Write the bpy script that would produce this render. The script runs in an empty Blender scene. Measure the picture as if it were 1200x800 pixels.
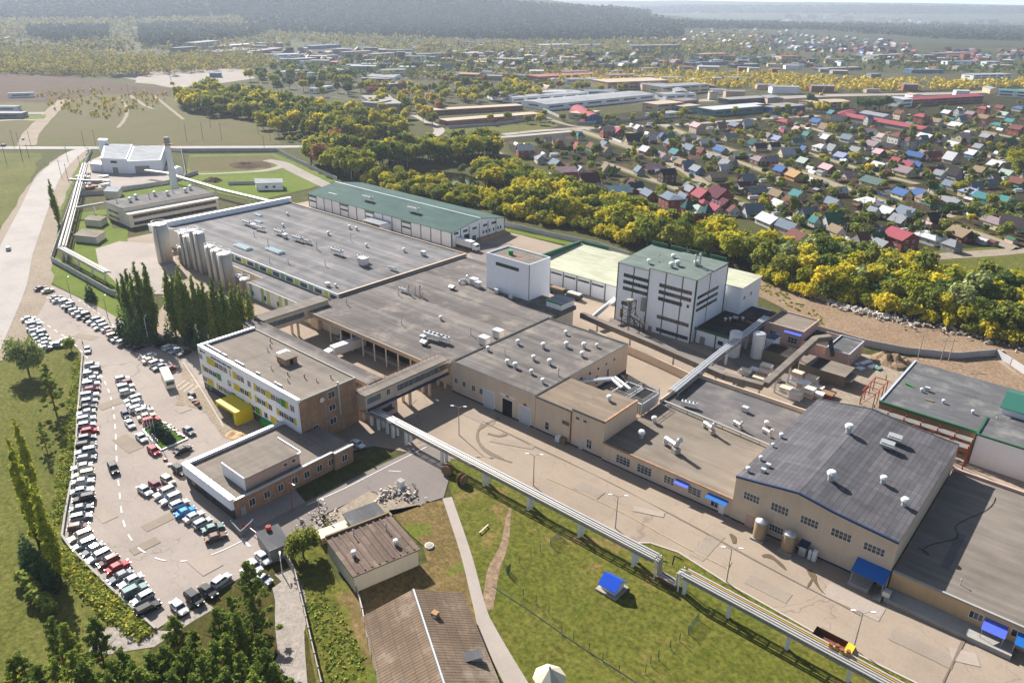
import bpy, bmesh, math, random
import numpy as np
from mathutils import Vector, Matrix, noise as mnoise
R = math.radians
random.seed(7)
sc = bpy.context.scene
col = sc.collection

# ------------------------------------------------------------ camera
CF, CP, CR, CY, CH = 883.43, R(24.30986), R(0.88800), R(40.60023), 100.0
_cy, _sy, _cp, _sp = math.cos(CY), math.sin(CY), math.cos(CP), math.sin(CP)
FW = Vector((-_sy*_cp, _cy*_cp, -_sp))
_r = Vector((_cy, _sy, 0)); _u = _r.cross(FW)
RT = math.cos(CR)*_r + math.sin(CR)*_u
UP = -math.sin(CR)*_r + math.cos(CR)*_u
cam = bpy.data.cameras.new('camera'); camo = bpy.data.objects.new('camera', cam); col.objects.link(camo)
camo.matrix_world = Matrix(((RT.x, UP.x, -FW.x, 0), (RT.y, UP.y, -FW.y, 0), (RT.z, UP.z, -FW.z, CH), (0, 0, 0, 1)))
cam.sensor_width = 36; cam.lens = CF/1200*36; cam.clip_start = 1; cam.clip_end = 60000
sc.camera = camo
# ------------------------------------------------------------ sky, sun, exposure
SUN_EL, SUN_AZ = R(34), R(165)          # azimuth of the direction TOWARDS the sun, from +X counter-clockwise
w = bpy.data.worlds.new('World'); sc.world = w; w.use_nodes = True
nt = w.node_tree; bg = nt.nodes['Background']
sky = nt.nodes.new('ShaderNodeTexSky'); sky.sky_type = 'NISHITA'; sky.sun_disc = False
sky.sun_elevation = SUN_EL; sky.sun_rotation = math.pi/2 - SUN_AZ
sky.air_density = 1.0; sky.dust_density = 1.5; sky.ozone_density = 1.0
nt.links.new(sky.outputs[0], bg.inputs[0]); bg.inputs[1].default_value = 0.052
sl = bpy.data.lights.new('sun', 'SUN'); sl.energy = 5.0; sl.angle = R(0.53); sl.color = (1, .965, .91)
so = bpy.data.objects.new('sun', sl); col.objects.link(so); so.location = (-300, 200, 400)
sd = Vector((math.cos(SUN_EL)*math.cos(SUN_AZ), math.cos(SUN_EL)*math.sin(SUN_AZ), math.sin(SUN_EL)))
so.rotation_euler = (-sd).to_track_quat('-Z', 'Y').to_euler()
sc.view_settings.view_transform = 'Standard'; sc.view_settings.look = 'None'
sc.view_settings.gamma = 1; sc.view_settings.use_curve_mapping = False
sc.view_settings.exposure = 1.22
HAZE = 0.85e-4
sc.render.engine = 'CYCLES'
cy = sc.cycles
cy.max_bounces = 6; cy.diffuse_bounces = 3; cy.glossy_bounces = 2; cy.transmission_bounces = 3
cy.transparent_max_bounces = 8; cy.volume_bounces = 0; cy.use_denoising = True
cy.sample_clamp_indirect = 4; cy.caustics_reflective = False; cy.caustics_refractive = False

# ------------------------------------------------------------ helpers
def ray(px, py): return FW*CF + RT*(px-600) - UP*(py-400)
def gz(x, y):                      # height of the land
    r = math.hypot(x, y)
    if r < 2300: return 0.0
    s = min(1, (r-2300)/1500); s = s*s*(3-2*s)
    z = 0.0
    for hx, hy, sx, sy, h in HILLS:
        dx, dy = x-hx, y-hy
        z += h*math.exp(-(dx/sx)**2-(dy/sy)**2)
    if r > 6500:
        q = min(1, (r-6500)/3500); q = q*q*(3-2*q)
        z += q*(125+55*mnoise.noise(Vector((x*.00022, y*.00022, 3.1)))+25*mnoise.noise(Vector((x*.0009, y*.0009, 7))))
    return s*z
HILLS = []
def W(px, py, z=0.0):              # photo pixel -> point of the place at height z
    d = ray(px, py); t = (z-CH)/d.z
    return Vector((d.x*t, d.y*t, z))
def WT(px, py):                    # photo pixel -> point on the land, hills included
    d = ray(px, py).normalized(); t = 200.0
    while t < 30000:
        q = Vector((0, 0, CH))+d*t
        if q.z <= gz(q.x, q.y): return Vector((q.x, q.y, gz(q.x, q.y)))
        t *= 1.01
    return None
def PX(v):
    d = Vector(v)-Vector((0, 0, CH)); k = CF/d.dot(FW)
    return 600+d.dot(RT)*k, 400-d.dot(UP)*k
HILLD = [(440, 4300, 1150, 1150, 118), (250, 5200, 1300, 1100, 90), (600, 5200, 900, 900, 70), (60, 5600, 1700, 1300, 60)]
for _p, _d, _a, _b, _h in HILLD:
    d = ray(_p, 200); l = math.hypot(d.x, d.y); HILLS.append((d.x/l*_d, d.y/l*_d, _a, _b, _h))

class MB:
    def __init__(s): s.v = []; s.f = []; s.m = []; s.mi = 0
    def add(s, vs, fs):
        o = len(s.v); s.v += [tuple(v) for v in vs]
        for f in fs: s.f.append(tuple(i+o for i in f)); s.m.append(s.mi)
        return s
    def mat(s, i): s.mi = i; return s
    def box(s, x0, x1, y0, y1, z0, z1):
        return s.add([(x0,y0,z0),(x1,y0,z0),(x1,y1,z0),(x0,y1,z0),(x0,y0,z1),(x1,y0,z1),(x1,y1,z1),(x0,y1,z1)],
              [(3,2,1,0),(4,5,6,7),(0,1,5,4),(1,2,6,5),(2,3,7,6),(3,0,4,7)])
    def cbox(s, c, sx, sy, sz, rz=0, rx=0, ry=0):        # box on its centre, turned
        m = Matrix.Translation(c) @ Matrix.Rotation(rz,4,'Z') @ Matrix.Rotation(ry,4,'Y') @ Matrix.Rotation(rx,4,'X')
        vs = [m @ Vector((a*sx/2,b*sy/2,d*sz/2)) for d in (-1,1) for a,b in ((-1,-1),(1,-1),(1,1),(-1,1))]
        return s.add(vs, [(3,2,1,0),(4,5,6,7),(0,1,5,4),(1,2,6,5),(2,3,7,6),(3,0,4,7)])
    def beam(s, a, b, w_, h_):                            # square bar between two points
        a = Vector(a); b = Vector(b); d = (b-a); L = d.length; d.normalize()
        u = Vector((0,0,1)) if abs(d.z) < .9 else Vector((0,1,0))
        x = d.cross(u).normalized(); y = x.cross(d)
        vs = [p + x*i*w_/2 + y*j*h_/2 for p in (a,b) for i,j in ((-1,-1),(1,-1),(1,1),(-1,1))]
        return s.add(vs, [(0,1,2,3),(7,6,5,4),(1,0,4,5),(2,1,5,6),(3,2,6,7),(0,3,7,4)])
    def cyl(s, a, b, r, n=10, r2=None, cap=True):
        a = Vector(a); b = Vector(b); d = (b-a).normalized()
        u = Vector((0,0,1)) if abs(d.z) < .9 else Vector((1,0,0))
        x = d.cross(u).normalized(); y = d.cross(x); r2 = r if r2 is None else r2
        vs = [p+(x*math.cos(2*math.pi*i/n)+y*math.sin(2*math.pi*i/n))*q for p,q in ((a,r),(b,r2)) for i in range(n)]
        fs = [(i,(i+1)%n,n+(i+1)%n,n+i) for i in range(n)]
        if cap: fs += [tuple(range(n))[::-1], tuple(range(n,2*n))]
        return s.add(vs, fs)
    def tube(s, pts, r, n=8):
        for a,b in zip(pts,pts[1:]): s.cyl(a,b,r,n)
        return s
    def lathe(s, c, prof, n=16):                          # prof: (radius, z)
        vs = []; fs = []
        for r,z in prof:
            vs += [(c[0]+r*math.cos(2*math.pi*i/n), c[1]+r*math.sin(2*math.pi*i/n), c[2]+z) for i in range(n)]
        for k in range(len(prof)-1):
            fs += [(k*n+i,k*n+(i+1)%n,(k+1)*n+(i+1)%n,(k+1)*n+i) for i in range(n)]
        fs += [tuple(range(n))[::-1], tuple(range((len(prof)-1)*n, len(prof)*n))]
        return s.add(vs, fs)
    def prism(s, poly, z0, z1):                           # vertical prism over a convex or L-shaped polygon
        n = len(poly); z = (lambda k: z1[k]) if isinstance(z1,(list,tuple)) else (lambda k: z1)
        vs = [(x,y,z0) for x,y in poly]+[(p[0],p[1],z(k)) for k,p in enumerate(poly)]
        return s.add(vs, [tuple(range(n))[::-1], tuple(range(n,2*n))]+[(i,(i+1)%n,n+(i+1)%n,n+i) for i in range(n)])
    def ridge(s, prof, x0, x1, t, axis='x'):              # sheet of thickness t following a profile, swept along an axis
        n = len(prof); vs = []
        for e in (x0,x1):
            for dz in (0,-t):
                for q,z in prof: vs.append((e,q,z+dz) if axis == 'x' else (q,e,z+dz))
        fs = []
        for i in range(n-1):
            fs += [(i,i+1,2*n+i+1,2*n+i),(n+i,3*n+i,3*n+i+1,n+i+1),(i,n+i,n+i+1,i+1),(2*n+i,2*n+i+1,3*n+i+1,3*n+i)]
        fs += [(0,2*n,3*n,n),(n-1,2*n-1,4*n-1,3*n-1)]
        return s.add(vs, fs)
    def obj(s, name, mats, parent=None, smooth=False):
        me = bpy.data.meshes.new(name)
        off = Vector((0,0,0))
        if parent is not None: off = wloc(parent)
        me.from_pydata([(v[0]-off.x,v[1]-off.y,v[2]-off.z) for v in s.v], [], s.f)
        ms = mats if isinstance(mats,(list,tuple)) else [mats]
        for m in ms: me.materials.append(m)
        if len(ms) > 1: me.polygons.foreach_set('material_index', s.m)
        if smooth: me.polygons.foreach_set('use_smooth', [True]*len(me.polygons))
        me.update()
        bm = bmesh.new(); bm.from_mesh(me); bmesh.ops.recalc_face_normals(bm, faces=bm.faces); bm.to_mesh(me); bm.free()
        o = bpy.data.objects.new(name, me); col.objects.link(o)
        if parent is not None: o.parent = parent
        return o
def wloc(o):
    v = Vector(o.location)
    while o.parent: o = o.parent; v = v+Vector(o.location)
    return v
def tag(o, label=None, cat=None, group=None, kind=None):
    if label: o['label'] = label
    if cat: o['category'] = cat
    if group: o['group'] = group
    if kind: o['kind'] = kind
    return o
def thing(name, label, cat, loc=(0,0,0), group=None, rz=0):
    o = bpy.data.objects.new(name, None); col.objects.link(o); o.location = loc; o.rotation_euler = (0,0,rz)
    o.empty_display_size = .5
    return tag(o, label, cat, group)
def kids(o): return KID.get(o.name) or [c for c in o.children]
KID = {}
def copy_tree(o, parent=None):
    c = o.copy(); col.objects.link(c)
    if parent is not None: c.parent = parent
    for ch in o.children: copy_tree(ch, c)
    return c
AUTO = []                          # things whose label is finished at the end: (object, look, group, pixel)
def auto(o, look, group, pos=None):
    o['group'] = group; AUTO.append((o, look, group, pos)); return o

# ------------------------------------------------------------ materials
MATS = {}; GK, RK = .70, .63
def S(r, g, b):                    # sRGB 0-255 -> linear
    f = lambda c: c/12.92 if c <= .04045 else ((c+.055)/1.055)**2.4
    return (f(r/255), f(g/255), f(b/255))
class N:
    def __init__(s, name):
        s.m = bpy.data.materials.new(name); s.m.use_nodes = True; s.t = s.m.node_tree
        s.b = s.t.nodes['Principled BSDF']; s.out = s.t.nodes['Material Output']
    def n(s, typ, **k):
        x = s.t.nodes.new('ShaderNode'+typ)
        for a, v in k.items():
            if a.startswith('i_'): x.inputs[a[2:].replace('_',' ')].default_value = v
            else: setattr(x, a, v)
        return x
    def l(s, a, b): s.t.links.new(a, b)
    def coord(s, which='Object', scale=(1,1,1), rot=0):
        c = s.n('TexCoord'); m = s.n('Mapping'); m.inputs['Scale'].default_value = scale
        m.inputs['Rotation'].default_value = (0,0,rot); s.l(c.outputs[which], m.inputs[0]); return m.outputs[0]
    def noise(s, vec, scale, detail=5, rough=.6):
        x = s.n('TexNoise'); x.inputs['Scale'].default_value = scale; x.inputs['Detail'].default_value = detail
        x.inputs['Roughness'].default_value = rough; s.l(vec, x.inputs['Vector']); return x.outputs['Fac']
    def ramp(s, fac, stops):
        x = s.n('ValToRGB'); e = x.color_ramp.elements
        while len(e) < len(stops): e.new(.5)
        for k,(p,c) in enumerate(stops): e[k].position = p; e[k].color = (*c,1) if len(c) == 3 else c
        s.l(fac, x.inputs[0]); return x.outputs['Color']
    def mix(s, fac, a, b, mode='MIX'):
        x = s.n('Mix', data_type='RGBA', blend_type=mode); 
        for i,v in ((0,fac),(6,a),(7,b)):
            if isinstance(v,(int,float)): x.inputs[i].default_value = v
            elif isinstance(v,tuple): x.inputs[i].default_value = (*v,1) if len(v) == 3 else v
            else: s.l(v, x.inputs[i])
        return x.outputs[2]
    def step(s, fac, a, b):
        x = s.n('MapRange'); x.inputs[1].default_value = a; x.inputs[2].default_value = b; s.l(fac, x.inputs[0]); return x.outputs[0]
    def math(s, op, a, b):
        x = s.n('Math', operation=op)
        for i,v in ((0,a),(1,b)):
            if isinstance(v,(int,float)): x.inputs[i].default_value = v
            else: s.l(v, x.inputs[i])
        return x.outputs[0]
    def bump(s, h, strength=.3, dist=.05):
        x = s.n('Bump'); x.inputs['Strength'].default_value = strength; x.inputs['Distance'].default_value = dist
        s.l(h, x.inputs['Height']); s.l(x.outputs[0], s.b.inputs['Normal'])
    def done(s, colr, rough=.8, metal=0, spec=.3):
        if isinstance(colr,tuple): s.b.inputs['Base Color'].default_value = (*colr,1)
        else: s.l(colr, s.b.inputs['Base Color'])
        s.b.inputs['Roughness'].default_value = rough; s.b.inputs['Metallic'].default_value = metal
        s.b.inputs['Specular IOR Level'].default_value = spec
        return s.m
def sc3(c, k): return tuple(min(1,x*k) for x in c)
def plain(name, c, rough=.7, metal=0, var=.12, scale=1.2, spec=.3):      # painted / weathered surface with grime
    if name in MATS: return MATS[name]
    s = N(name); v = s.coord()
    a = s.noise(v, scale, 6); b = s.noise(s.coord(scale=(3,3,.25)), scale*.8, 4)
    f = s.math('MULTIPLY', s.math('ADD', a, b), .5)
    m = s.done(s.ramp(f, [(.3,sc3(c,1-var)),(.52,c),(.75,sc3(c,1+var*.6))]), rough, metal, spec)
    MATS[name] = m; return m
def ground_mat(name, stops, big=.02, small=.6, mixk=.35, rough=.95, speck=None, bump=.0, fine=None, far=False):
    s = N(name); v = s.coord()
    f = s.math('ADD', s.math('MULTIPLY', s.noise(v,big,6,.62), 1-mixk), s.math('MULTIPLY', s.noise(v,small,6,.7), mixk))
    c = s.ramp(f, [(p, sc3(q, GK)) for p, q in stops])
    if speck:
        c = s.mix(s.step(s.noise(v,speck[0],3,.5), speck[1], speck[1]+.06), c, speck[2])
    if fine:
        g = s.noise(v,fine[0],4,.8); c = s.mix(fine[1], c, s.ramp(g,[(.35,(.35,.35,.35)),(.65,(1.5,1.5,1.5))]), 'MULTIPLY')
    if far:
        ln = s.n('VectorMath', operation='LENGTH'); s.l(v, ln.inputs[0])
        c = s.mix(s.step(ln.outputs['Value'], 1300, 2600), c, s.ramp(s.noise(v,.004,5,.7),[(.35,(.022,.03,.016)),(.6,(.05,.055,.025)),(.7,(.10,.085,.05))]))
    return s.done(c, rough, 0, .05)
def concrete(name, base, crack=True, lanes=False):
    base = sc3(base, GK); s = N(name); v = s.coord()
    f = s.noise(v,.05,8,.65); c = s.ramp(f, [(.3,sc3(base,.84)),(.5,base),(.7,sc3(base,1.1))])
    c = s.mix(s.step(s.noise(v,.35,6,.7),.57,.75), c, sc3(base,.82))
    c = s.mix(s.math('MULTIPLY',s.step(s.noise(s.coord(scale=(.12,1,1)),.9,4,.6),.5,.75),.3), c, sc3(base,.8))
    if crack:
        vo = s.n('TexVoronoi', feature='DISTANCE_TO_EDGE'); vo.inputs['Scale'].default_value = .055
        wv = s.n('Mix', data_type='VECTOR'); wv.inputs[0].default_value = .06
        nn = s.n('TexNoise'); nn.inputs['Scale'].default_value = .25; s.l(v, nn.inputs[0]); s.l(v, wv.inputs[4]); s.l(nn.outputs['Color'], wv.inputs[5])
        mx = s.n('VectorMath', operation='MULTIPLY_ADD'); s.l(nn.outputs['Color'], mx.inputs[0]); mx.inputs[1].default_value = (7,7,0); s.l(v, mx.inputs[2])
        s.l(mx.outputs[0], vo.inputs['Vector'])
        k = s.step(vo.outputs['Distance'], .0, .007)
        c = s.mix(s.math('MULTIPLY', s.math('SUBTRACT',1,k), .45), c, sc3(base,.4))
    c = s.mix(.55, c, s.ramp(s.noise(v,3.5,5,.8),[(.3,(.75,.75,.75)),(.7,(1.2,1.2,1.2))]), 'MULTIPLY')
    return s.done(c, .95, 0, .08)
def roofing(name, base, rot=0, sx=9., sy=1.0, var=.14, seam=.75, stain=None, patch=.0, bands=0, ribs=0):
    base = sc3(base, RK); s = N(name); v = s.coord(rot=rot)
    b = s.n('TexBrick'); b.inputs['Scale'].default_value = 1; b.inputs['Brick Width'].default_value = sx; b.inputs['Row Height'].default_value = sy
    b.inputs['Mortar Size'].default_value = .045; b.inputs['Mortar Smooth'].default_value = .3; b.inputs['Bias'].default_value = 0
    b.inputs['Color1'].default_value = (*sc3(base,1-var),1); b.inputs['Color2'].default_value = (*sc3(base,1+var),1); b.inputs['Mortar'].default_value = (*sc3(base,seam),1)
    s.l(v, b.inputs['Vector']); c = b.outputs['Color']
    f = s.noise(v,.07,7,.65); c = s.mix(.9, c, s.ramp(f,[(.3,(.74,.73,.72)),(.5,(1,1,1)),(.7,(1.16,1.15,1.13))]), 'MULTIPLY')
    f2 = s.noise(s.coord(rot=rot,scale=(.15,1,1)),.5,5,.6); c = s.mix(.8, c, s.ramp(f2,[(.32,(.78,.78,.78)),(.65,(1.12,1.12,1.12))]), 'MULTIPLY')
    if ribs:
        wv = s.n('TexWave', wave_type='BANDS', bands_direction='X'); wv.inputs['Scale'].default_value = ribs; wv.inputs['Distortion'].default_value = .6; s.l(v, wv.inputs['Vector']); c = s.mix(.8, c, s.ramp(wv.outputs['Fac'],[(.0,(.62,.6,.58)),(.6,(1.1,1.1,1.1))]), 'MULTIPLY')
    if bands: c = s.mix(1.0, c, s.ramp(s.noise(s.coord(rot=rot,scale=(.006,1,0)),bands,3,.7),[(.38,(.66,.66,.67)),(.5,(.95,.95,.95)),(.62,(1.28,1.27,1.25))]), 'MULTIPLY')
    if stain: c = s.mix(s.math('MULTIPLY',s.step(s.noise(v,.13,6,.7),.52,.66),stain[1]), c, stain[0])
    if patch: c = s.mix(patch, c, s.ramp(s.noise(v,1.6,4,.8),[(.3,(.7,.7,.7)),(.7,(1.3,1.3,1.3))]), 'MULTIPLY')
    return s.done(c, .9, 0, .1)
def masonry(name, base, bw=.5, bh=.15, var=.25):
    s = N(name); g = s.n('NewGeometry'); v = s.coord()
    sep = s.n('SeparateXYZ'); s.l(v, sep.inputs[0]); cmb = s.n('CombineXYZ')
    s.l(s.math('ADD', sep.outputs[0], sep.outputs[1]), cmb.inputs[0]); s.l(sep.outputs[2], cmb.inputs[1])
    b = s.n('TexBrick'); b.inputs['Scale'].default_value = 1; b.inputs['Brick Width'].default_value = bw; b.inputs['Row Height'].default_value = bh
    b.inputs['Mortar Size'].default_value = .012; b.inputs['Color1'].default_value = (*sc3(base,1-var),1); b.inputs['Color2'].default_value = (*sc3(base,1+var),1)
    b.inputs['Mortar'].default_value = (*sc3(base,.8),1); s.l(cmb.outputs[0], b.inputs['Vector'])
    c = s.mix(.9, b.outputs['Color'], s.ramp(s.noise(v,.4,6,.65),[(.3,(.72,.72,.72)),(.7,(1.2,1.18,1.15))]), 'MULTIPLY')
    c = s.mix(.6, c, s.ramp(s.noise(s.coord(scale=(2,2,.15)),1,4,.6),[(.35,(.75,.75,.75)),(.65,(1.1,1.1,1.1))]), 'MULTIPLY')
    return s.done(c, .9, 0, .15)
def foliage(name, stops, trans=.25, obj_var=.5):
    s = N(name); g = s.n('NewGeometry'); oi = s.n('ObjectInfo'); v = s.coord()
    f = s.math('ADD', s.math('MULTIPLY', g.outputs['Random Per Island'], .45), s.math('MULTIPLY', s.noise(v,.55,3,.6), .55))
    f = s.math('ADD', f, s.math('MULTIPLY', s.math('SUBTRACT', oi.outputs['Random'], .5), obj_var))
    c = s.ramp(f, [(p, tuple(min(.9, x*(2.6 if name.split('_')[0] in ('pine','poplar','fir','lime','blue') else 2.0)) for x in q)) for p, q in stops])
    s.done(c, .9, 0, .04)
    t = s.n('BsdfTranslucent'); s.l(c, t.inputs[0]); mx = s.n('MixShader'); mx.inputs[0].default_value = trans
    s.l(s.b.outputs[0], mx.inputs[1]); s.l(t.outputs[0], mx.inputs[2]); s.l(mx.outputs[0], s.out.inputs[0])
    return s.m
def glassm(name, c=(.03,.035,.04), rough=.08):
    s = N(name); v = s.coord(); f = s.noise(v,.9,2,.5)
    return s.done(s.ramp(f,[(.4,sc3(c,.6)),(.6,sc3(c,1.8))]), rough, 0, .6)

# polygons on the ground ---------------------------------------------------
def rough_outline(pts, step, amp, seed=0):
    out = []; n = len(pts)
    for i in range(n):
        a, b = Vector(pts[i][:2]), Vector(pts[(i+1)%n][:2]); L = (b-a).length; k = max(1, int(L/step))
        nr = Vector((-(b-a).y, (b-a).x)).normalized() if L > 0 else Vector((0,0))
        for j in range(k):
            q = a.lerp(b, j/k); h = mnoise.noise(Vector((q.x*.13, q.y*.13, seed)))+.6*mnoise.noise(Vector((q.x*.5, q.y*.5, seed+9)))
            out.append(q+nr*h*amp)
    return out
SHEETN = [0]
def sheet(name, pts, mat, z, step=0, amp=0, world=False, label=None, kind='structure'):
    ps = [Vector(p[:2]) if world else W(*p[:2]).to_2d() for p in pts]
    SHEETN[0] += 1; z += (SHEETN[0]%12)*.004
    if step: ps = rough_outline(ps, step, amp, SHEETN[0]*3.7)
    bm = bmesh.new(); vs = [bm.verts.new((p.x, p.y, z)) for p in ps]
    f = bm.faces.new(vs); bmesh.ops.triangulate(bm, faces=[f])
    for q in bm.faces:
        if q.normal.z < 0: q.normal_flip()
    me = bpy.data.meshes.new(name); bm.to_mesh(me); bm.free(); me.materials.append(mat)
    o = bpy.data.objects.new(name, me); col.objects.link(o); o['kind'] = kind
    if label: o['label'] = label
    return o
def strip(name, pts, width, mat, z, world=False, kind='structure', amp=0):
    ps = [Vector(p[:2]) if world else W(*p[:2]).to_2d() for p in pts]; SHEETN[0] += 1; z += (SHEETN[0]%12)*.004
    ws = [p[2] if len(p) > 2 else width for p in pts]
    # smooth
    q = []; qw = []
    for i in range(len(ps)-1):
        p0 = ps[max(0,i-1)]; p1 = ps[i]; p2 = ps[i+1]; p3 = ps[min(len(ps)-1,i+2)]
        for k in range(6):
            t = k/6; q.append(.5*((2*p1)+(p2-p0)*t+(2*p0-5*p1+4*p2-p3)*t*t+(3*p1-p0-3*p2+p3)*t**3)); qw.append(ws[i]*(1-t)+ws[i+1]*t)
    q.append(ps[-1]); qw.append(ws[-1])
    vs = []
    for i,p in enumerate(q):
        d = (q[min(i+1,len(q)-1)]-q[max(i-1,0)]).normalized(); n = Vector((-d.y,d.x))
        a1 = amp*mnoise.noise(Vector((p.x*.1,p.y*.1,1))) if amp else 0; a2 = amp*mnoise.noise(Vector((p.x*.1,p.y*.1,5))) if amp else 0
        vs += [(*(p+n*(qw[i]/2+a1)), z), (*(p-n*(qw[i]/2+a2)), z)]
    m = MB(); m.add(vs, [(2*i,2*i+1,2*i+3,2*i+2) for i in range(len(q)-1)])
    o = m.obj(name, mat); o['kind'] = kind
    if o.data.polygons[0].normal.z < 0: o.data.flip_normals()
    return o
# ============================================================ GROUND
G_wild = ground_mat('wild_grass', [(.3,S(74,74,44)),(.45,S(92,88,54)),(.55,S(82,86,46)),(.7,S(116,104,72))], .006, .1, .45, fine=(.5,.6), far=True)
G_meadow = ground_mat('meadow_grass', [(.32,S(84,92,38)),(.48,S(104,106,48)),(.6,S(118,116,60)),(.72,S(140,126,84))], .03, .35, .45, fine=(1.0,.7))
G_lawn = ground_mat('lawn_grass', [(.3,S(78,88,28)),(.42,S(96,102,38)),(.52,S(108,108,46)),(.6,S(122,112,58)),(.7,S(138,112,74))], .05, .6, .45, fine=(1.1,.75), speck=(.05,.555,S(124,102,66)))
G_dlawn = ground_mat('dried_lawn', [(.3,S(88,88,40)),(.45,S(112,98,58)),(.55,S(134,112,74)),(.68,S(150,128,92))], .1, .8, .45, fine=(2,.6), speck=(.12,.55,S(92,98,40)))
G_green = ground_mat('fresh_grass', [(.3,S(88,106,38)),(.5,S(108,124,44)),(.7,S(132,136,66))], .06, .8, .4, fine=(3,.5))
G_brush = ground_mat('brush_ground', [(.3,S(62,62,30)),(.5,S(84,80,40)),(.7,S(104,92,54))], .06, .7, .4, fine=(2,.6))
G_dry = ground_mat('dry_field', [(.3,S(86,80,54)),(.46,S(112,102,68)),(.56,S(98,98,54)),(.7,S(126,112,80))], .02, .4, .45, fine=(1.5,.6))
G_brown = ground_mat('ploughed_soil', [(.3,S(74,58,46)),(.5,S(94,74,58)),(.7,S(112,92,72))], .05, .8, .4, fine=(2,.6))
G_dirt = ground_mat('bare_dirt', [(.28,S(126,104,82)),(.45,S(150,126,102)),(.6,S(164,140,116)),(.75,S(132,112,90))], .04, .5, .45, fine=(1.2,.6))
G_village = ground_mat('village_ground', [(.3,S(46,40,32)),(.42,S(62,54,42)),(.54,S(64,64,38)),(.64,S(84,72,56)),(.74,S(66,54,44))], .05, .35, .5, fine=(1,.5))
G_town = ground_mat('town_ground', [(.3,S(72,68,50)),(.42,S(96,90,70)),(.52,S(80,82,50)),(.62,S(124,114,100)),(.74,S(90,84,60))], .02, .12, .5, fine=(.4,.6))
G_track = ground_mat('dirt_track', [(.3,S(148,134,117)),(.5,S(166,151,133)),(.7,S(182,168,150))], .06, .8, .5, fine=(1.5,.4))
G_gravel = ground_mat('gravel', [(.3,S(150,140,130)),(.5,S(172,162,152)),(.7,S(190,180,170))], .05, .8, .5, fine=(2,.4))
C_lot = concrete('lot_asphalt', S(177,164,154)); C_road = concrete('yard_concrete', S(172,155,137))
C_high = concrete('dusty_road', S(188,180,173), False); C_dark = concrete('dark_asphalt', S(144,134,128)); C_pave = concrete('paving', S(182,170,160), False)
C_kerb = plain('kerb_concrete', S(170,160,150), .9); M_line = plain('road_paint', S(214,208,200), .8, var=.3); M_yline = plain('yellow_road_paint', S(178,158,120), .85, var=.3)

def build_ground():
    rs = [0,40,80,120,170,230,300,380,480,600,760,960,1200,1500,1800,2100,2300]
    r = 2300
    while r < 16000: r *= 1.045; rs.append(r)
    rs += [20000, 30000]
    n = 220; vs = [(0,0,0)]; fs = []
    for k, r in enumerate(rs[1:]):
        for i in range(n):
            a = 2*math.pi*i/n; x, y = r*math.cos(a), r*math.sin(a); vs.append((x, y, gz(x, y)))
    for i in range(n): fs.append((0, 1+i, 1+(i+1) % n))
    for k in range(len(rs)-2):
        b = 1+k*n
        for i in range(n): fs.append((b+i, b+n+i, b+n+(i+1) % n, b+(i+1) % n))
    me = bpy.data.meshes.new('ground'); me.from_pydata(vs, [], fs); me.materials.append(G_wild)
    me.polygons.foreach_set('use_smooth', [True]*len(me.polygons))
    o = bpy.data.objects.new('ground', me); col.objects.link(o); o['kind'] = 'structure'; o['label'] = 'open olive and dry grassland reaching to the wooded hills'
build_ground()
def far_sheet(name, pts, mat, z, lab=None): return sheet(name, pts, mat, z, 40, 12, label=lab)
# far land
far_sheet('dry_field', [(0,92),(110,95),(190,112),(320,150),(330,168),(150,172),(60,172),(-60,172),(-60,92)], G_dry, .02, 'dry yellow brown field beyond the dusty crossroads')
far_sheet('heath', [(-80,86),(60,88),(200,104),(200,112),(110,110),(60,120),(-80,118)], G_brown, .04, 'brown heath in front of the autumn wood')
sheet('industrial_yard', [(130,85),(230,78),(290,82),(300,92),(210,104),(160,97)], G_gravel, .06, 30, 8, label='grey gravel yard with heaps and a blue container')
sheet('town_ground', [(230,52),(420,60),(640,62),(980,60),(1260,70),(1260,122),(900,128),(640,128),(560,150),(430,130),(330,112),(300,80)], G_town, .03, 40, 10, label='bare mixed ground of the industrial quarter')
sheet('village_ground', [(590,165),(700,135),(1000,110),(1260,98),(1260,300),(1100,300),(980,278),(880,250),(760,228),(680,212),(600,178)], G_village, .08, 12, 3, label='garden ground of the cottage village')
sheet('grass_field', [(500,152),(640,145),(668,150),(640,156),(560,160)], G_meadow, .06, 12, 2, label='open grass field before the long sheds')
sheet('grass_field', [(1090,305),(1300,290),(1300,350),(1150,340)], G_meadow, .10, 12, 3, label='open grass field beside the last village lane')
sheet('meadow', [(-200,176),(50,180),(42,197),(22,245),(6,285),(-30,330),(-400,400),(-700,300)], G_meadow, .03, 10, 2.5, label='grassy meadow left of the dusty highway')
sheet('meadow', [(22,375),(60,408),(96,405),(96,470),(88,545),(76,630),(120,690),(182,735),(170,800),(140,900),(-400,900),(-500,375)], G_meadow, .02, 5, .8, label='grass bank below the car park wall')
sheet('verge', [(66,198),(100,184),(72,250),(66,300),(135,345),(205,380),(225,405),(190,405),(120,362),(62,332),(38,318),(44,280)], G_green, .04, 5, .8, label='green verge between the highway and the perimeter wall')
sheet('bare_ground', [(890,325),(1000,355),(1085,372),(1205,405),(1300,425),(1300,470),(1200,445),(1165,412),(1085,418),(1000,405),(960,385),(885,345)], G_dirt, .06, 6, 1.2, label='bulldozed bare earth behind the factory wall')
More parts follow.
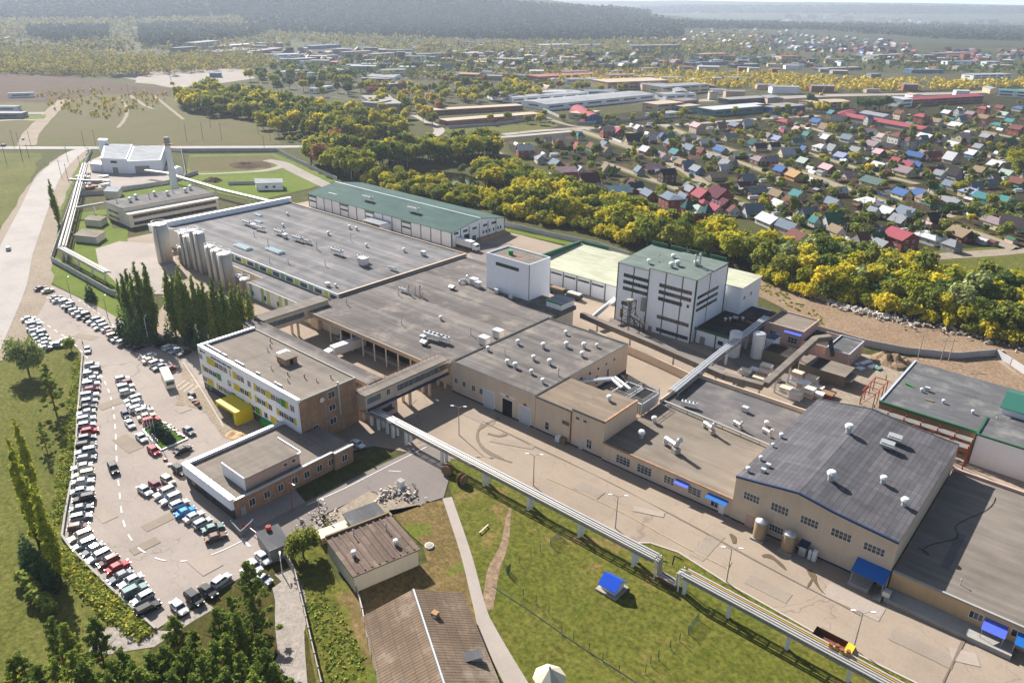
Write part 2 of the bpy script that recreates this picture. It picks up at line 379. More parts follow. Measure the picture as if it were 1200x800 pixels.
# factory floor
sheet('yard', [(-345,118),(-345,262),(-235,262),(-160,262),(-92,234),(-58,235),(-40,244),(-24,262),(30,250),(60,200),(60,80),(-16,100),(-60,105),(-74,108),(-108,107),(-128,98),(-134,84),(-150,60),(-200,60),(-260,112),(-310,118)], C_road, .10, world=True, label='pale concrete factory yard and service road')
sheet('parking_lot', [(-40,362),(5,376),(22,374),(47,411),(88,404),(97,418),(94,470),(86,545),(76,600),(73,629),(82,642),(130,690),(184,737),(207,722),(247,698),(290,672),(332,655),(350,645),(385,622),(335,560),(240,440),(225,405),(195,408),(120,362),(60,334),(38,318),(-5,330)], C_lot, .12, label='pale asphalt car park curving round the office building')
sheet('service_road', [(300,618),(335,600),(440,548),(500,520),(528,536),(530,548),(520,583),(492,592),(436,576),(380,603),(345,640)], C_dark, .14, label='dark asphalt drive from the barrier to the yard')
strip('highway', [(-260,173,11),(57,173.5,11),(127,173.5,10),(200,173,9),(360,172,9),(420,170,8),(490,168,8),(540,164,8),(600,160,8),(690,152,8)], 9, C_high, .16)
strip('highway', [(118,172.5,8),(95,176,10),(80,185,11),(57,208,13),(40,245,13),(16,300,14),(-6,345,19),(-60,430,24)], 16, C_high, .20)
strip('road_shoulder', [(92,178,14),(78,190,18),(60,212,21),(44,245,22),(22,300,25),(2,345,32),(-60,430,34)], 24, G_track, .13, amp=2)
strip('side_road', [(32,171),(36,158),(52,140),(66,126),(76,117)], 12, G_track, .15, amp=1)
strip('side_road', [(60,133),(35,133),(-20,136)], 14, G_gravel, .13, amp=2); strip('side_road', [(44,141),(20,140.5),(-20,143)], 8, G_gravel, .12, amp=1)
sheet('grass_field', [(24,140.5),(34,136),(55,134.5),(52,139.5)], G_green, .18, 8, 1)
strip('field_track', [(138,150),(146,140),(149,128),(140,115)], 3, G_track, .10, amp=.5)
strip('field_track', [(152,112),(168,123),(180,128)], 4, G_track, .10, amp=.5); strip('field_track', [(180,112),(200,128),(215,140)], 3, G_track, .10, amp=.5)
for a in ([(490,168),(515,154),(500,142),(480,132),(465,124),(452,112)],): strip('side_road', a, 9, C_pave, .18)
strip('side_road', [(590,158),(640,153),(700,150),(800,146),(900,139),(960,136)], 9, C_pave, .2, amp=.6)
strip('side_road', [(715,120),(760,119),(860,117),(980,112),(1100,110),(1240,104)], 22, G_gravel, .12, amp=4)
strip('side_road', [(700,150),(672,148),(650,142),(640,138)], 6, G_track, .2)
# village lanes
for a, wd in (([(580,178),(605,192),(640,210),(672,226)],5), ([(668,150),(700,160),(760,181),(800,199),(830,219),(868,240),(915,262),(945,280),(985,292),(1030,302),(1070,303),(1200,294)],6),
              ([(780,148),(830,168),(900,190),(960,210),(1020,232),(1075,252),(1118,266),(1165,282),(1188,292),(1200,294),(1260,300)],6),
              ([(930,145),(965,155),(1000,166),(1050,180)],5), ([(1066,220),(1110,232),(1150,248)],5), ([(1090,140),(1140,152),(1210,166)],5), ([(1150,178),(1180,188),(1230,200)],5), ([(1106,254),(1130,248),(1150,246)],5), ([(712,152),(760,160),(820,176),(860,188),(905,205)],4), ([(850,150),(900,166),(960,184),(1020,202),(1075,216)],4), ([(705,190),(750,206),(800,224)],4)):
    strip('village_lane', a, wd*1.35, G_track, .22, amp=.8); strip('lane_verge', a, wd*2.6, G_meadow, .15, amp=1.2)
# grass and earth inside the factory wall
sheet('grass_plot', [(222,182),(322,180),(395,212),(360,222),(300,236),(250,226),(218,208)], G_green, .14, 4, .6, label='bright green grass inside the far corner of the factory wall')
sheet('dry_plot', [(222,184),(318,182),(332,190),(290,200),(222,201)], G_dry, .18, 4, .8, label='dry grass plot by the far wall')
sheet('works_paving', [(103,190),(118,183),(200,195),(206,212),(150,218),(100,222),(92,215)], C_pave, .13, 3, .6, label='pale paving before the boiler house')
sheet('soil_heap_ground', [(274,191),(312,189),(320,197),(280,198)], G_brown, .22, 4, 1, label='dark dug soil patch in the dry plot')
strip('path', [(218,205,4),(270,203,4),(312,200,6),(335,194,7)], 5, G_gravel, .2); strip('path', [(312,188,7),(330,192,9),(352,203,9),(385,219,8)], 8, G_gravel, .22)
sheet('grass_strip', [(92,250),(128,245),(132,268),(150,268),(150,290),(120,292),(128,318),(150,345),(100,322),(82,300),(88,270)], G_green, .14, 3, .4, label='grass under the pipe bridge')
sheet('grass_strip', [(125,228),(235,208),(232,216),(150,236),(128,240)], G_green, .15, 3, .4)
sheet('grass_strip', [(585,266),(735,298),(735,303),(585,270)], G_green, .15, 3, .3)
sheet('apron', [(112,292),(140,283),(185,286),(205,300),(210,345),(150,345),(116,312)], C_pave, .18, label='pale round apron beside the silos')
sheet('dark_yard', [(540,285),(600,286),(600,300),(560,310)], C_dark, .16); sheet('dark_yard', [(716,372),(790,400),(850,425),(848,434),(780,412),(712,380)], C_dark, .15, 2, .6)
sheet('works_ground', [(835,412),(925,402),(985,400),(985,440),(960,466),(930,470),(880,440)], C_dark, .17, 4, .6, label='dark dusty works yard')
sheet('sandy_ground', [(930,470),(962,464),(985,440),(1010,430),(1030,425),(1060,440),(1035,500),(970,510)], G_track, .21, 4, .8, label='pale sandy ground of the building site')
sheet('soil_ground', [(1060,420),(1160,418),(1200,445),(1230,470),(1100,440)], G_dirt, .19, 4, .5)
sheet('dirt_patch', [(215,425),(245,462),(285,495),(285,520),(262,512),(235,480),(205,475)], G_track, .17, 3, 1.0, label='sandy dug ground along the office front')
# lawns
LAWN = [(529,537),(560,548),(640,586),(700,616),(745,637),(762,637),(795,648),(850,683),(905,714),(965,748),(1075,802),(1100,830),(900,900),(600,900),(528,575),(524,548)]
sheet('lawn', LAWN, G_lawn, .20, label='wide patchy lawn under the pipe bridge')
sheet('lawn', [(455,598),(490,592),(520,586),(600,800),(640,900),(420,900),(398,680),(420,690),(500,660),(495,640)], G_dlawn, .18, 3, .5, label='rough grass between the sheds and the footpath')
sheet('lawn', [(338,650),(378,640),(400,690),(428,780),(440,900),(390,900),(358,740)], G_lawn, .19, 3, .4, label='weedy strip between two fences')
sheet('brush_bank', [(184,740),(250,700),(335,655),(342,660),(360,740),(385,900),(100,900),(165,790)], G_brush, .06, 3, .5, label='scrubby bank below the car park')
strip('path', [(524,584,2.1),(546,650,2.1),(562,712,2.2),(572,740,2.9),(604,800,3.6),(652,880,3.6)], 3.3, C_pave, .24)
sheet('dirt_patch', [(320,690),(345,672),(352,720),(360,800),(372,880),(338,880),(330,790)], G_gravel, .22, 3, .5, label='grey earth track below the car park'); strip('path', [(330,780),(350,730),(345,690),(330,670)], 3, G_gravel, .24, amp=.3)
sheet('dirt_patch', [(120,735),(190,738),(240,705),(250,712),(180,760),(100,770)], G_gravel, .12, 3, .8)
sheet('rubble_pad', [(380,605),(432,576),(492,592),(470,600),(430,612),(400,625)], G_track, .2, 3, .5, label='sandy pad heaped with building rubble')
strip('worn_track', [(598,596,1),(590,640,1.6),(578,672,2),(572,715,2)], 1.8, G_dirt, .24, amp=.6)
# kerbs and the low wall of the car park: real steps
def kerb(name, pts, lab, w_=.3, h=.14, mat=None, z=.1, world=False):
    m = MB(); ps = [Vector(p[:2]) if world else W(*p).to_2d() for p in pts]
    for a, b in zip(ps, ps[1:]): m.beam((*a, z+h/2), (*b, z+h/2), w_, h)
    o = m.obj(name, mat or C_kerb); o['kind'] = 'structure'; o['label'] = lab; return o
kerb('kerb', LAWN[:12], 'concrete kerb between lawn and service road', .35, .16, z=.18)
kerb('kerb', [(215,425),(235,455),(262,500)], 'kerb along the office forecourt')
# painted markings
def dashes(pts, n, ln, wd, z=.20, mat=None):
    ps = [W(*p).to_2d() for p in pts]; q = []
    for i in range(len(ps)-1):
        p0 = ps[max(0,i-1)]; p1 = ps[i]; p2 = ps[i+1]; p3 = ps[min(len(ps)-1,i+2)]
        for k in range(12):
            t = k/12; q.append(.5*((2*p1)+(p2-p0)*t+(2*p0-5*p1+4*p2-p3)*t*t+(3*p1-p0-3*p2+p3)*t**3))
    q.append(ps[-1]); L = [0]
    for a, b in zip(q, q[1:]): L.append(L[-1]+(b-a).length)
    def at(s):
        for i in range(len(q)-1):
            if L[i+1] >= s: return q[i].lerp(q[i+1], (s-L[i])/max(1e-6, L[i+1]-L[i]))
        return q[-1]
    m = MB(); s = 0
    while s < L[-1]:
        st = 3; pts2 = [at(min(L[-1], s+ln*k/st)) for k in range(st+1)]
        for a, b in zip(pts2, pts2[1:]):
            if (b-a).length < .05: continue
            nrm = Vector((-(b-a).y, (b-a).x)).normalized()*wd/2
            m.add([(*(a+nrm), z), (*(a-nrm), z), (*(b-nrm), z), (*(b+nrm), z)], [(0,1,2,3)])
        s += ln*n
    o = m.obj('road_marking', mat or M_line); o['kind'] = 'structure'; return o
dashes([(40,372),(85,402),(118,440),(131,470),(135,500),(137,540),(140,575),(145,612),(158,638),(180,653),(200,658),(225,657)], 2.1, 2.6, .28)
dashes([(225,656),(255,648),(290,631)], 1, 6, .25); dashes([(283,631),(293,641)], 1, 5, .5)
dashes([(360,592),(405,572),(450,549),(500,524)], 1, 9, .22); dashes([(455,552),(470,553)], 1.4, 6, .2)
dashes([(640,560),(720,596),(800,640),(852,666)], 1, 12, .18, mat=M_yline); dashes([(852,668),(857,658)], 1, 5, .2, mat=M_yline)
dashes([(760,645),(800,652),(850,684)], 1, 9, .15, mat=M_yline)
dashes([(50,345),(70,359),(100,378)], 2, 2.2, .22); dashes([(92,352),(120,371),(140,388)], 2, 2.2, .22)
for k in range(4): dashes([(205+k*5,455+k*2.2),(217+k*5,446+k*2.2)], 1, 6, .14)
# tyre marks and damp stains on the service road
M_stain = concrete('tyre_marks', S(136,122,108), False); M_wet = plain('damp_stain', S(92,76,56), .7, var=.25)
for k, a in enumerate(([(560,508),(562,520),(575,533),(600,542)], [(566,497),(559,512),(568,526),(590,538)], [(585,490),(572,497),(560,505)], [(572,508),(584,511),(594,509)])): strip('tyre_mark', a, .8, M_stain, .150+.004*k, amp=.4)
strip('tyre_mark', [(566,494),(620,520),(700,558),(800,610),(900,665),(1010,722)], .28, M_stain, .150, amp=.3)
strip('tyre_mark', [(1140,730),(1125,760),(1105,800)], .3, M_stain, .152, amp=.3)
for k, a in enumerate(([(947,668,.9),(952,674,1.5),(955,681,.8),(960,690,.4),(966,697,.2)], [(893,652,.3),(901,652,1.1),(908,656,.6),(915,662,.8),(921,668,.2)], [(953,677,.3),(949,684,.5),(945,690,.2)], [(855,626,.3),(859,630,.9),(860,637,.2)])): strip('damp_stain', a, 1, M_wet, .152+.005*k, amp=.5)
# repaired squares in the paving
M_patch = concrete('paving_patch', S(164,150,135), False); M_patch2 = concrete('pale_patch', S(180,166,153), False)
_q = random.Random(19)
for k, (px_, py_) in enumerate([(150,520),(190,610),(120,600),(170,640),(140,470),(215,480),(600,520),(690,575),(760,600),(830,640),(900,690),(1000,705),(1080,760),(560,490),(1130,770),(480,470),(100,395),(240,660)]):
    p = W(px_, py_); a_, b_ = _q.uniform(1.5,6), _q.uniform(.8,2.2); an = _q.choice((0,0,1.57,.4)); c_, s_ = math.cos(an), math.sin(an)
    sheet('paving_patch', [(p.x+u*c_-v*s_, p.y+u*s_+v*c_) for u, v in ((-a_,-b_),(a_,-b_),(a_,b_),(-a_,b_))], (M_patch, M_patch, M_patch2)[k % 3], .152 if py_ < 450 or px_ > 400 else .172, 1.2, .12, world=True)
# ============================================================ FACTORY
B_peach = plain('peach_render', S(204,184,162), .9, var=.12, scale=.35); B_pink = plain('pink_render', S(190,160,146), .9, var=.14, scale=.5)
B_cream = plain('cream_panel', S(218,208,190), .85, var=.1, scale=.3); B_white = plain('white_panel', S(234,235,238), .6, var=.05, scale=.4)
B_whiteb = plain('white_cladding', S(240,241,245), .55, var=.05, scale=.4); B_grey = plain('grey_concrete', S(150,146,140), .9, var=.2, scale=.4)
B_brick = masonry('brick_wall', S(172,136,108), .5, .15, .14); B_greyc = plain('container_olive', S(112,106,88), .8, var=.15, scale=.6)
B_galv = plain('galvanised', S(196,198,200), .4, .5, .1, 1); B_steel = plain('white_pipe', S(176,171,164), .5, .2, .15, .8); B_rust = plain('rust_steel', S(132,76,52), .85, var=.3, scale=1.5)
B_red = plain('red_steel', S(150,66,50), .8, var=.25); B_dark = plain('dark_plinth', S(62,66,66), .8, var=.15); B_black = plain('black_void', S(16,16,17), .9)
B_green = plain('green_trim', S(42,90,64), .6, var=.1); B_blue = plain('blue_trim', S(30,50,86), .6, var=.15); B_awn = plain('blue_awning', S(24,96,170), .5, var=.08); B_awn2 = plain('violet_awning', S(78,98,196), .5, var=.08)
B_yellow = plain('yellow_cladding', S(206,184,20), .6, var=.05); B_lime = plain('lime_panel', S(206,214,64), .6, var=.08); B_greenp = plain('green_panel', S(22,138,52), .5, var=.05)
B_tin = plain('tin_cap', S(200,204,210), .4, .4, .08, .8); B_frame = plain('white_frame', S(222,222,220), .5, var=.04); B_door = plain('grey_door', S(186,190,196), .6, var=.06); B_conc = plain('silo_concrete', S(200,192,182), .85, var=.14, scale=.5)
B_tan = plain('tan_tank', S(158,138,112), .5, .3, .15, .6); B_wood = plain('weathered_board', S(128,106,78), .9, var=.3, scale=2); B_orange = plain('orange_plastic', S(226,74,24), .5); B_amber = plain('amber_lagging', S(206,160,60), .5, var=.2)
GL = glassm('window_glass'); GLd = glassm('dim_glass', (.05,.055,.06), .15)
R_main = roofing('bitumen_main', S(134,132,133), R(90), 400, 5.5, .06, .9, (S(168,154,142),.25), 0, .16); R_mid = roofing('bitumen_mid', S(128,121,117), 0, 30, 1.0, .05, .9, (S(158,146,132),.4), 0, .1)
R_B = roofing('bitumen_grey', S(130,124,120), R(90), 400, 3.2, .06, .85, (S(160,144,128),.35), 0, .25); R_brown = roofing('bitumen_brown', S(152,136,118), 0, 30, 1.0, .07, .85, (S(120,102,84),.4))
R_C = roofing('rolled_felt', S(110,108,112), R(90), 8, 1.0, .17, .42, None, .3); R_low = roofing('felt_tan', S(152,140,126), 0, 40, 1, .05, .9, (S(124,112,100),.4)); R_lowg = roofing('felt_grey', S(120,116,116), 0, 12, 1, .05, .9, (S(150,140,128),.3))
R_right = roofing('felt_right', S(146,136,126), 0, 26, 1.0, .06, .86, (S(124,114,104),.4)); R_admin = roofing('felt_admin', S(150,139,128), R(90), 30, 1.0, .06, .84, (S(112,98,88),.35)); R_far = roofing('felt_far', S(112,112,114), 0, 12, 1, .06, .9, (S(150,146,138),.35))
R_green = roofing('green_sheet', S(84,110,104), R(90), 60, .5, .03, .85); R_greeny = roofing('green_flat', S(128,142,134), R(90), 60, 1.2, .04, .88); R_cream = roofing('cream_sheet', S(206,206,180), R(90), 60, .5, .02, .92)
R_black = roofing('felt_black', S(74,66,64), 0, 9, 1.0, .12, .7, (S(112,96,88),.4)); R_slate = roofing('asbestos_slate', S(140,120,101), 0, 1.15, 1.7, .07, .6, (S(176,164,148),.35), .3, 0, .55); R_ribs = roofing('ribbed_roof', S(136,118,106), R(0), 3.0, 1.2, .25, .5, (S(92,78,70),.6), .4)
R_pale = roofing('pale_sheet', S(170,173,177), 0, 60, 1.5, .03, .85)

def win(parent, face, c, u0, u1, z0, z1, nx=2, nz=1, fm=None, gm=None, fw=.09, name='window', d=.07):
    """one framed window on a wall: face -y / +x / -x / +y, c the wall plane, u along the wall"""
    def P(u, z, k):
        return {'-y': (u, c-k, z), '+y': (u, c+k, z), '+x': (c+k, u, z), '-x': (c-k, u, z)}[face]
    m = MB()
    def bar(ua, ub, za, zb):
        vs = [P(ua,za,.005), P(ub,za,.005), P(ub,zb,.005), P(ua,zb,.005), P(ua,za,d), P(ub,za,d), P(ub,zb,d), P(ua,zb,d)]
        m.add(vs, [(4,5,6,7),(0,1,5,4),(1,2,6,5),(2,3,7,6),(3,0,4,7)])
    bar(u0,u1,z0,z0+fw); bar(u0,u1,z1-fw,z1); bar(u0,u0+fw,z0+fw,z1-fw); bar(u1-fw,u1,z0+fw,z1-fw)
    for i in range(1,nx):
        u = u0+(u1-u0)*i/nx; bar(u-fw*.4,u+fw*.4,z0+fw,z1-fw)
    for j in range(1,nz):
        z = z0+(z1-z0)*j/nz; bar(u0+fw,u1-fw,z-fw*.35,z+fw*.35)
    m.mat(1); g = .03
    m.add([P(u0+fw,z0+fw,g),P(u1-fw,z0+fw,g),P(u1-fw,z1-fw,g),P(u0+fw,z1-fw,g)], [(0,1,2,3)])
    return m.obj(name, [fm or B_frame, gm or GL], parent)
def panel(parent, face, c, u0, u1, z0, z1, mat, name='panel', d=.08):
    k0, k1 = (c-d, c) if face in ('-y','-x') else (c, c+d)
    m = MB()
    m.box(u0,u1,k0,k1,z0,z1) if face[1] == 'y' else m.box(k0,k1,u0,u1,z0,z1)
    return m.obj(name, mat, parent)
def flat_block(name, label, x0, x1, y0, y1, h, wallm, roofm, par=.5, pw=.3, capm=None, z0=0, cat='building'):
    """flat-roofed block: walls, roof felt sunk behind a parapet with a cap"""
    t = thing(name, label, cat, ((x0+x1)/2, (y0+y1)/2, z0))
    MB().box(x0,x1,y0,y1,z0,h-par).obj('wall', wallm, t)
    MB().box(x0+pw,x1-pw,y0+pw,y1-pw,h-par+.003,h-par+.06).obj('roof', roofm, t)
    m = MB(); a, b = h-par+.002, h
    m.box(x0,x1,y0,y0+pw,a,b); m.box(x0,x1,y1-pw,y1,a,b); m.box(x0,x0+pw,y0+pw,y1-pw,a,b); m.box(x1-pw,x1,y0+pw,y1-pw,a,b)
    m.obj('parapet', wallm, t)
    if capm:
        m = MB(); e = .06; a, b = h+.002, h+.07
        m.box(x0-e,x1+e,y0-e,y0+pw+e,a,b); m.box(x0-e,x1+e,y1-pw-e,y1+e,a,b); m.box(x0-e,x0+pw+e,y0+pw+e,y1-pw-e,a,b); m.box(x1-pw-e,x1+e,y0+pw+e,y1-pw-e,a,b)
        m.obj('roof_edge', capm, t)
    return t

# ---- office building ------------------------------------------------------
ax0, ax1, ay0, ay1, ah = -186.4, -139.8, 85.6, 102.8, 13.3
off = thing('office_building', 'four storey office building with white yellow and green panelled front and brick end', 'building', ((ax0+ax1)/2,(ay0+ay1)/2,0))
MB().box(ax0+.3,ax1,ay0+.3,ay1,0,ah-.7).obj('wall', B_brick, off)
m = MB(); m.box(ax0,ax1-.02,ay0,ay0+.3,2.3,ah-.05); m.box(ax0,ax0+.3,ay0+.3,ay1,2.3,ah-.05); m.obj('facade', B_whiteb, off)
m = MB(); m.box(ax0+.15,ax1-.02,ay0+.12,ay0+.3,0,2.29); m.box(ax0+.15,ax0+.3,ay0+.3,ay1,0,2.29); m.obj('plinth', B_dark, off)
MB().box(ax0+.9,ax1-.3,ay0+.9,ay1-.35,ah-.697,ah-.6).obj('roof', R_admin, off)
m = MB(); m.box(ax0,ax1,ay0,ay0+.88,ah-.048,ah+.12); m.box(ax0,ax0+.88,ay0+.88,ay1,ah-.048,ah+.12); m.obj('parapet', B_tin, off)
m = MB(); m.box(ax1-.28,ax1+.05,ay0+.88,ay1,ah-.698,ah-.25); m.box(ax0+.88,ax1-.28,ay1-.33,ay1+.05,ah-.698,ah-.25); m.obj('roof_edge', B_grey, off)
k = .9884
def strip_row(x0, pat, z0, z1, wd=1.95):
    x = x0*k
    for ch in pat:
        if ch == 'Y': panel(off,'-y',ay0,x+.04,x+wd-.04,z0-.15,z1+.15,B_yellow,'yellow_panel')
        if ch == 'y': panel(off,'-y',ay0,x+.04,x+wd*.5-.04,z0-.15,z1+.15,B_yellow,'yellow_panel'); x -= wd*.5
        if ch == 'G': panel(off,'-y',ay0,x+.04,x+wd-.04,z0-.15,z1+.15,B_greenp,'green_panel')
        if ch == 'W': win(off,'-y',ay0,x+.04,x+wd-.04,z0,z1,2,1)
        x += wd
strip_row(-188.4,'W',9.5,11.2); strip_row(-184.3,'YYWWW',9.5,11.2,2.1); panel(off,'-y',ay0,-170.6,-170.0,9.3,11.3,B_yellow,'yellow_panel'); strip_row(-170.9,'YWW',9.5,11.2,1.8); strip_row(-163.9,'W',9.4,11.2,1.7)
strip_row(-160.9,'yWWYWWGy',9.5,11.2,2.15); strip_row(-144.9,'W',9.4,11.2,1.8)
strip_row(-187.7,'yWWWG',6.1,7.7,2.2); strip_row(-174.4,'W',6.0,7.7,1.8); strip_row(-171.4,'YyWWy',6.1,7.7,2.1); strip_row(-161.2,'yWWy',6.1,7.7,2.0); strip_row(-155.0,'W',6.0,7.7,1.8); strip_row(-151.3,'yWWWy',6.1,7.7,2.1)
strip_row(-188.3,'WYy',2.7,4.3,2.3); strip_row(-180.9,'yWWWGWW',2.7,4.3,2.15); strip_row(-164.5,'yWGy',2.7,4.3,1.9); strip_row(-157.6,'W',2.7,4.4,1.7); strip_row(-154.7,'yYWy',2.7,4.3,1.9); strip_row(-146.4,'W',2.7,4.4,1.8)
for i in range(11): win(off,'-y',ay0+.12,-185.6+i*1.9,-184.4+i*1.9,.7,1.8,1,1,fm=B_grey,name='basement_window') if not -9 < -185.6+i*1.9+173 < 4 else None
for i in range(7): win(off,'-y',ay0+.12,-158+i*2.4,-156.4+i*2.4,.7,1.8,2,1,fm=B_grey,name='basement_window')
for y0,y1,z0,z1 in ((94.1,96.2,10.2,12.1),(94.1,96.1,6.8,8.5),(94,96,3.0,4.8),(89,90.6,3.2,4.9)): win(off,'+x',ax1,y0,y1,z0,z1,2,1)
MB().box(ax1,ax1+.35,97.0,97.4,4.9,ah+.7).obj('flue', B_galv, off)
m = MB(); m.cyl((ax1+.5,91.9,11.2),(ax1+.75,91.9,11.2),.62,14); m.beam((ax1,91.9,11.2),(ax1+.5,91.9,11.2),.1,.1); m.obj('satellite_dish', B_frame, off)
# sign lettering too small to read: a row of little blue strokes and a round green emblem
m = MB(); x = -179.5; random.seed(3)
for i in range(34):
    if i in (9,17,26): x += .25; continue
    m.box(x,x+.2,ay0-.06,ay0-.004,11.75,11.75+random.choice((.42,.42,.5))); x += .31
m.obj('sign_lettering', B_blue, off)
m = MB(); m.box(-185.2,-184.5,ay0-.06,ay0-.004,11.75,12.45); x=-184.3
for i in range(6): m.box(x,x+.2,ay0-.06,ay0-.004,11.9,12.3); x += .31
m.obj('emblem', B_blue, off)
m = MB(); m.box(-184.5,-181.4,ay0-.07,ay0-.004,1.75,2.2); m.obj('green_sign', B_greenp, off)
m = MB(); m.box(-156.4,-152.2,ay0-1.1,ay0,1.3,2.4); m.obj('green_canopy', B_greenp, off)
can = MB(); can.box(-170.6,-161.0,80.6,85.45,3.3,4.0); can.box(-162.2,-161.0,80.6,85.45,0,3.297); can.box(-170.6,-170.0,80.6,85.45,2.5,3.297)
can.obj('entrance_canopy', B_yellow, off); MB().box(-171.5,-160.2,79.6,85.5,0,.16).obj('entrance_step', C_pave, off)
m = MB(); m.box(-170,-164,85.3,85.66,.2,2.3); m.obj('entrance_door', GLd, off)
rm = thing('roof_shed', 'small brick stair head with open door on the office roof', 'roof shed', (-160.4,96.6,ah-.6))
MB().box(-162.6,-158.4,95,98.4,ah-.6,ah+1.2).obj('wall', B_brick, rm); MB().box(-162.9,-158.1,94.7,98.7,ah+1.203,ah+1.38).obj('roof', R_admin, rm); MB().box(-158.42,-158.36,96.2,97.2,ah-.5,ah+.9).obj('door', B_black, rm)
rm = thing('roof_tank', 'pale metal box beside the stair head on the office roof', 'roof box', (-163.5,97.2,ah-.6)); MB().box(-164.6,-162.8,96.4,99.2,ah-.6,ah+.9).obj('casing', B_galv, rm); MB().box(-164.7,-162.7,96.3,99.3,ah+.903,ah+1.0).obj('lid', B_tin, rm)
random.seed(11)
for i,x in enumerate([-184,-183,-182,-181.2,-180,-178.9,-177.6,-176,-174.8,-169.4,-168.3,-167.2,-166.3,-159.6,-159,-151.5,-150.2,-149.2]):
    a = thing('air_conditioner','','air conditioner',(x,87.4,ah-.6)); MB().box(x-.4,x+.4,87.2,87.6,ah-.45,ah+.25).obj('casing', B_frame, a); MB().cyl((x,87.19,ah-.1),(x,87.12,ah-.1),.25,10).obj('fan_grille', B_grey, a); MB().box(x-.35,x+.35,87.25,87.55,ah-.6,ah-.451).obj('foot', B_grey, a)
    auto(a,'white air conditioner','air conditioners along the office parapet')
for i,(x,y) in enumerate([(-154,92.5),(-151,90.5),(-149.6,94.4),(-146,95.4),(-144.6,98.8),(-160,91.6),(-172,99),(-170.6,97.2),(-175,101)]):
    v = thing('vent_pipe','','vent pipe',(x,y,ah-.6)); MB().cyl((x,y,ah-.6),(x,y,ah+.3+.1*(i%3)),.13,8).obj('pipe', B_galv if i%2 else B_rust, v); MB().cyl((x,y,ah+.3+.1*(i%3)+.05),(x,y,ah+.45+.1*(i%3)),.28,8,.05).obj('cowl', B_grey, v)
    auto(v,'thin vent pipe','vent pipes on the office roof')

# ---- gatehouse wing -------------------------------------------------------
gw = thing('gatehouse_wing', 'low brick gate wing with white fascia and raised hall on its roof', 'building', (-137,72,0))
m = MB(); m.box(-146.6,-127.2,60.3,85.3,0,4.4); m.box(-139.5,-126.4,85.3,90.5,0,4.4); m.obj('wall', B_brick, gw)
m = MB(); m.box(-145.9,-127.5,61.1,85.2,4.403,4.5); m.box(-139.4,-126.7,85.3,90.3,4.404,4.5); m.obj('roof', R_admin, gw)
m = MB(); m.box(-147.2,-127.1,59.6,60.28,2.6,5.2); m.box(-147.2,-146.62,60.28,85.3,2.6,5.2); m.obj('fascia', B_whiteb, gw)
m = MB(); m.box(-147.2,-127.1,59.58,60.8,5.203,5.3); m.box(-147.22,-146.3,60.8,85.3,5.203,5.3); m.obj('parapet', B_tin, gw)
m = MB(); m.box(-146.9,-127.2,59.9,60.28,0,2.59); m.obj('plinth', B_dark, gw)
m = MB(); m.box(-127.45,-127.0,60.8,85.3,4.41,4.75); m.box(-126.65,-126.2,85.3,90.7,4.41,4.75); m.obj('roof_edge', B_tin, gw)
for i in range(3): win(gw,'-y',59.9,-144.5+i*4.6,-143+i*4.6,.9,2.2,2,1,fm=B_dark)
for i,y in enumerate((63.6,67.2,70.6,74.2,77.4,80.8,84)): win(gw,'+x',-127.2,y,y+1.5,1.3,3.1,2,1)
win(gw,'+x',-126.4,87.2,88.8,1.3,3.1,2,1); panel(gw,'+x',-127.2,61.6,62.7,0,2.2,B_galv,'door')
MB().box(-137,-128.8,64.2,77.8,4.51,7.4).obj('raised_hall', B_pink, gw); MB().box(-137.3,-128.5,64.4,78.1,7.403,7.55).obj('hall_roof', R_admin, gw)
m = MB(); m.box(-137.5,-128.6,63.95,64.18,4.6,7.75); m.box(-128.5,-128.2,77.0,78.0,7.41,7.75); m.box(-137.4,-128.5,77.9,78.15,7.56,7.8); m.obj('hall_gable', B_whiteb, gw)
for y in (73.5,75.6): win(gw,'+x',-128.8,y,y+1.2,5.6,6.6,1,1,gm=B_rust)
m = MB()
for i in range(26): m.box(-138.1,-137.5,64.4+i*.51,64.55+i*.51,4.6,6.6)
m.box(-138.2,-137.4,64.3,77.7,6.603,6.75); m.obj('louvre_screen', B_grey, gw)
# ---- galleries on posts ---------------------------------------------------
def gallery(name, label, x0,x1,y0,y1,z0,z1,wallm,roofm):
    t = thing(name, label, 'gallery', ((x0+x1)/2,(y0+y1)/2,0)); MB().box(x0,x1,y0,y1,z0,z1).obj('wall', wallm, t); MB().box(x0-.3,x1+.3,y0-.3,y1+.3,z1+.003,z1+.3).obj('roof', roofm, t)
    return t
g1 = gallery('overpass_gallery','long glazed overpass on white posts joining office and main shop',-140.2,-136.2,102.6,131.6,5.2,8.9,B_peach,R_right)
win(g1,'+x',-136.2,103,107.6,6.3,8.2,14,1,fw=.07); win(g1,'+x',-136.2,113,130.5,6.3,8.2,40,1,fw=.06); win(g1,'+x',-136.2,109.4,110.6,6.5,8.3,2,1)
MB().box(-136.15,-135.6,103,131.4,4.6,5.15).obj('pipe_tray', B_blue, g1)
for y in (104.4,117.8,125,131):
    for x in (-139.6,-136.8): MB().box(x-.3,x+.3,y-.3,y+.3,0,5.2).obj('post', B_peach, g1)
m = MB(); 
for i in range(20): m.beam((-139.8,103+i*1.5,9.2),(-139.8,103+i*1.5,10.1),.06,.06)
m.beam((-139.8,103,10.1),(-139.8,131.5,10.1),.06,.06); m.beam((-139.8,103,9.7),(-139.8,131.5,9.7),.05,.05); m.obj('railing', B_rust, g1)
MB().box(-139.8,-136.4,107,113,0,5.19).obj('stair_tower', B_pink, g1); win(g1,'+x',-136.4,110,111.2,2.2,3.8,2,1)
MB().box(-136.2,-134.4,107.4,110.4,3.0,3.25).obj('porch_roof', B_dark, g1)
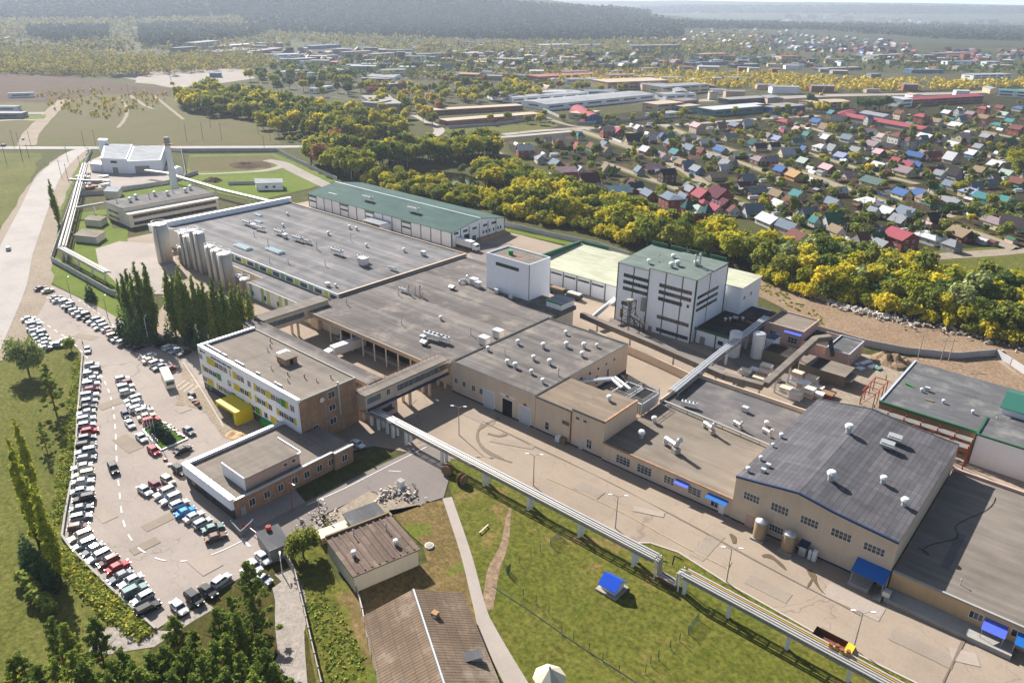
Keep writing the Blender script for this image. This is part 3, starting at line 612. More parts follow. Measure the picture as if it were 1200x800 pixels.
g2 = gallery('office_gallery','grey roofed gallery running behind the office roof to the silo yard',-200.5,-140.3,107.2,111.6,5.2,8.9,B_peach,R_mid)
for i in range(7): win(g2,'-y',107.2,-196+i*8,-190+i*8,6.4,8.2,8,1,fw=.07)
for x in (-190,-178,-166,-154): 
    for y in (107.8,111): MB().box(x-.3,x+.3,y-.3,y+.3,0,5.2).obj('post', B_peach, g2)
g3 = gallery('silo_yard_gallery','peach gallery with ribbon glazing bridging the yard to the main hall',-201.2,-196.4,111.9,136.0,5.2,9.4,B_peach,R_right)
win(g3,'+x',-196.4,113,126.5,6.4,8.3,30,1,fw=.07); win(g3,'+x',-196.4,127.8,129,6.4,7.8,2,1)
for y in (116.5,124):
    for x in (-200.6,-197): MB().box(x-.3,x+.3,y-.3,y+.3,0,5.2).obj('post', B_peach, g3)
MB().box(-200.9,-196.7,131.4,135.9,0,5.19).obj('stair_tower', B_peach, g3)

# ---- main production hall -------------------------------------------------
mh = thing('production_hall','huge flat grey roofed production hall behind the row of silos','building',(-260,170,0))
MB().box(-321,-199.6,142.6,204.6,0,8.4).obj('wall', B_cream, mh)
MB().box(-320.6,-200,143.1,204.2,8.403,8.5).obj('roof', R_main, mh)
m = MB(); m.box(-322.2,-320.6,136,206,7.8,10.6); m.obj('parapet', B_whiteb, mh)
m = MB(); m.box(-322.4,-320.4,135.8,206.2,10.603,10.75); m.obj('parapet_cap', B_tin, mh)
m = MB(); m.box(-320.6,-199.6,204.2,204.7,8.41,8.9); m.box(-200.2,-199.3,142.6,204.2,8.41,8.95); m.obj('roof_edge', plain('tan_coping', S(178,158,136), .8), mh)
m = MB(); m.box(-300,-240.03,138.6,142.59,0,5.9); m.box(-240,-199.6,132.6,142.59,0,5.9); m.obj('front_bay', B_cream, mh); m = MB(); m.box(-299.7,-240,138.9,142.33,5.903,6.0); m.box(-239.99,-199.9,132.9,142.33,5.903,6.0); m.obj('bay_roof', R_main, mh)
MB().box(-270,-199.7,142.35,142.58,6.01,8.9).obj('clerestory', B_white, mh)
for i in range(8): panel(mh,'-y',142.35,-268+i*8.6,-265.5+i*8.6,6.2,8.3,B_lime if i%2 else plain('pale_green_panel', S(146,174,112)),'coloured_panel'); win(mh,'-y',142.35,-264.5+i*8.6,-260.5+i*8.6,6.5,8.0,4,1,fm=B_green)
random.seed(5)
for i in range(22):
    x = -241+i*1.85; panel(mh,'-y',132.6,x,x+1.7,.4,5.7,[B_white,plain('pale_lime', S(198,204,130)),B_white,plain('pale_green_panel', S(146,174,112))][(i*7)%4] if i%3 else B_white,'coloured_panel')
for i in range(5): win(mh,'-y',132.52,-238+i*8,-236.8+i*8,1.5,3.2,1,2,fm=B_green)
m = MB(); m.box(-199.55,-199.3,142.8,204,6.5,8.9); m.obj('end_cladding', B_grey, mh)
def roof_unit(kind, x, y, z, rz=0, s=1.0):
    t = thing('rooftop_unit','','rooftop unit',(x,y,z), rz=rz)
    def part(mb, nm, mt):
        o = mb.obj(nm, mt); o.parent = t; return o
    if kind == 'fans':       # row condenser with fans on top, on legs
        m = MB(); m.box(-2.2*s,2.2*s,-.6*s,.6*s,.8*s,1.7*s); part(m,'casing',B_frame)
        for i in range(4): part(MB().cyl((-1.65*s+i*1.1*s,0,1.7*s),(-1.65*s+i*1.1*s,0,1.85*s),.4*s,10),'fan',B_dark)
        m = MB(); [m.box(a*2*s-.06,a*2*s+.06,b*.5*s-.06,b*.5*s+.06,0,.8*s) for a in (-1,1) for b in (-1,1)]; part(m,'leg_frame',B_galv)
    elif kind == 'box':
        part(MB().box(-.9*s,.9*s,-.7*s,.7*s,.3*s,1.7*s),'casing',B_galv); part(MB().box(-1*s,1*s,-.8*s,.8*s,1.703*s,1.8*s),'lid',B_tin); part(MB().box(-.8*s,.8*s,-.6*s,.6*s,0,.297*s),'base',B_grey)
    elif kind == 'cowl':
        part(MB().lathe((0,0,0),[(.5*s,0),(.5*s,.9*s)],10),'stub',B_galv); part(MB().lathe((0,0,.92*s),[(.35*s,0),(.72*s,.12*s),(.78*s,.45*s),(.55*s,.8*s),(.1*s,.95*s)],10),'cowl',B_frame)
    elif kind == 'stack':
        part(MB().cyl((0,0,0),(0,0,2.0*s),.16*s,8),'pipe',B_galv); part(MB().cyl((0,0,2.06*s),(0,0,2.3*s),.34*s,8,.04),'cap',B_grey)
    elif kind == 'duct':
        m = MB(); m.tube([(-1.6*s,0,.2*s),(-1.6*s,0,1.3*s),(1.2*s,0,1.5*s)],.42*s,10); part(m,'duct',B_galv); part(MB().tube([(1.2*s,0,1.5*s),(1.6*s,0,2.6*s),(2.1*s,0,3.0*s)],.42*s,10),'outlet',B_galv); part(MB().box(.7*s,1.7*s,-.6*s,.6*s,0,1.0*s),'fan_box',B_grey)
    elif kind == 'sky':
        part(MB().box(-3*s,3*s,-.9*s,.9*s,0,.45*s),'curb',B_frame); part(MB().box(-2.85*s,2.85*s,-.75*s,.75*s,.453*s,.55*s),'glazing',plain('skylight_glass',S(110,140,150),.2,var=.2))
    elif kind == 'louvre':
        part(MB().box(-1*s,1*s,-.8*s,.8*s,.5*s,1.4*s),'casing',B_grey); part(MB().ridge([(-1*s,.1*s+1.0*s),(0,1.75*s),(1*s,1.1*s)],-1.2*s,1.2*s,.08*s),'hood',B_galv); part(MB().box(-.7*s,.7*s,-.5*s,.5*s,0,.497*s),'base',B_dark)
    return t
UN = 'roof units of the production hall'
for k_,x,y,rz,s,lk in [('fans',-298.7,168.5,0,1.2,'white row of fans'),('box',-293,168,0,1,'grey metal box unit'),('fans',-287.3,167.6,.1,1.2,'white row of fans'),('fans',-275.5,169.5,0,1.3,'white row of fans'),('box',-270,168.6,0,1,'grey metal box unit'),('fans',-262.2,169.6,0,1.3,'white row of fans'),('fans',-257,170.4,0,1,'white row of fans'),
    ('fans',-236.1,169.6,0,1.4,'white row of fans'),('box',-218.5,168.2,0,1.7,'pale box unit'),('fans',-222,171,0,1.3,'white row of fans'),('fans',-206,172,0,.9,'white row of fans'),('sky',-270.3,149.3,0,1.6,'long raised skylight'),('sky',-257,155.3,0,1.6,'long raised skylight'),('sky',-309.9,180.8,0,.9,'short blue skylight'),('sky',-299.7,174.5,0,.9,'short blue skylight'),
    ('stack',-247.6,168.3,0,1.3,'thin vent stack'),('stack',-247.8,185.2,0,1,'thin vent stack'),('cowl',-260.8,183.7,0,.9,'round white vent cowl'),('cowl',-285,177.6,0,.8,'round white vent cowl'),('cowl',-262,195.8,0,.9,'round white vent cowl'),('cowl',-258,196.5,0,.9,'round white vent cowl'),('stack',-246.3,146,0,1,'thin vent stack'),('box',-209.5,145.4,0,.8,'grey metal box unit'),('cowl',-207,147,0,.7,'round white vent cowl'),
    ('cowl',-300,190,0,.8,'round white vent cowl'),('stack',-281,161,0,1,'thin vent stack'),('stack',-266,158,0,1.2,'thin vent stack'),('stack',-240,150,0,.9,'thin vent stack'),('cowl',-236,184,0,.8,'round white vent cowl'),('stack',-228,158,0,1,'thin vent stack'),('cowl',-220,190,0,.9,'round white vent cowl'),('box',-211,192,0,1,'grey metal box unit'),('fans',-313,141,.3,.9,'white row of fans'),('box',-306,143,0,1,'grey metal box unit')]:
    auto(roof_unit(k_,x,y,8.5 if y > 143 else 8.5,rz,s),lk,UN)
# ---- middle hall ----------------------------------------------------------
md = thing('loading_hall','broad brown grey roofed loading hall with a dark truck dock','building',(-168,160,0))
MB().prism([(-199.2,133),(-136.2,133),(-136.2,190),(-176,190),(-176,203),(-199.2,203)],0,6.4).obj('wall', B_cream, md)
m = MB(); m.prism([(-199.2,128),(-135.8,128),(-135.8,191),(-175.6,191),(-175.6,203.5),(-199.2,203.5)],6.6,7.9); m.obj('roof', R_mid, md)
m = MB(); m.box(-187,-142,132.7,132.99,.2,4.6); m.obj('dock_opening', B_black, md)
m = MB()
for i in range(9): m.box(-186.5+i*5.4,-186.2+i*5.4,128.6,128.9,0,6.59)
m.obj('canopy_posts', B_cream, md); md.children[-1].name = 'canopy_frame'
m = MB(); m.box(-199.2,-135.8,127.75,127.98,6.7,8.0); m.obj('roof_edge', plain('tan_coping', S(178,158,136)), md)
MB().box(-187,-142,130.6,132.68,0,1.1).obj('loading_dock', B_grey, md)
UM = 'roof units of the loading hall'
for k_,x,y,rz,s,lk in [('fans',-150.5,139.5,.1,1.4,'white row of fans'),('fans',-147.8,140.5,.1,1.2,'white row of fans'),('box',-152.5,137.5,0,.9,'grey metal box unit'),('louvre',-150,135.6,0,.9,'grey louvred box'),('box',-131.6+-5.5,147.5,0,1.5,'pale green lidded box'),('box',-137.5,154,0,1.5,'pale green lidded box'),('stack',-145,150,0,1,'thin vent stack'),
    ('stack',-184,160,0,1.5,'thin vent stack'),('stack',-182.4,161.5,0,1.3,'thin vent stack'),('stack',-180.5,162,0,1.7,'thin vent stack'),('stack',-186.5,157.5,0,1,'thin vent stack'),('fans',-187,160.5,0,.9,'white row of fans'),('stack',-178,161,0,1,'thin vent stack'),('louvre',-177,174,0,.9,'grey louvred box'),('duct',-178.5,181,1.2,.9,'bent silver duct'),('box',-174.5,182.4,0,1.4,'white lidded box'),('box',-171.8,181.6,0,1.2,'white lidded box'),('stack',-192,140,0,1,'thin vent stack'),('cowl',-160,152,0,.8,'round white vent cowl'),('stack',-166,141,0,.9,'thin vent stack'),('box',-156,181.3,0,.8,'grey metal box unit'),('box',-163,181.8,0,.9,'grey metal box unit')]:
    auto(roof_unit(k_,x,y,7.9,rz,s),lk,UM)
# ---- main shop (block B) --------------------------------------------------
ms = flat_block('main_shop','long peach rendered shop with three roller doors facing the service road',-134,-104.2,131,173.6,9.6,B_peach,R_B,.35,.3,B_dark)
panel(ms,'-y',131,-133.9,-104.3,0,.5,B_blue,'blue_plinth')
for x in (-133,-130,-126.4,-123.6): win(ms,'-y',131,x,x+1.3,3.1,4.9,2,1)
for x0,x1,nm in ((-122,-118.2,0),(-115.2,-111.8,1),(-109.4,-105.7,0)):
    panel(ms,'-y',131,x0-.2,x1+.2,.55,5.3,B_frame,'door_frame',.05); panel(ms,'-y',130.94,x0,x1,.0,5.0,B_black if nm else B_door,'roller_door',.06)
panel(ms,'-y',131,-116,-111,5.8,6.3,B_frame,'sign_board'); panel(ms,'-y',130.9,-114,-113,5.85,6.25,B_red,'sign_mark',.02); panel(ms,'-y',130.9,-108,-107,5.5,6.1,B_red,'sign_mark',.02)
for y in (150,154,158,162,166): win(ms,'+x',-104.2,y,y+1.2,6.6,7.6,1,1,name='high_window')
for y in (147,153,157.5,163): win(ms,'+x',-104.2,y,y+1.3,2.4,5.2,2,3)
panel(ms,'+x',-104.2,146,173.5,0,1.4,B_blue,'blue_plinth')
ma = thing('shop_annex','brown roofed end bay of the peach shop beside the cooling units','building',(-93.6,137.5,0))
MB().box(-104.1,-83.2,131,145.4,0,9.2).obj('wall', B_peach, ma); MB().box(-104,-92.6,131.3,145.2,9.203,9.4).obj('roof', R_brown, ma)
MB().box(-92.5,-83.5,131.3,145.2,9.9,10.1).obj('tower_roof', R_brown, ma); MB().box(-92.55,-83.2,131,145.4,9.202,9.897).obj('tower_wall', B_peach, ma)
m = MB(); m.box(-104.1,-92.6,130.85,131.25,9.21,9.55); m.box(-92.7,-83.1,130.85,131.25,9.9,10.25); m.obj('roof_edge', B_dark, ma)
m = MB(); m.box(-83.6,-83.1,131.26,145.5,9.9,10.3); m.obj('coping', B_brick, ma)
for x in (-91.6,-89.4): win(ma,'-y',131,x,x+1.3,7.8,8.7,1,1,name='high_window')
win(ma,'-y',131,-100.9,-99.5,1.3,3.6,1,2); win(ma,'-y',131,-88,-86.4,1.3,3.9,2,2); panel(ma,'-y',131,-95.5,-93.4,5.0,6.0,GLd,'louvre'); panel(ma,'-y',131,-90.2,-89.1,0,2.4,B_door,'door'); panel(ma,'-y',131,-104,-83.3,0,.45,B_blue,'blue_plinth',.04); MB().box(-93,-92.7,130.84,131,0,9.2).obj('pilaster', B_rust, ma)
UB = 'roof vents of the peach shop'
for k_,x,y,s in [('cowl',-128,152,.9),('cowl',-121,155,1),('cowl',-118,147,.9),('stack',-126,144,.8),('cowl',-131.5,143,.8),('cowl',-121.5,140,.9),('cowl',-118.5,139.8,1),('cowl',-113,140,.8),('cowl',-116.5,160,1),('cowl',-109.5,158,.9),('cowl',-112.5,163,1),('cowl',-122,167,.8),('cowl',-107.5,138,.8),('stack',-107,144,1),('cowl',-113,147.8,1),('cowl',-110,166,.7)]:
    auto(roof_unit(k_,x,y,9.3,0,s),('round white vent cowl' if k_ == 'cowl' else 'thin vent stack'),UB)
auto(roof_unit('cowl',-88.5,140.5,10.1,0,.9),'round white vent cowl on the brown annex roof',UB)
# cooling units in the notch
for i,(x,lab) in enumerate(((-93.4,'grey cooling tower with black fan deck, the inner of two beside the brown annex'),(-88.2,'grey cooling tower with black fan deck, the outer of two beside the brown annex'))):
    t = thing('cooling_tower',lab,'cooling tower',(x+2.4,152,0),'cooling towers of the shop'); MB().box(x,x+4.6,148.4,157,4.4,7.6).obj('casing', B_galv, t); MB().box(x+.4,x+4.2,149,156.4,7.603,7.7).obj('fan_deck', B_black, t)
    m = MB(); 
    for a in (x+.1,x+4.5):
        for b in (148.6,152.7,156.8): m.beam((a,b,0),(a,b,8.9),.16,.16)
    for z in (8.3,8.9): m.beam((x+.1,148.6,z),(x+4.5,148.6,z),.08,.08); m.beam((x+4.5,148.6,z),(x+4.5,156.8,z),.08,.08); m.beam((x+.1,156.8,z),(x+4.5,156.8,z),.08,.08)
    m.obj('railing', B_steel, t); m = MB(); [m.box(x+.2+q*.75,x+.5+q*.75,148.2,148.39,4.6,7.4) for q in range(6)]; m.obj('louvre', B_grey, t)
# ---- low block ------------------------------------------------------------
lb = thing('low_shop','low flat roofed peach workshop with blue awnings between the shop and the tall hall','building',(-66,152,0))
MB().box(-83.1,-49.8,130.6,177,0,4.7).obj('wall', B_peach, lb); MB().box(-83,-50,130.9,157,4.703,4.8).obj('roof', R_low, lb); MB().box(-83,-50,157.05,176.7,4.703,4.82).obj('grey_roof', R_lowg, lb)
MB().box(-83.1,-49.8,130.4,130.88,4.705,4.95).obj('roof_edge', B_brick, lb); MB().box(-83.3,-49.8,176.72,177.1,4.0,6.0).obj('rear_parapet', B_peach, lb); MB().box(-83.4,-83.11,157,176.7,4.71,5.8).obj('side_parapet', B_peach, lb)
for a,b,z0,z1,n,z in ((-79.1,-75.2,1.3,3.6,4,3),(-73.3,-69.4,1.3,3.6,4,3),(-66.3,-63.6,1.6,3.6,3,3),(-60.2,-57,1.6,3.7,3,3),(-54.6,-52.8,1.0,2.6,2,1)): win(lb,'-y',130.6,a,b,z0,z1,n,z)
panel(lb,'-y',130.6,-52.6,-51.4,0,2.4,B_frame,'door'); panel(lb,'-y',130.6,-83,-49.9,0,.4,B_blue,'blue_plinth',.05)
def awning(parent, x0,x1,y,z,dep,drop,mt,name='awning'):
    m = MB(); m.add([(x0,y,z),(x1,y,z),(x1,y-dep,z-drop),(x0,y-dep,z-drop),(x0,y,z-.08),(x1,y,z-.08),(x1,y-dep,z-drop-.08),(x0,y-dep,z-drop-.08)],[(0,1,2,3),(7,6,5,4),(0,4,5,1),(1,5,6,2),(2,6,7,3),(3,7,4,0)]); return m.obj(name, mt, parent)
awning(lb,-63.2,-59.8,130.5,4.0,1.3,.5,B_awn2); awning(lb,-55.4,-50.6,130.5,4.0,1.5,.5,B_awn)
UL = 'roof units of the low workshop'
for k_,x,y,rz,s,lk in [('duct',-69.5,139,-.4,1.4,'big bent silver duct'),('cowl',-77.5,138.6,0,1.2,'tall white vent cowl'),('cowl',-79,147,0,1,'white vent cowl'),('duct',-67,152.5,-.5,1.1,'bent silver duct'),('fans',-76.5,160,.2,.9,'white twin fan box'),('duct',-62.5,159,-.4,.8,'small bent duct'),('duct',-55.6,160.5,-.4,.8,'small bent duct'),('cowl',-57.5,164.5,0,.8,'white vent cowl'),('stack',-66,168,0,.8,'thin vent stack'),('box',-64.6,167.6,0,.8,'grey metal box')]: auto(roof_unit(k_,x,y,4.82,rz,s),lk,UL)
t = thing('roof_pipe','long white pipe on trestles crossing the low flat roof','pipe',(-68,156,4.82)); MB().tube([(-82,157,5.7),(-66,156,5.7),(-50.2,154.8,5.7)],.26,8).obj('pipe', B_steel, t); m = MB(); [m.beam((-80+i*5,156.85-i*.35,4.8),(-80+i*5,156.85-i*.35,5.45),.15,.15) for i in range(6)]; m.obj('trestle', B_grey, t)
# ---- tall hall (hall C) ---------------------------------------------------
hc = thing('arched_hall','tall peach hall with a shallow arched dark felt roof and white gridded windows','building',(-33.8,152.8,0))
prof = [(-49.8,10.9),(-45,11.6),(-41,12.3),(-37,12.9),(-33.4,12.4),(-30,11.9),(-25,11.5),(-18,11.0)]
m = MB(); n_ = len(prof); vs = [(x,130.4,0) for x,z in prof]+[(x,130.4,z-.25) for x,z in prof]+[(x,174.8,0) for x,z in prof]+[(x,174.8,z-.25) for x,z in prof]
fs = []
for i in range(n_-1): fs += [(i,i+1,n_+i+1,n_+i),(2*n_+i+1,2*n_+i,3*n_+i,3*n_+i+1)]
fs += [(0,n_,3*n_,2*n_),(n_-1,3*n_-1,4*n_-1,2*n_-1)]; m.add(vs,fs); m.obj('wall', B_peach, hc)
MB().ridge([(a,b) for a,b in prof],130.5,175,.24,'y').obj('roof', R_C, hc)
m = MB(); m.ridge([(a,b+.12) for a,b in prof],130.05,130.49,.4,'y'); m.obj('blue_edge', B_blue, hc)
m = MB(); m.ridge([(a,b+.12) for a,b in prof],174.9,175.4,.5,'y'); m.obj('rear_edge', B_dark, hc)
for a,b,z0,z1 in ((-47.7,-44.2,6.3,8.2),(-41.8,-38.1,6.4,8.4),(-35.7,-32.1,6.4,8.3),(-29.7,-25.8,6.5,8.4),(-23.6,-19.7,6.5,8.3),(-41.4,-38.4,1.6,3.3)): win(hc,'-y',130.4,a,b,z0,z1,5,2,fw=.1)
panel(hc,'-y',130.4,-46.4,-44.7,0,2.9,B_pink,'door'); panel(hc,'-y',130.4,-49.7,-18.1,0,.45,B_blue,'blue_plinth',.05)
awning(hc,-24,-17.9,130.35,4.4,3.4,1.1,B_awn,'canopy'); m = MB(); m.beam((-23.7,127.1,0),(-23.7,127.1,3.2),.1,.1); m.beam((-18.1,127.1,0),(-18.1,127.1,3.2),.1,.1); m.obj('canopy_posts', B_steel, hc); hc.children[-1].name='canopy_frame'
m = MB(); m.box(-24,-20.2,126.6,130.3,.1,.9); m.obj('loading_step', B_grey, hc); panel(hc,'-y',130.4,-19.8,-18.6,0,2.3,B_galv,'side_door')
UC = 'vents on the dark arched roof'
for k_,x,y,z,s,lk in [('cowl',-37.6,160,12.9,1.3,'big white vent cowl'),('cowl',-34,139.4,12.5,1.3,'big white vent cowl'),('cowl',-26,147,11.6,1.0,'white vent cowl'),('cowl',-20.6,142.5,11.1,1.1,'white vent cowl'),('louvre',-29.4,161,11.8,1.2,'grey louvred vent box'),('louvre',-29,165,11.8,1.2,'grey louvred vent box'),('cowl',-48.6,133,11.1,.7,'small white vent cowl'),('cowl',-48.5,139,11.1,.6,'small white vent cowl'),('cowl',-49,151,11.0,.7,'small grey vent cowl'),('cowl',-48.8,146,11.1,.5,'small grey vent cowl'),('box',-46,134.6,11.4,.5,'small white hatch'),('box',-46,137,11.4,.5,'small white hatch')]: auto(roof_unit(k_,x,y,z,0,s),lk,UC)
for x,lab in ((-42.3,'tan upright tank by the pink door of the tall hall'),(-36.4,'tan upright tank nearest the blue equipment hood')):
    t = thing('dust_silo',lab,'tank',(x,128.3,0),'tan tanks before the tall hall'); MB().lathe((x,128.3,.5),[(1.3,0),(1.35,.2),(1.35,3.7),(1.3,3.8)],16).obj('shell', B_tan, t, True); MB().lathe((x,128.3,4.32),[(1.36,0),(1.1,.3),(.4,.55),(.2,.7)],16).obj('dome', B_galv, t, True); MB().box(x-1.4,x+1.4,126.9,129.7,0,.49).obj('pad', B_grey, t)
t = thing('equipment_hood','blue roofed equipment booth beside the tan tanks','booth',(-33.7,129.4,0)); MB().box(-34.3,-33,128.7,130.3,0,2.2).obj('casing', B_galv, t); awning(t,-34.6,-32.7,130.3,3.0,1.9,.5,B_blue,'roof')
t = thing('gas_unit','white upright gas unit beside the blue roofed booth','gas unit',(-32,129.2,0)); MB().lathe((-32.2,129,0),[(.3,0),(.34,.1),(.34,2.0),(.1,2.3)],10).obj('cylinder', B_frame, t); MB().box(-31.7,-30.9,128.8,129.8,0,2.3).obj('casing', B_frame, t)
# ---- right low block ------------------------------------------------------
rb = thing('low_warehouse','low wide warehouse with worn tan felt roof at the right edge','building',(15,152,0))
MB().box(-17.7,62,130.2,174.6,0,4.6).obj('wall', plain('ochre_render', S(200,166,124), .9, var=.14, scale=.4), rb); MB().box(-17.6,61.7,130.5,174.3,4.603,4.7).obj('roof', R_right, rb)
MB().box(-17.7,62,130.0,130.48,4.605,4.95).obj('roof_edge', B_grey, rb); MB().box(-17.6,62,174.32,174.8,4.605,5.4).obj('rear_parapet', B_pink, rb); MB().box(-11.4,-9.9,137.5,151,4.702,4.73).obj('roof_patch', R_lowg, rb)
for a,b in ((-4.6,-2.4),(1.8,4.6),(6,9)): win(rb,'-y',130.2,a,b,2.2,3.8,3,1)
for x0,x1 in ((-2.2,1.4),(2.8,8)): awning(rb,x0,x1,130.2,3.6,2.6,.8,B_awn2 if x0<0 else B_awn,'canopy')
MB().box(-17.4,3,126.4,130.1,0,1.1).obj('loading_platform', B_grey, rb); m = MB(); [m.box(x-.05,x+.05,127.6,127.7,1.1,2.8) for x in (-2,1.2,2.9)]; m.obj('canopy_frame', B_steel, rb)
t = thing('steel_steps','grey steel steps and box at the end of the loading platform','steps',(-18.3,127,0)); m = MB(); [m.box(-19.2+i*.35,-18.8+i*.35,125.8,127.2,0,.25+i*.22) for i in range(4)]; m.obj('tread', B_grey, t); MB().box(-17.9,-16.6,126.6,128,1.12,2.2).obj('crate', B_galv, t)
t = tag(MB().tube([(-16+7*i/30+1.2*math.sin(i*.5),139+.06*i*(1+i*.5)+1.3*math.cos(i*.42),4.8) for i in range(31)],.05,6).obj('cable', B_black),'black cable snaking over the low right roof','cable')
auto(roof_unit('stack',-7.4,134.6,4.7,0,.6),'small rusty vent on the low right roof','roof units at the right edge')
# ---- far right building ---------------------------------------------------
fr = thing('far_hall','grey flat roofed hall with green trim beyond the red pipe racks','building',(0,208,0))
MB().box(-39.5,60,192.8,225,0,6.6).obj('wall', B_wood, fr); MB().box(-39.2,60,193.1,224.8,6.603,6.9).obj('roof', R_far, fr)
m = MB(); m.box(-39.6,-16,192.5,193.05,6.4,7.1); m.obj('green_edge', B_green, fr); m = MB(); m.box(-39.8,-39.25,193.1,225.2,6.4,7.2); m.obj('side_edge', B_tin, fr)
MB().box(-16.5,60,189,192.4,0,7.9).obj('white_wing', B_white, fr); MB().box(-16.3,60,189.3,200,7.903,8.0).obj('wing_roof', R_far, fr); m = MB(); m.box(-16.8,60,188.8,189.25,7.95,8.35); m.box(-16.8,-16.35,189.25,200,7.95,8.35); m.box(-16.85,-16.52,188.8,189.2,0,7.9); m.obj('green_trim', B_green, fr)
t = thing('roof_cabin','white cabin with green sheet roof on the far right roof','cabin',(10,212,6.9)); MB().box(-14.6,40,207,218,6.92,8.9).obj('wall', B_white, t); MB().ridge([(206.2,8.9),(212.5,10.9),(218.8,8.9)],-15.2,41,.15).obj('roof', plain('green_roof', S(46,100,86), .5), t)
for k_,x,y,s in [('cowl',-33,206,.6),('cowl',-27,203,.6),('cowl',-20,202,.6),('box',-32,207.5,.6),('stack',-14.6,200.4,.8)]: auto(roof_unit(k_,x,y,6.9 if y!=200.4 else 6.9,0,s),'small dark roof vent','vents on the far right hall')
t = tag(MB().cyl((-37.4,207.6,7.25),(-34.8,206.6,7.2),.3,8,.08).obj('hose_reel', B_greenp),'bright green tapered hose lying on the far right roof','hose'); t = tag(MB().box(-31,-29,201.7,202.4,6.91,7.1).obj('board', B_wood),'pale board lying on the far right roof','board')
# red steel racks between
for k_,(x0,x1,y,lab) in enumerate(((-42,-17,185.6,'front red steel rack of pale pipes behind the tall hall'),(-40,-17,189.6,'rear red steel rack of pale pipes under the green trim'))):
    t = thing('pipe_rack',lab,'pipe rack',((x0+x1)/2,y,0)); m = MB()
    for i in range(7):
        x = x0+(x1-x0)*i/6; m.beam((x,y-.9,0),(x,y-.9,6.6),.25,.25); m.beam((x,y+.9,0),(x,y+.9,6.6),.25,.25); m.beam((x,y-1.1,5.6),(x,y+1.1,5.6),.2,.2); m.beam((x,y-1.1,4.4),(x,y+1.1,4.4),.2,.2); m.beam((x,y-.9,0),(x,y+.9,6.4),.12,.12)
    m.obj('frame', B_red, t); m = MB(); [m.cyl((x0,y-.9+j*.45,5.85),(x1,y-.9+j*.45,5.85),.13,6) for j in range(5)]; m.obj('pipe', B_steel, t); m=MB(); [m.cyl((x0,y-.8+j*.7,4.6),(x1,y-.8+j*.7,4.6),.12,6) for j in range(3)]; m.obj('lower_pipe', B_rust, t)
# ---- long green warehouse -------------------------------------------------
gh = thing('green_warehouse','long white panelled warehouse with dark green pitched roof and truck dock','building',(-282,243.5,0))
m = MB(); m.prism([(-335.4,226),(-229.6,226),(-229.6,261),(-335.4,261)],0,6.9); m.add([(-229.6,226,6.9),(-229.6,261,6.9),(-229.6,243.8,9.7)],[(0,1,2)]); m.add([(-335.4,226,6.9),(-335.4,261,6.9),(-335.4,243.8,9.7)],[(0,1,2)]); m.obj('wall', B_whiteb, gh)
MB().ridge([(225.5,6.95),(243.8,10.0),(261.5,6.95)],-336,-229,.22).obj('roof', R_green, gh); MB().box(-336,-229,243.5,244.1,10.003,10.16).obj('ridge_cap', B_tin, gh)
m = MB()
for i in range(17): m.box(-335.3+i*6.6-.14,-335.3+i*6.6+.14,225.82,225.99,0,6.7)
for y in (226.1,231.5,237,243.6,249.5,255,260.9): m.box(-229.59,-229.42,y-.12,y+.12,0,6.9 if y < 227 or y > 260 else 7.6)
m.obj('green_trim', B_green, gh)
for i in (0,4,7,11): 
    x = -335.3+i*6.6; win(gh,'-y',226,x+.4,x+6.2,5.4,6.3,6,1,fm=B_green); win(gh,'-y',226,x+.4,x+6.2,3.0,3.8,6,1,fm=B_green)
for y in (227.4,233.2,239.2,246.2,252): win(gh,'+x',-229.6,y,y+2.8,5.4,6.5,3,1,fm=B_green)
for y in (246,248,250.2,253,256,257.8): win(gh,'+x',-229.6,y,y+.9,2.2,3.6,1,1,fm=B_green)
for y in (228.6,233.8): panel(gh,'+x',-229.6,y,y+3.4,0,4.2,B_black,'dock_door')
panel(gh,'+x',-229.6,239,241.4,0,2.6,GLd,'entrance'); m = MB(); m.box(-229.58,-226,242,261,0,1.0); m.obj('ramp', B_brick, gh)
MB().box(-283,-270,219,225.9,3.6,3.9).obj('canopy', R_pale, gh); MB().box(-282.8,-282.5,219.2,225.8,0,3.597).obj('canopy_wall', B_whiteb, gh); m = MB(); m.box(-270.3,-270,219.2,225.8,0,3.59); m.obj('canopy_screen', B_whiteb, gh)
for x,y,z in ((-296,233.5,8.3),(-263,234,8.4)):
    t = roof_unit('fans',x,y,z,0,1.5); auto(t,'white row of fans on the dark green roof','fan units on the green roof')
t = tag(MB().box(-325,-318,231,231.5,7.95,8.2).obj('roof_ladder', B_tin),'pale ladder strip lying on the dark green roof','ladder')
# ---- small white tower ----------------------------------------------------
st = flat_block('white_tower','plain windowless looking white cube tower standing','tower' and -169.6,-150.4,183.6,195,20.6,B_whiteb,R_admin,.5,.35,B_tin) if False else flat_block('white_tower','white clad cube tower with one dark window band standing behind the brown roof',-169.6,-150.4,183.6,195,20.6,B_whiteb,R_admin,.5,.35,B_tin,cat='tower')
win(st,'-y',183.6,-165.2,-154.8,17.2,18.4,12,1,fm=B_green); m = MB(); m.box(-150.38,-150.2,183.5,183.8,7.9,20.5); m.obj('ladder', B_grey, st)
t = thing('roof_drum','green ribbed drum on the white cube tower','drum',(-163,188.8,20.1)); MB().lathe((-163,188.8,20.2),[(.8,0),(.85,.1),(.8,.7),(.85,.75),(.8,1.4),(.85,1.5)],12).obj('drum', B_greenp, t); MB().box(-163.9,-162.1,187.9,189.7,20.13,20.197).obj('base', B_grey, t)
tag(MB().cbox((-159.3,188.9,20.2),1.5,.5,.2,.3).obj('plank', B_orange),'orange plank on the white cube tower roof','plank')
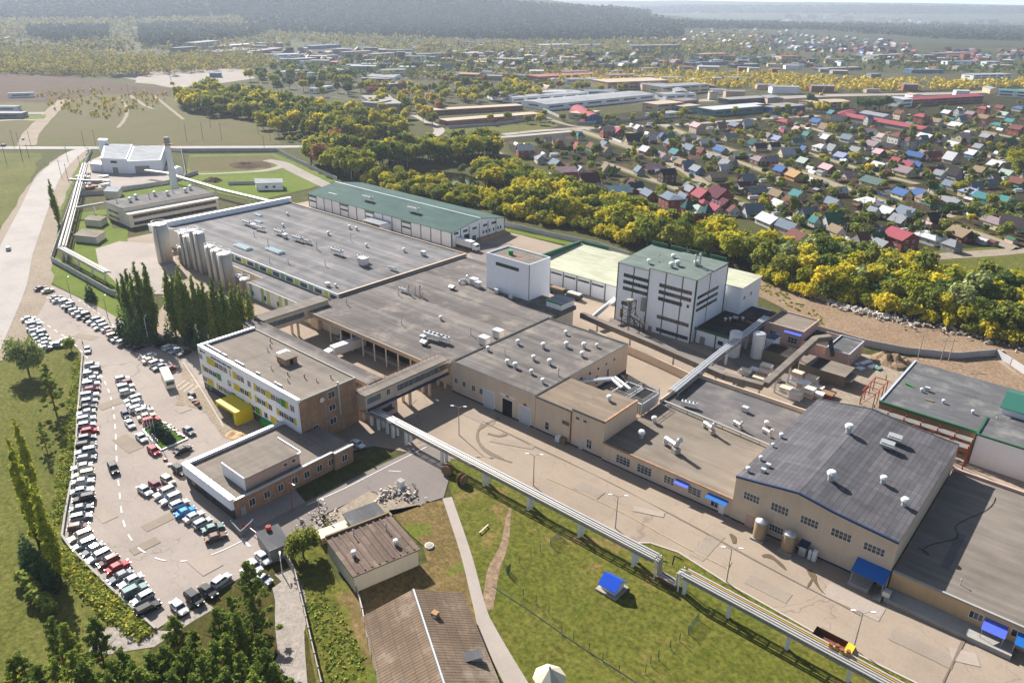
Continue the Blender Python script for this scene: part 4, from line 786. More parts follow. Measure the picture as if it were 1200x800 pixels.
for x,y in ((-155.2,189.6),(-153.8,190)): auto(roof_unit('stack',x,y,20.15,0,.5),'short green vent on the white cube tower','vents on the white cube tower')
for i,(x,y) in enumerate(((-165.4,182.6),(-164,182.6),(-160,182.8),(-158.6,182.8))): pass
# ---- cream warehouse ------------------------------------------------------
cw = thing('cream_warehouse','low warehouse with pale cream sheet roof between the white towers','building',(-155,234,0))
MB().box(-176,-131.5,218.8,249,0,6.4).obj('wall', B_whiteb, cw); MB().ridge([(218.4,6.8),(249.4,8.0)],-176.3,-131.2,.25).obj('roof', R_cream, cw)
m = MB(); [m.box(-168.8+i*6.4,-168.5+i*6.4,218.6,218.79,0,6.4) for i in range(6)]; m.obj('green_trim', B_green, cw)
for i in range(4): win(cw,'-y',218.8,-168.2+i*6.4,-163+i*6.4,4.7,5.4,8,1,fm=B_green)
m = MB(); m.box(-177.2,-176.32,219,249,5,9.2); m.box(-176.3,-163,249.42,249.9,6.5,9.3); m.obj('green_screen', B_green, cw)
# ---- tall green-trimmed mill ---------------------------------------------
tm = thing('white_mill','tall white clad mill with green corner trim and ribbon windows','tower',(-114.5,216,0))
MB().box(-130.2,-117.7,206.3,226.8,0,20.6).obj('wall', B_whiteb, tm); MB().box(-117.65,-100.8,205.6,226.8,0,21.6).obj('main_wall', B_whiteb, tm)
m = MB(); m.add([(-130.4,206,20.7),(-117.7,206,20.7),(-117.7,227,22.2),(-130.4,227,22.2),(-130.4,206,20.5),(-117.7,206,20.5),(-117.7,227,22.0),(-130.4,227,22.0)],[(0,1,2,3),(7,6,5,4),(0,4,5,1),(1,5,6,2),(2,6,7,3),(3,7,4,0)])
m.add([(-117.65,205.4,21.8),(-100.6,205.4,21.8),(-100.6,227,22.4),(-117.65,227,22.4),(-117.65,205.4,21.6),(-100.6,205.4,21.6),(-100.6,227,22.2),(-117.65,227,22.2)],[(0,1,2,3),(7,6,5,4),(0,4,5,1),(1,5,6,2),(2,6,7,3),(3,7,4,0)])
m.obj('roof', R_greeny, tm)
m = MB(); [m.box(-130.2+i*7.4,-124+i*7.4,226.9,227.3,22.3,23.6) for i in range(4)]; m.obj('green_screen', B_green, tm)
m = MB()
for x,y,h in ((-130.2,206.3,20.6),(-124,206.3,20.6),(-117.8,205.6,21.6),(-111.6,205.6,21.6),(-105.6,205.6,21.6),(-100.9,205.6,21.6)): m.box(x-.16,x+.16,y-.12,y-.002,0,h)
m.box(-100.78,-100.64,205.5,205.9,0,21.6); m.box(-100.78,-100.66,214.5,214.7,5,21.6); m.box(-100.78,-100.64,226.5,226.9,5,21.6); m.obj('green_trim', B_green, tm)
for z in (16.2,13.9,11.6): win(tm,'-y',206.3,-127.9,-118.2,z,z+1.3,10,1,fm=B_grey)
win(tm,'-y',206.3,-128,-124.4,6.2,7.4,4,1,fm=B_green); win(tm,'-y',206.3,-128.2,-127,1.5,4.6,1,4,fm=B_amber)
for z,a,b,n in ((16.3,-113.8,-102,12),(14,-113.8,-102,12),(11.7,-113.8,-105,9),(5.4,-113.6,-101.8,12),(.9,-113.4,-101.6,12)): win(tm,'-y',205.6,a,b,z,z+1.3,n,1,fm=B_grey)
win(tm,'-y',205.6,-103.4,-102.4,11.8,13,1,1)
for z in (13.7,11.5,9.4): win(tm,'+x',-100.8,207.2,221.5,z+1,z+2.1,12,1,fm=B_grey)
panel(tm,'-y',205.6,-116.4,-115,0,1.9,B_grey,'door')
for x,y,k_,s in ((-121.5,211,'cowl',1.0),(-120,214.5,'stack',1.3),(-117,219,'cowl',1.1),(-112.8,210.5,'cowl',1.2),(-112,213,'cowl',1.3),(-107.5,216.5,'stack',2.0),(-106.3,217.3,'stack',2.2),(-107.8,217.8,'cowl',1.2)): auto(roof_unit(k_,x,y,21.6 if x > -117.7 else 20.9,0,s),('silver round vent cowl' if k_ == 'cowl' else 'silver vent stack'),'vents on the white mill')
MB().box(-118,-95.4,228.2,243,0,14.3).obj('rear_wall', B_whiteb, tm); MB().ridge([(228,14.4),(243.4,14.8)],-118.2,-95.1,.2).obj('rear_roof', R_cream, tm)
win(tm,'+x',-95.4,230,231.6,9.6,10.9,2,1); win(tm,'+x',-95.4,235.2,236.6,9.8,11,2,1,gm=B_red)
la = thing('mill_annex','black roofed low annex with green trim beside the white mill','building',(-94,220,0)); MB().box(-100.6,-89,208,240,0,4.8).obj('wall', B_whiteb, la); MB().box(-100.5,-86.6,208.2,238.5,4.803,5.0).obj('roof', R_black, la); MB().box(-88.98,-86.7,212,238.4,0,4.78).obj('side_wall', B_pink, la)
m = MB(); m.box(-100.7,-86.5,207.7,208.15,4.5,5.25); m.box(-100.4,-100.1,207.8,207.99,0,4.5); m.box(-93.4,-93.1,207.8,207.99,0,4.5); m.obj('green_trim', B_green, la); win(la,'-y',208,-92.4,-90.6,1.6,3,2,1,fm=B_green); panel(la,'-y',208,-98.6,-96.8,0,2.6,B_grey,'door')
for x,y in ((-95,221),(-94,223),(-96,219.6),(-92,224)): auto(roof_unit('louvre' if x==-94 else 'cowl',x,y,5.0,0,.7),'grey vent lump','vents on the black annex roof')
# steel stair / hopper frame before the mill
t = thing('hopper_frame','dark lattice loading frame leaning against the white mill','hopper frame',(-121.5,202.8,0)); m = MB()
for x in (-124,-121.2): 
    for y in (200.8,204.6): m.beam((x,y,0),(x,y,10),.22,.22)
for z in (2.5,5,7.5,10): m.beam((-124,200.8,z),(-121.2,200.8,z),.16,.16); m.beam((-121.2,200.8,z),(-121.2,204.6,z),.16,.16); m.beam((-124,200.8,z-2.5),(-121.2,200.8,z),.12,.12); m.beam((-121.2,200.8,z-2.5),(-121.2,204.6,z),.12,.12)
for a,b in (((-121,201,6),(-117,201,1.5)),((-117,201,0),(-117,201,5.5)),((-121,203.8,6),(-117,203.8,1.5)),((-117,203.8,0),(-117,203.8,5.5)),((-121,201,1.5),(-117,201,4.5))): m.beam(a,b,.22,.22)
m.obj('lattice', B_dark, t); m = MB(); m.lathe((-122.6,202.7,9.6),[(.3,-2.2),(1.2,0),(1.2,.8)],8); m.obj('hopper', B_grey, t); m = MB(); m.box(-119.6,-118.2,204.9,205.5,6.5,11); m.obj('chute', B_grey, t); m = MB(); m.beam((-121.4,201.8,5.5),(-116,202.8,3.2),1.1,.7); m.obj('screw_conveyor', B_grey, t)
# ============================================================ YARD THINGS
def lobj(mb, name, mt, parent, smooth=False):
    o = mb.obj(name, mt, None, smooth); o.parent = parent; return o
# silos
SILOS = [(-300.6,131.2,3.0,16.2,'big pale concrete silo standing apart at the hall corner'),(-295,135.8,1.5,6.5,'short squat silo between the big silo and the tall ones'),(-291.3,135.9,1.9,13.4,'first of the mid height silos beside the big lone silo'),(-286.7,135.4,1.9,13.2,'second mid height silo left of the tallest pair'),(-281.6,135.6,2.0,16.4,'left silo of the tallest pair'),(-277.0,135.4,2.1,16.4,'right silo of the tallest pair with roof railings'),
    (-267.6,134.3,2.0,13.2,'left silo of the right hand trio'),(-261.8,133.6,2.1,13.1,'middle silo of the right hand trio'),(-255.6,133.2,2.5,13.2,'wide right silo of the right hand trio'),(-248.4,133.4,1.9,6.2,'short tan silo beside the wide silo'),(-243.4,133.2,2.0,6.2,'short tan silo at the right end of the silo row')]
for x,y,r,h,lab in SILOS:
    t = thing('silo',lab,'silo',(x,y,0),'concrete silos along the hall front'); mt = B_conc if h > 8 else plain('tan_silo', S(172,150,122), .8, var=.18)
    MB().lathe((x,y,0),[(r,0),(r,h)],24).obj('shell', mt, t, False); t.children[0].data.polygons.foreach_set('use_smooth',[len(p.vertices)==4 for p in t.children[0].data.polygons])
    MB().lathe((x,y,h+.003),[(r*.98,0),(r*.6,.35),(.3,.5)],20).obj('top', B_galv, t); m = MB(); m.box(x+r*.7,x+r*.7+.5,y-r*.8-.3,y-r*.8,.2,h+.8); m.obj('ladder', B_grey, t)
    m = MB(); n_=10
    for i in range(n_):
        a=2*math.pi*i/n_; b=2*math.pi*(i+1)/n_; p=(x+r*math.cos(a),y+r*math.sin(a)); q=(x+r*math.cos(b),y+r*math.sin(b)); m.beam((*p,h+1),(*q,h+1),.06,.06); m.beam((*p,h),(*p,h+1),.06,.06)
    m.obj('railing', B_galv, t)
# boiler house, chimney, compressor shop
bh = thing('boiler_house','white boiler house with two roof levels and grey doors by the crossroads','building',(-500,212,0))
def quadblock(P, h, z0=0):   # P: four ground corners
    m = MB(); m.prism(P, z0, h); return m
quadblock([(-494,187.6),(-479.5,196.6),(-527,222),(-541,210)],9).obj('wall', B_white, bh); quadblock([(-493.2,188.6),(-480.4,196.6),(-526.6,221.2),(-540,210)],9.12,9.003).obj('roof', R_pale, bh)
quadblock([(-479.4,196.65),(-469,212.6),(-514,238),(-526.9,222.1)],7.8).obj('right_wall', B_white, bh); quadblock([(-479.6,198),(-470,212.4),(-513.6,237.2),(-525.6,222.4)],7.9,7.803).obj('right_roof', R_pale, bh)
quadblock([(-503,184),(-494.5,187.4),(-501,192.5),(-509,189.5)],5).obj('side_wing', B_white, bh); quadblock([(-541,206),(-536,209.5),(-542,213),(-547,209.6)],12).obj('stair_tower', B_white, bh)
def slantpanel(a, b, z0, z1, mt, nm, parent, off=.06):
    a=Vector(a); b=Vector(b); n=Vector(((b-a).y,-(b-a).x)).normalized()*off; m=MB(); m.prism([tuple(a),tuple(a+n),tuple(b+n),tuple(b)],z0,z1); return m.obj(nm, mt, parent)
slantpanel((-488.2,191.2),(-485.2,193.1),0,3.6,B_grey,'door',bh); slantpanel((-477.2,200),(-472.8,206.8),0,4.6,B_grey,'door',bh); slantpanel((-488.6,190.95),(-485,193.2),6.2,7.6,B_dark,'window',bh)
ch = thing('chimney','tall tapering white chimney with a dark banded head','chimney',(-424,197.5,0))
MB().lathe((-424,197.5,0),[(2.2,0),(1.7,12),(1.35,25)],16).obj('stack', B_white, ch, False); MB().lathe((-424,197.5,25.003),[(1.35,0),(1.7,.5),(1.7,1.4),(1.4,1.8),(1.4,3.4)],16).obj('head', B_grey, ch); MB().lathe((-424,197.5,24.2),[(2.7,0),(2.7,.3)],16).obj('gallery_ring', B_rust, ch)
m = MB(); [m.box(-422.4+.055*i*0,-421.9,196,196.4,1+i*2.3,2+i*2.3) for i in range(10)]; m.obj('ladder', B_white, ch)
cs = thing('compressor_shop','long pale grey roofed compressor shop with window bands and roof vents','building',(-376,165,0))
P4=[(-387.5,144.8),(-361,144.2),(-361,189.4),(-387.5,190)]; quadblock(P4,6.2).obj('wall', B_cream, cs)
m=MB(); m.box(-387.6,-374.5,144.6,190.2,6.203,7.8); m.obj('upper_wall', B_cream, cs); m=MB(); m.add([(-388,144.2,8.0),(-388,190.6,8.0),(-366,190.6,8.3),(-366,144.2,8.3),(-388,144.2,7.82),(-388,190.6,7.82),(-366,190.6,8.1),(-366,144.2,8.1)],[(0,1,2,3),(7,6,5,4),(0,4,5,1),(1,5,6,2),(2,6,7,3),(3,7,4,0)]); m.obj('roof', R_lowg, cs)
MB().box(-374.49,-366.5,144.6,190.2,6.203,8.08).obj('front_wall', B_cream, cs); MB().box(-366.4,-360.6,144,190,6.21,6.5).obj('lean_to_roof', B_cream, cs)
win(cs,'+x',-361,146,188,4.0,5.6,18,1,fm=B_grey); win(cs,'+x',-361,146,188,.8,2.4,18,1,fm=B_grey); win(cs,'-y',144.5,-384,-363,4.0,5.0,10,1,fm=B_grey); win(cs,'-y',144.5,-384,-363,1.2,2.4,10,1,fm=B_grey)
for i in range(9): auto(roof_unit('cowl' if i%3 else 'stack',-381+(i%2)*4,148+i*4.7,8.1,0,1.3),'silver vent cowl','vents on the compressor shop')
# small buildings at the back
def hut(name,lab,cat,P,h,wm,rm):
    t = thing(name,lab,cat,(sum(p[0] for p in P)/4,sum(p[1] for p in P)/4,0)); quadblock(P,h).obj('wall',wm,t); c=Vector((t.location.x,t.location.y)); quadblock([tuple(c+(Vector(p)-c)*1.06) for p in P],h+.25,h+.003).obj('roof',rm,t); return t
t=hut('pump_house','small white flat roofed pump house on the bright green grass','hut',[(-386,226.3),(-376.8,237.6),(-386,243),(-397,232.5)],4,B_white,R_pale); slantpanel((-383,230),(-382,231.3),1.4,2.6,GL,'window',t); slantpanel((-380.3,233.3),(-379.4,234.4),1.4,2.6,GL,'window',t)
hut('store_hut','pale hut beneath the pipe bridge beside the compressor shop','hut',[(-426,160),(-419.6,164.4),(-430,171),(-436,166.4)],4,B_cream,R_pale); hut('store_hut','low grey store with blue base near the pipe bridge','hut',[(-356,117.5),(-345.5,122.5),(-352,129),(-363,124)],3,B_cream,R_low); hut('store_hut','pale hut with dark doorway beside the pipe bridge posts','hut',[(-379,131),(-371.5,135),(-377,140.4),(-385,136)],3,B_cream,R_low)
t=thing('storage_tank','white upright tank behind the chimney','tank',(-452,214.5,0)); MB().lathe((-452,214.5,0),[(2.6,0),(2.6,5)],16).obj('shell',B_frame,t); MB().lathe((-452,214.5,5.003),[(2.6,0),(1.4,.8),(.2,1)],16).obj('dome',B_galv,t)
random.seed(21)
for i in range(26):
    p=W(random.uniform(93,124),random.uniform(207,222)); x,y=p.x,p.y; s_=random.uniform(.8,2.4)
    t=tag(MB().cbox((x,y,s_*.35),s_*2,s_,s_*.7,random.random()*3).obj('scrap_crate',random.choice((B_frame,B_grey,B_rust,B_galv,B_white)))); auto(t,'pale yard crate','crates in the far scrap yard'); t['category']='crate'
# perimeter wall: panels on posts
B_wall = plain('wall_concrete', S(176,174,174), .85, var=.14, scale=.4)
def wall_run(lab, pts, h=2.4, world=False, name='perimeter_wall', mt=None, seg=6.0, cat='wall'):
    ps=[Vector(p) if world else W(*p).to_2d() for p in pts]; t=thing(name,lab,cat,(*ps[0],0)); m=MB(); mp=MB()
    for a,b in zip(ps,ps[1:]):
        L=(b-a).length; n=max(1,round(L/seg)); d=(b-a).normalized()
        for i in range(n):
            p=a.lerp(b,i/n); q=a.lerp(b,(i+1)/n); m.beam((*(p+d*.13),h/2),(*(q-d*.13),h/2),.16,h); mp.beam((*p,0),(*p,h+.15),.25,.25)
    mp.beam((*ps[-1],0),(*ps[-1],h+.15),.25,.25); m.obj('panels',mt or B_wall,t); mp.obj('wall_posts',mt or B_wall,t); t.children[0].name='wall_panel'; t.children[1].name='coping'; return t
wall_run('grey concrete perimeter wall beside the green verge',[(108,178),(96,202),(80,250),(61,307),(130,346),(150,352)]); wall_run('pale concrete perimeter wall across the far edge of the works',[(127,172),(215,178.5),(325,178),(348,190),(395,212)]); wall_run('inner concrete wall dividing the far grass from the scrap yard',[(213,178.5),(218,205),(216,212)]); wall_run('pale inner wall beside the compressor shop',[(85,230),(122,228),(197,216),(232,204)])
wall_run('pale concrete wall between the factory and the autumn trees',[(586,264),(650,279),(700,289),(737,302)]); wall_run('concrete wall under the bulldozed earth bank',[(884,372),(960,390),(1010,405),(1062,415),(1120,421),(1166,417)]); wall_run('bright concrete wall running off the right edge',[(1166,417),(1184,428),(1205,442),(1260,475)]); wall_run('pale inner wall of the far grass',[(268,217),(300,216),(302,224)],2)
# low wall beside the car park
t=thing('retaining_wall','low weathered wall edging the car park bank','wall',W(95,470)); m=MB(); ps=[W(*p).to_2d() for p in [(97,417),(95,444),(93,470),(88,545),(77,605),(73.5,630),(84,645),(130,691),(183,739)]]
for a,b in zip(ps,ps[1:]): m.beam((*a,.35),(*b,.35),.4,.9)
m.obj('coping',B_grey,t)
# pipe racks --------------------------------------------------------------
def rack(lab, pts, zt, pipes, posts, wid=2.2, pm=B_steel):
    ps=[Vector(p) for p in pts]; t=thing('pipe_rack',lab,'pipe rack',(*ps[0],0)); 
    for k,(o,dz,r,mt) in enumerate(pipes):
        q=[]
        for i,p in enumerate(ps):
            d=(ps[min(i+1,len(ps)-1)]-ps[max(i-1,0)]).normalized(); q.append((*(p+Vector((-d.y,d.x))*o),zt+dz))
        MB().tube(q,r*.82,8).obj('pipe',mt,t)
    m=MB()
    for a,b in zip(ps,ps[1:]):
        d=(b-a).normalized(); n=Vector((-d.y,d.x))
        for o in (-wid/2,wid/2): m.beam((*(a+n*o),zt-.25),(*(b+n*o),zt-.25),.22,.4)
        L=(b-a).length; k=int(L/2.5)
        for i in range(k): 
            c=a.lerp(b,(i+.5)/k); m.beam((*(c-n*wid/2),zt-.2),(*(c+n*wid/2),zt-.2),.14,.2)
    m.obj('frame',B_grey,t)
    for x,y in posts:
        m=MB(); m.box(x-.3,x+.3,y-.3,y+.3,0,zt-.46); m.obj('post',B_frame,t)
    return t
py=104.6
rack('long white pipe rack over the lawn from the office to the service road bend',[(-136,py),(-52.5,py-.3)],4.3,[(-.9,.25,.24,B_steel),(-.3,.28,.27,B_steel),(.35,.25,.2,B_galv),(.9,.3,.26,B_steel)],[(x,py-.2+e) for x in (-133,-127.5,-122.6,-110,-96.5,-83.5,-70,-57) for e in (-.7,.7)][:16])
rack('white and amber pipe rack above the right lawn and road edge',[(-46.3,py-.6),(8,py-1.6)],4.4,[(-1.0,.25,.24,B_steel),(-.45,.28,.27,B_steel),(.2,.25,.2,B_galv),(.65,.3,.14,B_amber),(1.1,.3,.26,B_steel)],[(x,py-1) for x in (-45.8,-37,-26.2,-16,-4)])
t=thing('expansion_loop','rusty drop loop of pipes linking the two white pipe racks','pipe loop',(-49,104,0)); m=MB()
for o in (-.8,-.2,.5): m.tube([(-52.4,104.3+o,4.5),(-51.6,104.3+o,4.4),(-51.6,104.3+o,1.4),(-47.4,104.0+o,1.4),(-47.4,104.0+o,4.4),(-46.4,104+o,4.6)],.2,6)
m.obj('pipe',B_steel,t); m=MB(); m.box(-51.3,-47.6,103.2,105,.7,1.1); m.obj('rusty_tray',B_rust,t); m=MB(); [m.beam((x,y,0),(x,y,4.9),.2,.2) for x in (-52,-47) for y in (103.3,105)]; m.obj('frame',B_frame,t)
t=tag(MB().tube([(-49.4,104.8,4.2),(-49.2,104.8,6.4),(-47.6,104.8,6.4)],.12,6).obj('vent_pipe',B_black),'short black vent pipe at the pipe loop','vent pipe'); t=thing('valve_cluster','yellow valve cluster hanging on the right pipe rack','valves',(-18.5,103.9,4)); m=MB(); [m.cbox((-19.8+i*.9,104+.4*(i%2),4.9),.5,.6,.7) for i in range(4)]; m.obj('valve',B_amber,t); m=MB(); [m.cyl((-19.8+i*.9,104+.4*(i%2),5.25),(-19.8+i*.9,104+.4*(i%2),5.6),.35,8) for i in range(4)]; m.obj('hand_wheel',B_rust,t)
rack('dark pipe tray on short posts under the overpass',[(-139,103.6),(-127,104.6)],4.4,[(-.5,.25,.25,B_galv),(.3,.25,.25,B_galv)],[(-136,104),(-130,104)])
# pipe bridge on the far left, along the perimeter wall
rack('long pale pipe bridge running down beside the perimeter wall',[(-505,182),(-470,166),(-398,133.6),(-336,105.4)],4.6,[(-1,.3,.5,B_steel),(.4,.3,.6,B_steel),(1.4,.25,.3,B_steel)],[(-490,175),(-455,159.5),(-425,146),(-392,131),(-372,122),(-352,112.6)],3.2)
rack('pale pipe bridge stepping across the round apron towards the poplars',[(-336,105),(-291,104.4)],4.4,[(-.9,.3,.4,B_steel),(.1,.3,.45,B_steel),(1,.25,.3,B_steel)],[(-332.2,104.8),(-318.6,104.6),(-305.5,104.4),(-294,104.4)],2.6)
rack('short pipe bridge joining the compressor shop',[(-397,134),(-397.5,151),(-388,157)],4.8,[(-.5,.3,.4,B_steel),(.5,.3,.4,B_steel)],[(-397,143)],2); rack('pipe bridge behind the compressor shop towards the chimney',[(-461,199),(-445,204),(-383,204),(-330,209)],4.4,[(-.7,.3,.4,B_steel),(.5,.3,.45,B_steel)],[(-440,204),(-415,204),(-390,204),(-360,206)],2.2); rack('thin pipe bridge crossing the scrap yard wall',[(-463,157),(-452,163),(-447,168)],5.2,[(-.3,.3,.4,B_steel),(.5,.3,.4,B_steel)],[(-455,161.4)],1.6)
# pipes and works behind the shops
rack('silver pipe bridge rising from the cooling towers to the white mill tanks',[(-82.5,162),(-84.3,190),(-86,229)],6.2,[(-.7,.3,.35,B_galv),(.1,.3,.4,B_galv),(.9,.3,.35,B_galv)],[(-84,181),(-85,199),(-85.6,214)],2.6)
t=thing('covered_conveyor','grey brown covered conveyor running along the yard wall','conveyor',(-85,184,0)); 
m=MB(); cp=[(-133,190.5,5.6),(-104,186,5.6),(-77,181.2,5.6),(-66.5,182.6,5.6)]; [m.beam(a,b,1.9,1.7) for a,b in zip(cp,cp[1:])]; m.obj('casing',R_right,t)
m=MB(); cp=[(-66.4,183.6,5.8),(-66.6,219.8,7.4),(-63.6,223.6,7.6)]; [m.beam(a,b,1.9,1.6) for a,b in zip(cp,cp[1:])]; m.obj('upper_casing',R_right,t); MB().beam((-63.4,223.4,7.2),(-60.5,219,4.0),1.0,1.0).obj('spout',B_dark,t)
m=MB(); [m.box(x-.22,x+.22,y-.22,y+.22,0,z) for x,y,z in ((-66,200.2,5.4),(-66.5,209,5.9),(-66.5,192,5.0),(-67.9,184.2,4.7),(-80,182,4.7),(-95,184.6,4.7),(-112,187.4,4.7),(-126,189.6,4.7))]; m.obj('frame',B_cream,t)
t=thing('yard_wall','peach boundary wall between the shop yard and the mill yard','wall',(-110,184,0)); m=MB(); wp=[(-128,188),(-104,184.5),(-83,180.6),(-68,179.6),(-52,179.2)]; [m.beam((*a,1.4),(*b,1.4),.35,2.8) for a,b in zip(wp,wp[1:])]; m.obj('coping',B_peach,t)
t=thing('striped_barrier','yellow and white striped kerb barrier in the shop yard','barrier',(-96,165,0)); m=MB(); m2=MB()
for i in range(12): (m if i%2 else m2).cbox((-103+i*1.3,170-i*1.0,.45),1.62,.5,.9,-.655)
m.obj('yellow_block',B_amber,t); m2.obj('white_block',B_frame,t)
t=thing('elbow_duct','silver elbow duct from the shop wall to the cooling towers','duct',(-97,152,0)); MB().tube([(-104,149.4,6.5),(-97,155,7.6),(-92,152,8.0)],.5,8).obj('pipe',B_galv,t); MB().tube([(-104,150.8,6.5),(-97,156.4,7.6),(-90,152.8,8.0)],.4,8).obj('rear_pipe',B_galv,t)
t=thing('chute_pipe','fat pale pipe sloping from the mill to the loading hall','pipe',(-132,202,0)); MB().tube([(-131.8,195,3.6),(-132.5,209,6.2)],.75,10).obj('pipe',B_galv,t); m=MB(); m.box(-132.1,-131.7,197.6,198,0,3.4); m.obj('post',B_frame,t)
t=thing('green_shed','small white shed with green roof edge at the loading hall corner','shed',(-139.5,186,0)); MB().box(-143,-136.6,184,190.8,7.95,10).obj('wall',B_white,t); MB().box(-143.3,-136.3,183.7,191,10.003,10.3).obj('roof',R_pale,t); MB().box(-143.3,-136.3,183.5,183.69,9.9,10.35).obj('green_trim',B_greenp,t)
for x,y,lab in ((-86.2,206.6,'white upright tank nearer the green trimmed annex'),(-80.4,210.6,'white upright tank beside the blue roofed hut')):
    t=thing('water_tank',lab,'tank',(x,y,0),'white tanks by the mill annex'); MB().lathe((x,y,0),[(1.9,0),(1.9,8)],18).obj('shell',B_frame,t); MB().lathe((x,y,8.003),[(1.95,0),(1.7,.25),(.3,.45)],18).obj('top',B_galv,t)
pk=flat_block('pink_workshop','pink rendered workshop with blue awning behind the conveyor',-85,-72.2,225.2,238.6,6.4,B_pink,R_low,.5,.3); win(pk,'-y',225.2,-82.8,-80.6,1.8,4.0,2,2); win(pk,'-y',225.2,-76.8,-73.6,1.5,3.6,3,2); awning(pk,-78,-72.4,225.1,5.6,1.2,.5,B_awn2)
hut('tank_hut','tiny white hut with blue roof between the tank and the pink workshop','hut',[(-80.6,217),(-77.8,217),(-77.8,221.5),(-80.6,221.5)],4.6,B_white,B_blue); t=flat_block('link_block','low pink block with black roof linking the two pink workshops',-72.1,-63.6,224,236.5,4.0,B_pink,R_black,.4,.3); t=flat_block('arched_workshop','small pale workshop with arched windows and grey roof',-63.5,-56.4,221,234.4,5,B_pink,R_far,.4,.25,B_tin)
for y in (223,225.6,228.2,230.8): win(t,'+x',-56.4,y,y+1.3,1.0,3.2,2,2)
t=flat_block('olive_shed','low olive shed with dark roof beside the white tank',-78.4,-69,210.2,217.4,3.4,B_greyc,R_black,.3,.2); t=thing('olive_hall','long olive hall with tan sheet roof under the conveyor','building',(-59.6,211,0)); MB().box(-66,-53,207.6,215.2,0,3.7).obj('wall',B_greyc,t); MB().box(-66.3,-52.7,207.2,215.6,3.703,3.9).obj('roof',R_low,t); MB().box(-62.8,-59.8,207.3,215.5,3.903,3.96).obj('roof_patch',R_black,t); MB().box(-52.99,-51,207.6,214,2.6,2.8).obj('canopy',R_right,t)
random.seed(4); lv=[]
for (x,y,n,h) in [(-74,203.5,2,3),(-73.6,200.5,3,2),(-73.4,197.2,3,1),(-69.8,199.5,2,2),(-64.4,203.6,2,4),(-60.4,203.4,2,4),(-57.8,201.4,2,2),(-61,198.6,2,4),(-64.2,194.8,2,2),(-58.6,196,2,4),(-60.6,192.4,2,3),(-56.6,197.6,1,2),(-76.5,201.5,1,1),(-78,197.5,1,2)]:
    for j in range(h):
        t=thing('plank_stack','','board stack',(x,y,j*.75)); s_=random.uniform(-.15,.15); MB().cbox((x+s_,y,j*.75+.4),3.4,2.3,.6,random.uniform(-.06,.06)).obj('boards',random.choice((B_cream,B_frame,B_peach,B_white)),t); MB().cbox((x+s_,y,j*.75+.05),3.2,2.1,.1).obj('pallet',B_wood,t); t.children[0].name='board_bundle'
        auto(t,'pale board bundle','board bundles in the works yard')
t=thing('red_skip','dull red skip between the board bundles and the olive hall','skip',(-54,199.5,0)); m=MB(); m.add([(-56,198.4,0),(-53,198.4,0),(-53,201,0),(-56,201,0),(-56.6,198,1.5),(-52.4,198,1.5),(-52.4,201.4,1.5),(-56.6,201.4,1.5)],[(3,2,1,0),(0,1,5,4),(1,2,6,5),(2,3,7,6),(3,0,4,7)]); m.obj('body',plain('dull_red',S(150,62,56),.7),t); MB().box(-56.3,-52.7,198.3,201.1,1.0,1.3).obj('load',B_wood,t)
t=thing('gantry','red steel frame under construction beside the sandy yard','steel frame',(-43.5,205,0)); m=MB()
for x in (-46,-42.6): 
    for y in (201,204.5,208.5,212): m.beam((x,y,0),(x,y,4.5),.2,.2)
    m.beam((x,201,4.5),(x,212,4.5),.2,.2)
for y in (201,204.5,208.5,212): m.beam((-46,y,4.5),(-42.6,y,4.5),.2,.2)
m.beam((-46,201,0),(-42.6,201,4.5),.14,.14); m.beam((-46,201,0),(-46,204.5,4.5),.14,.14); m.obj('girder',B_red,t)
for i,(x,y,sx,sy,mt,lab) in enumerate([(-53.4,229,1.6,5,B_galv,'silver sheets stacked beside the arched workshop'),(-53.2,223.6,1.8,2.4,B_galv,'grey crated parts on the dark ground'),(-50.9,227.6,1.4,2.8,B_frame,'white sheet pack on the dark ground'),(-49.2,227.4,1.5,2.2,B_greenp,'green sheet pack beside the soil heap'),(-55,226,1,1,B_frame,'white sacks near the silver sheets')]): t=tag(MB().cbox((x,y,.4),sx,sy,.7,-.3).obj('material_pack',mt if mt is not B_greenp else plain('grey_green',S(92,130,112))),lab,'material pack')
def heap(name,lab,cat,c,r,h,mt,seed=1,n=26,kind=None):
    random.seed(seed); vs=[];fs=[]; rings=7
    for k in range(rings+1):
        q=k/rings
        for i in range(n):
            a=2*math.pi*i/n; rr=r*q*(1+.25*mnoise.noise(Vector((math.cos(a)*1.3,math.sin(a)*1.3,seed)))); x=c[0]+rr*math.cos(a); y=c[1]+rr*math.sin(a)*.75
            z=h*max(0,(1-q*q))*(.75+.7*mnoise.noise(Vector((x*.5,y*.5,seed)))) if k<rings else -.05; vs.append((x,y,c[2]+max(z,-.05)))
    for k in range(rings):
        for i in range(n): fs.append((k*n+i,k*n+(i+1)%n,(k+1)*n+(i+1)%n,(k+1)*n+i))
    m=MB(); m.add(vs,fs); o=m.obj(name,mt); tag(o,lab,cat); 
    if kind: o['kind']=kind
    return o
heap('soil_heap','brown soil heap beside the sandy building yard','soil heap',(-47.5,236,.2),7,3.0,G_dirt,3); heap('soil_heap','dark soil heap on the dry plot by the far wall','soil heap',(*W(288,194).to_2d(),.2),13,1.6,G_brown,5); heap('soil_heap','dark bunker mound on the bright green grass','soil heap',(*W(250,212).to_2d(),.2),7,2.2,G_brown,8); heap('sand_heap','orange sand heap before the gate wing and office','sand heap',(*W(277,511).to_2d(),.1),3.4,1.1,plain('orange_sand',S(172,142,106),.95,var=.25,scale=1),9)
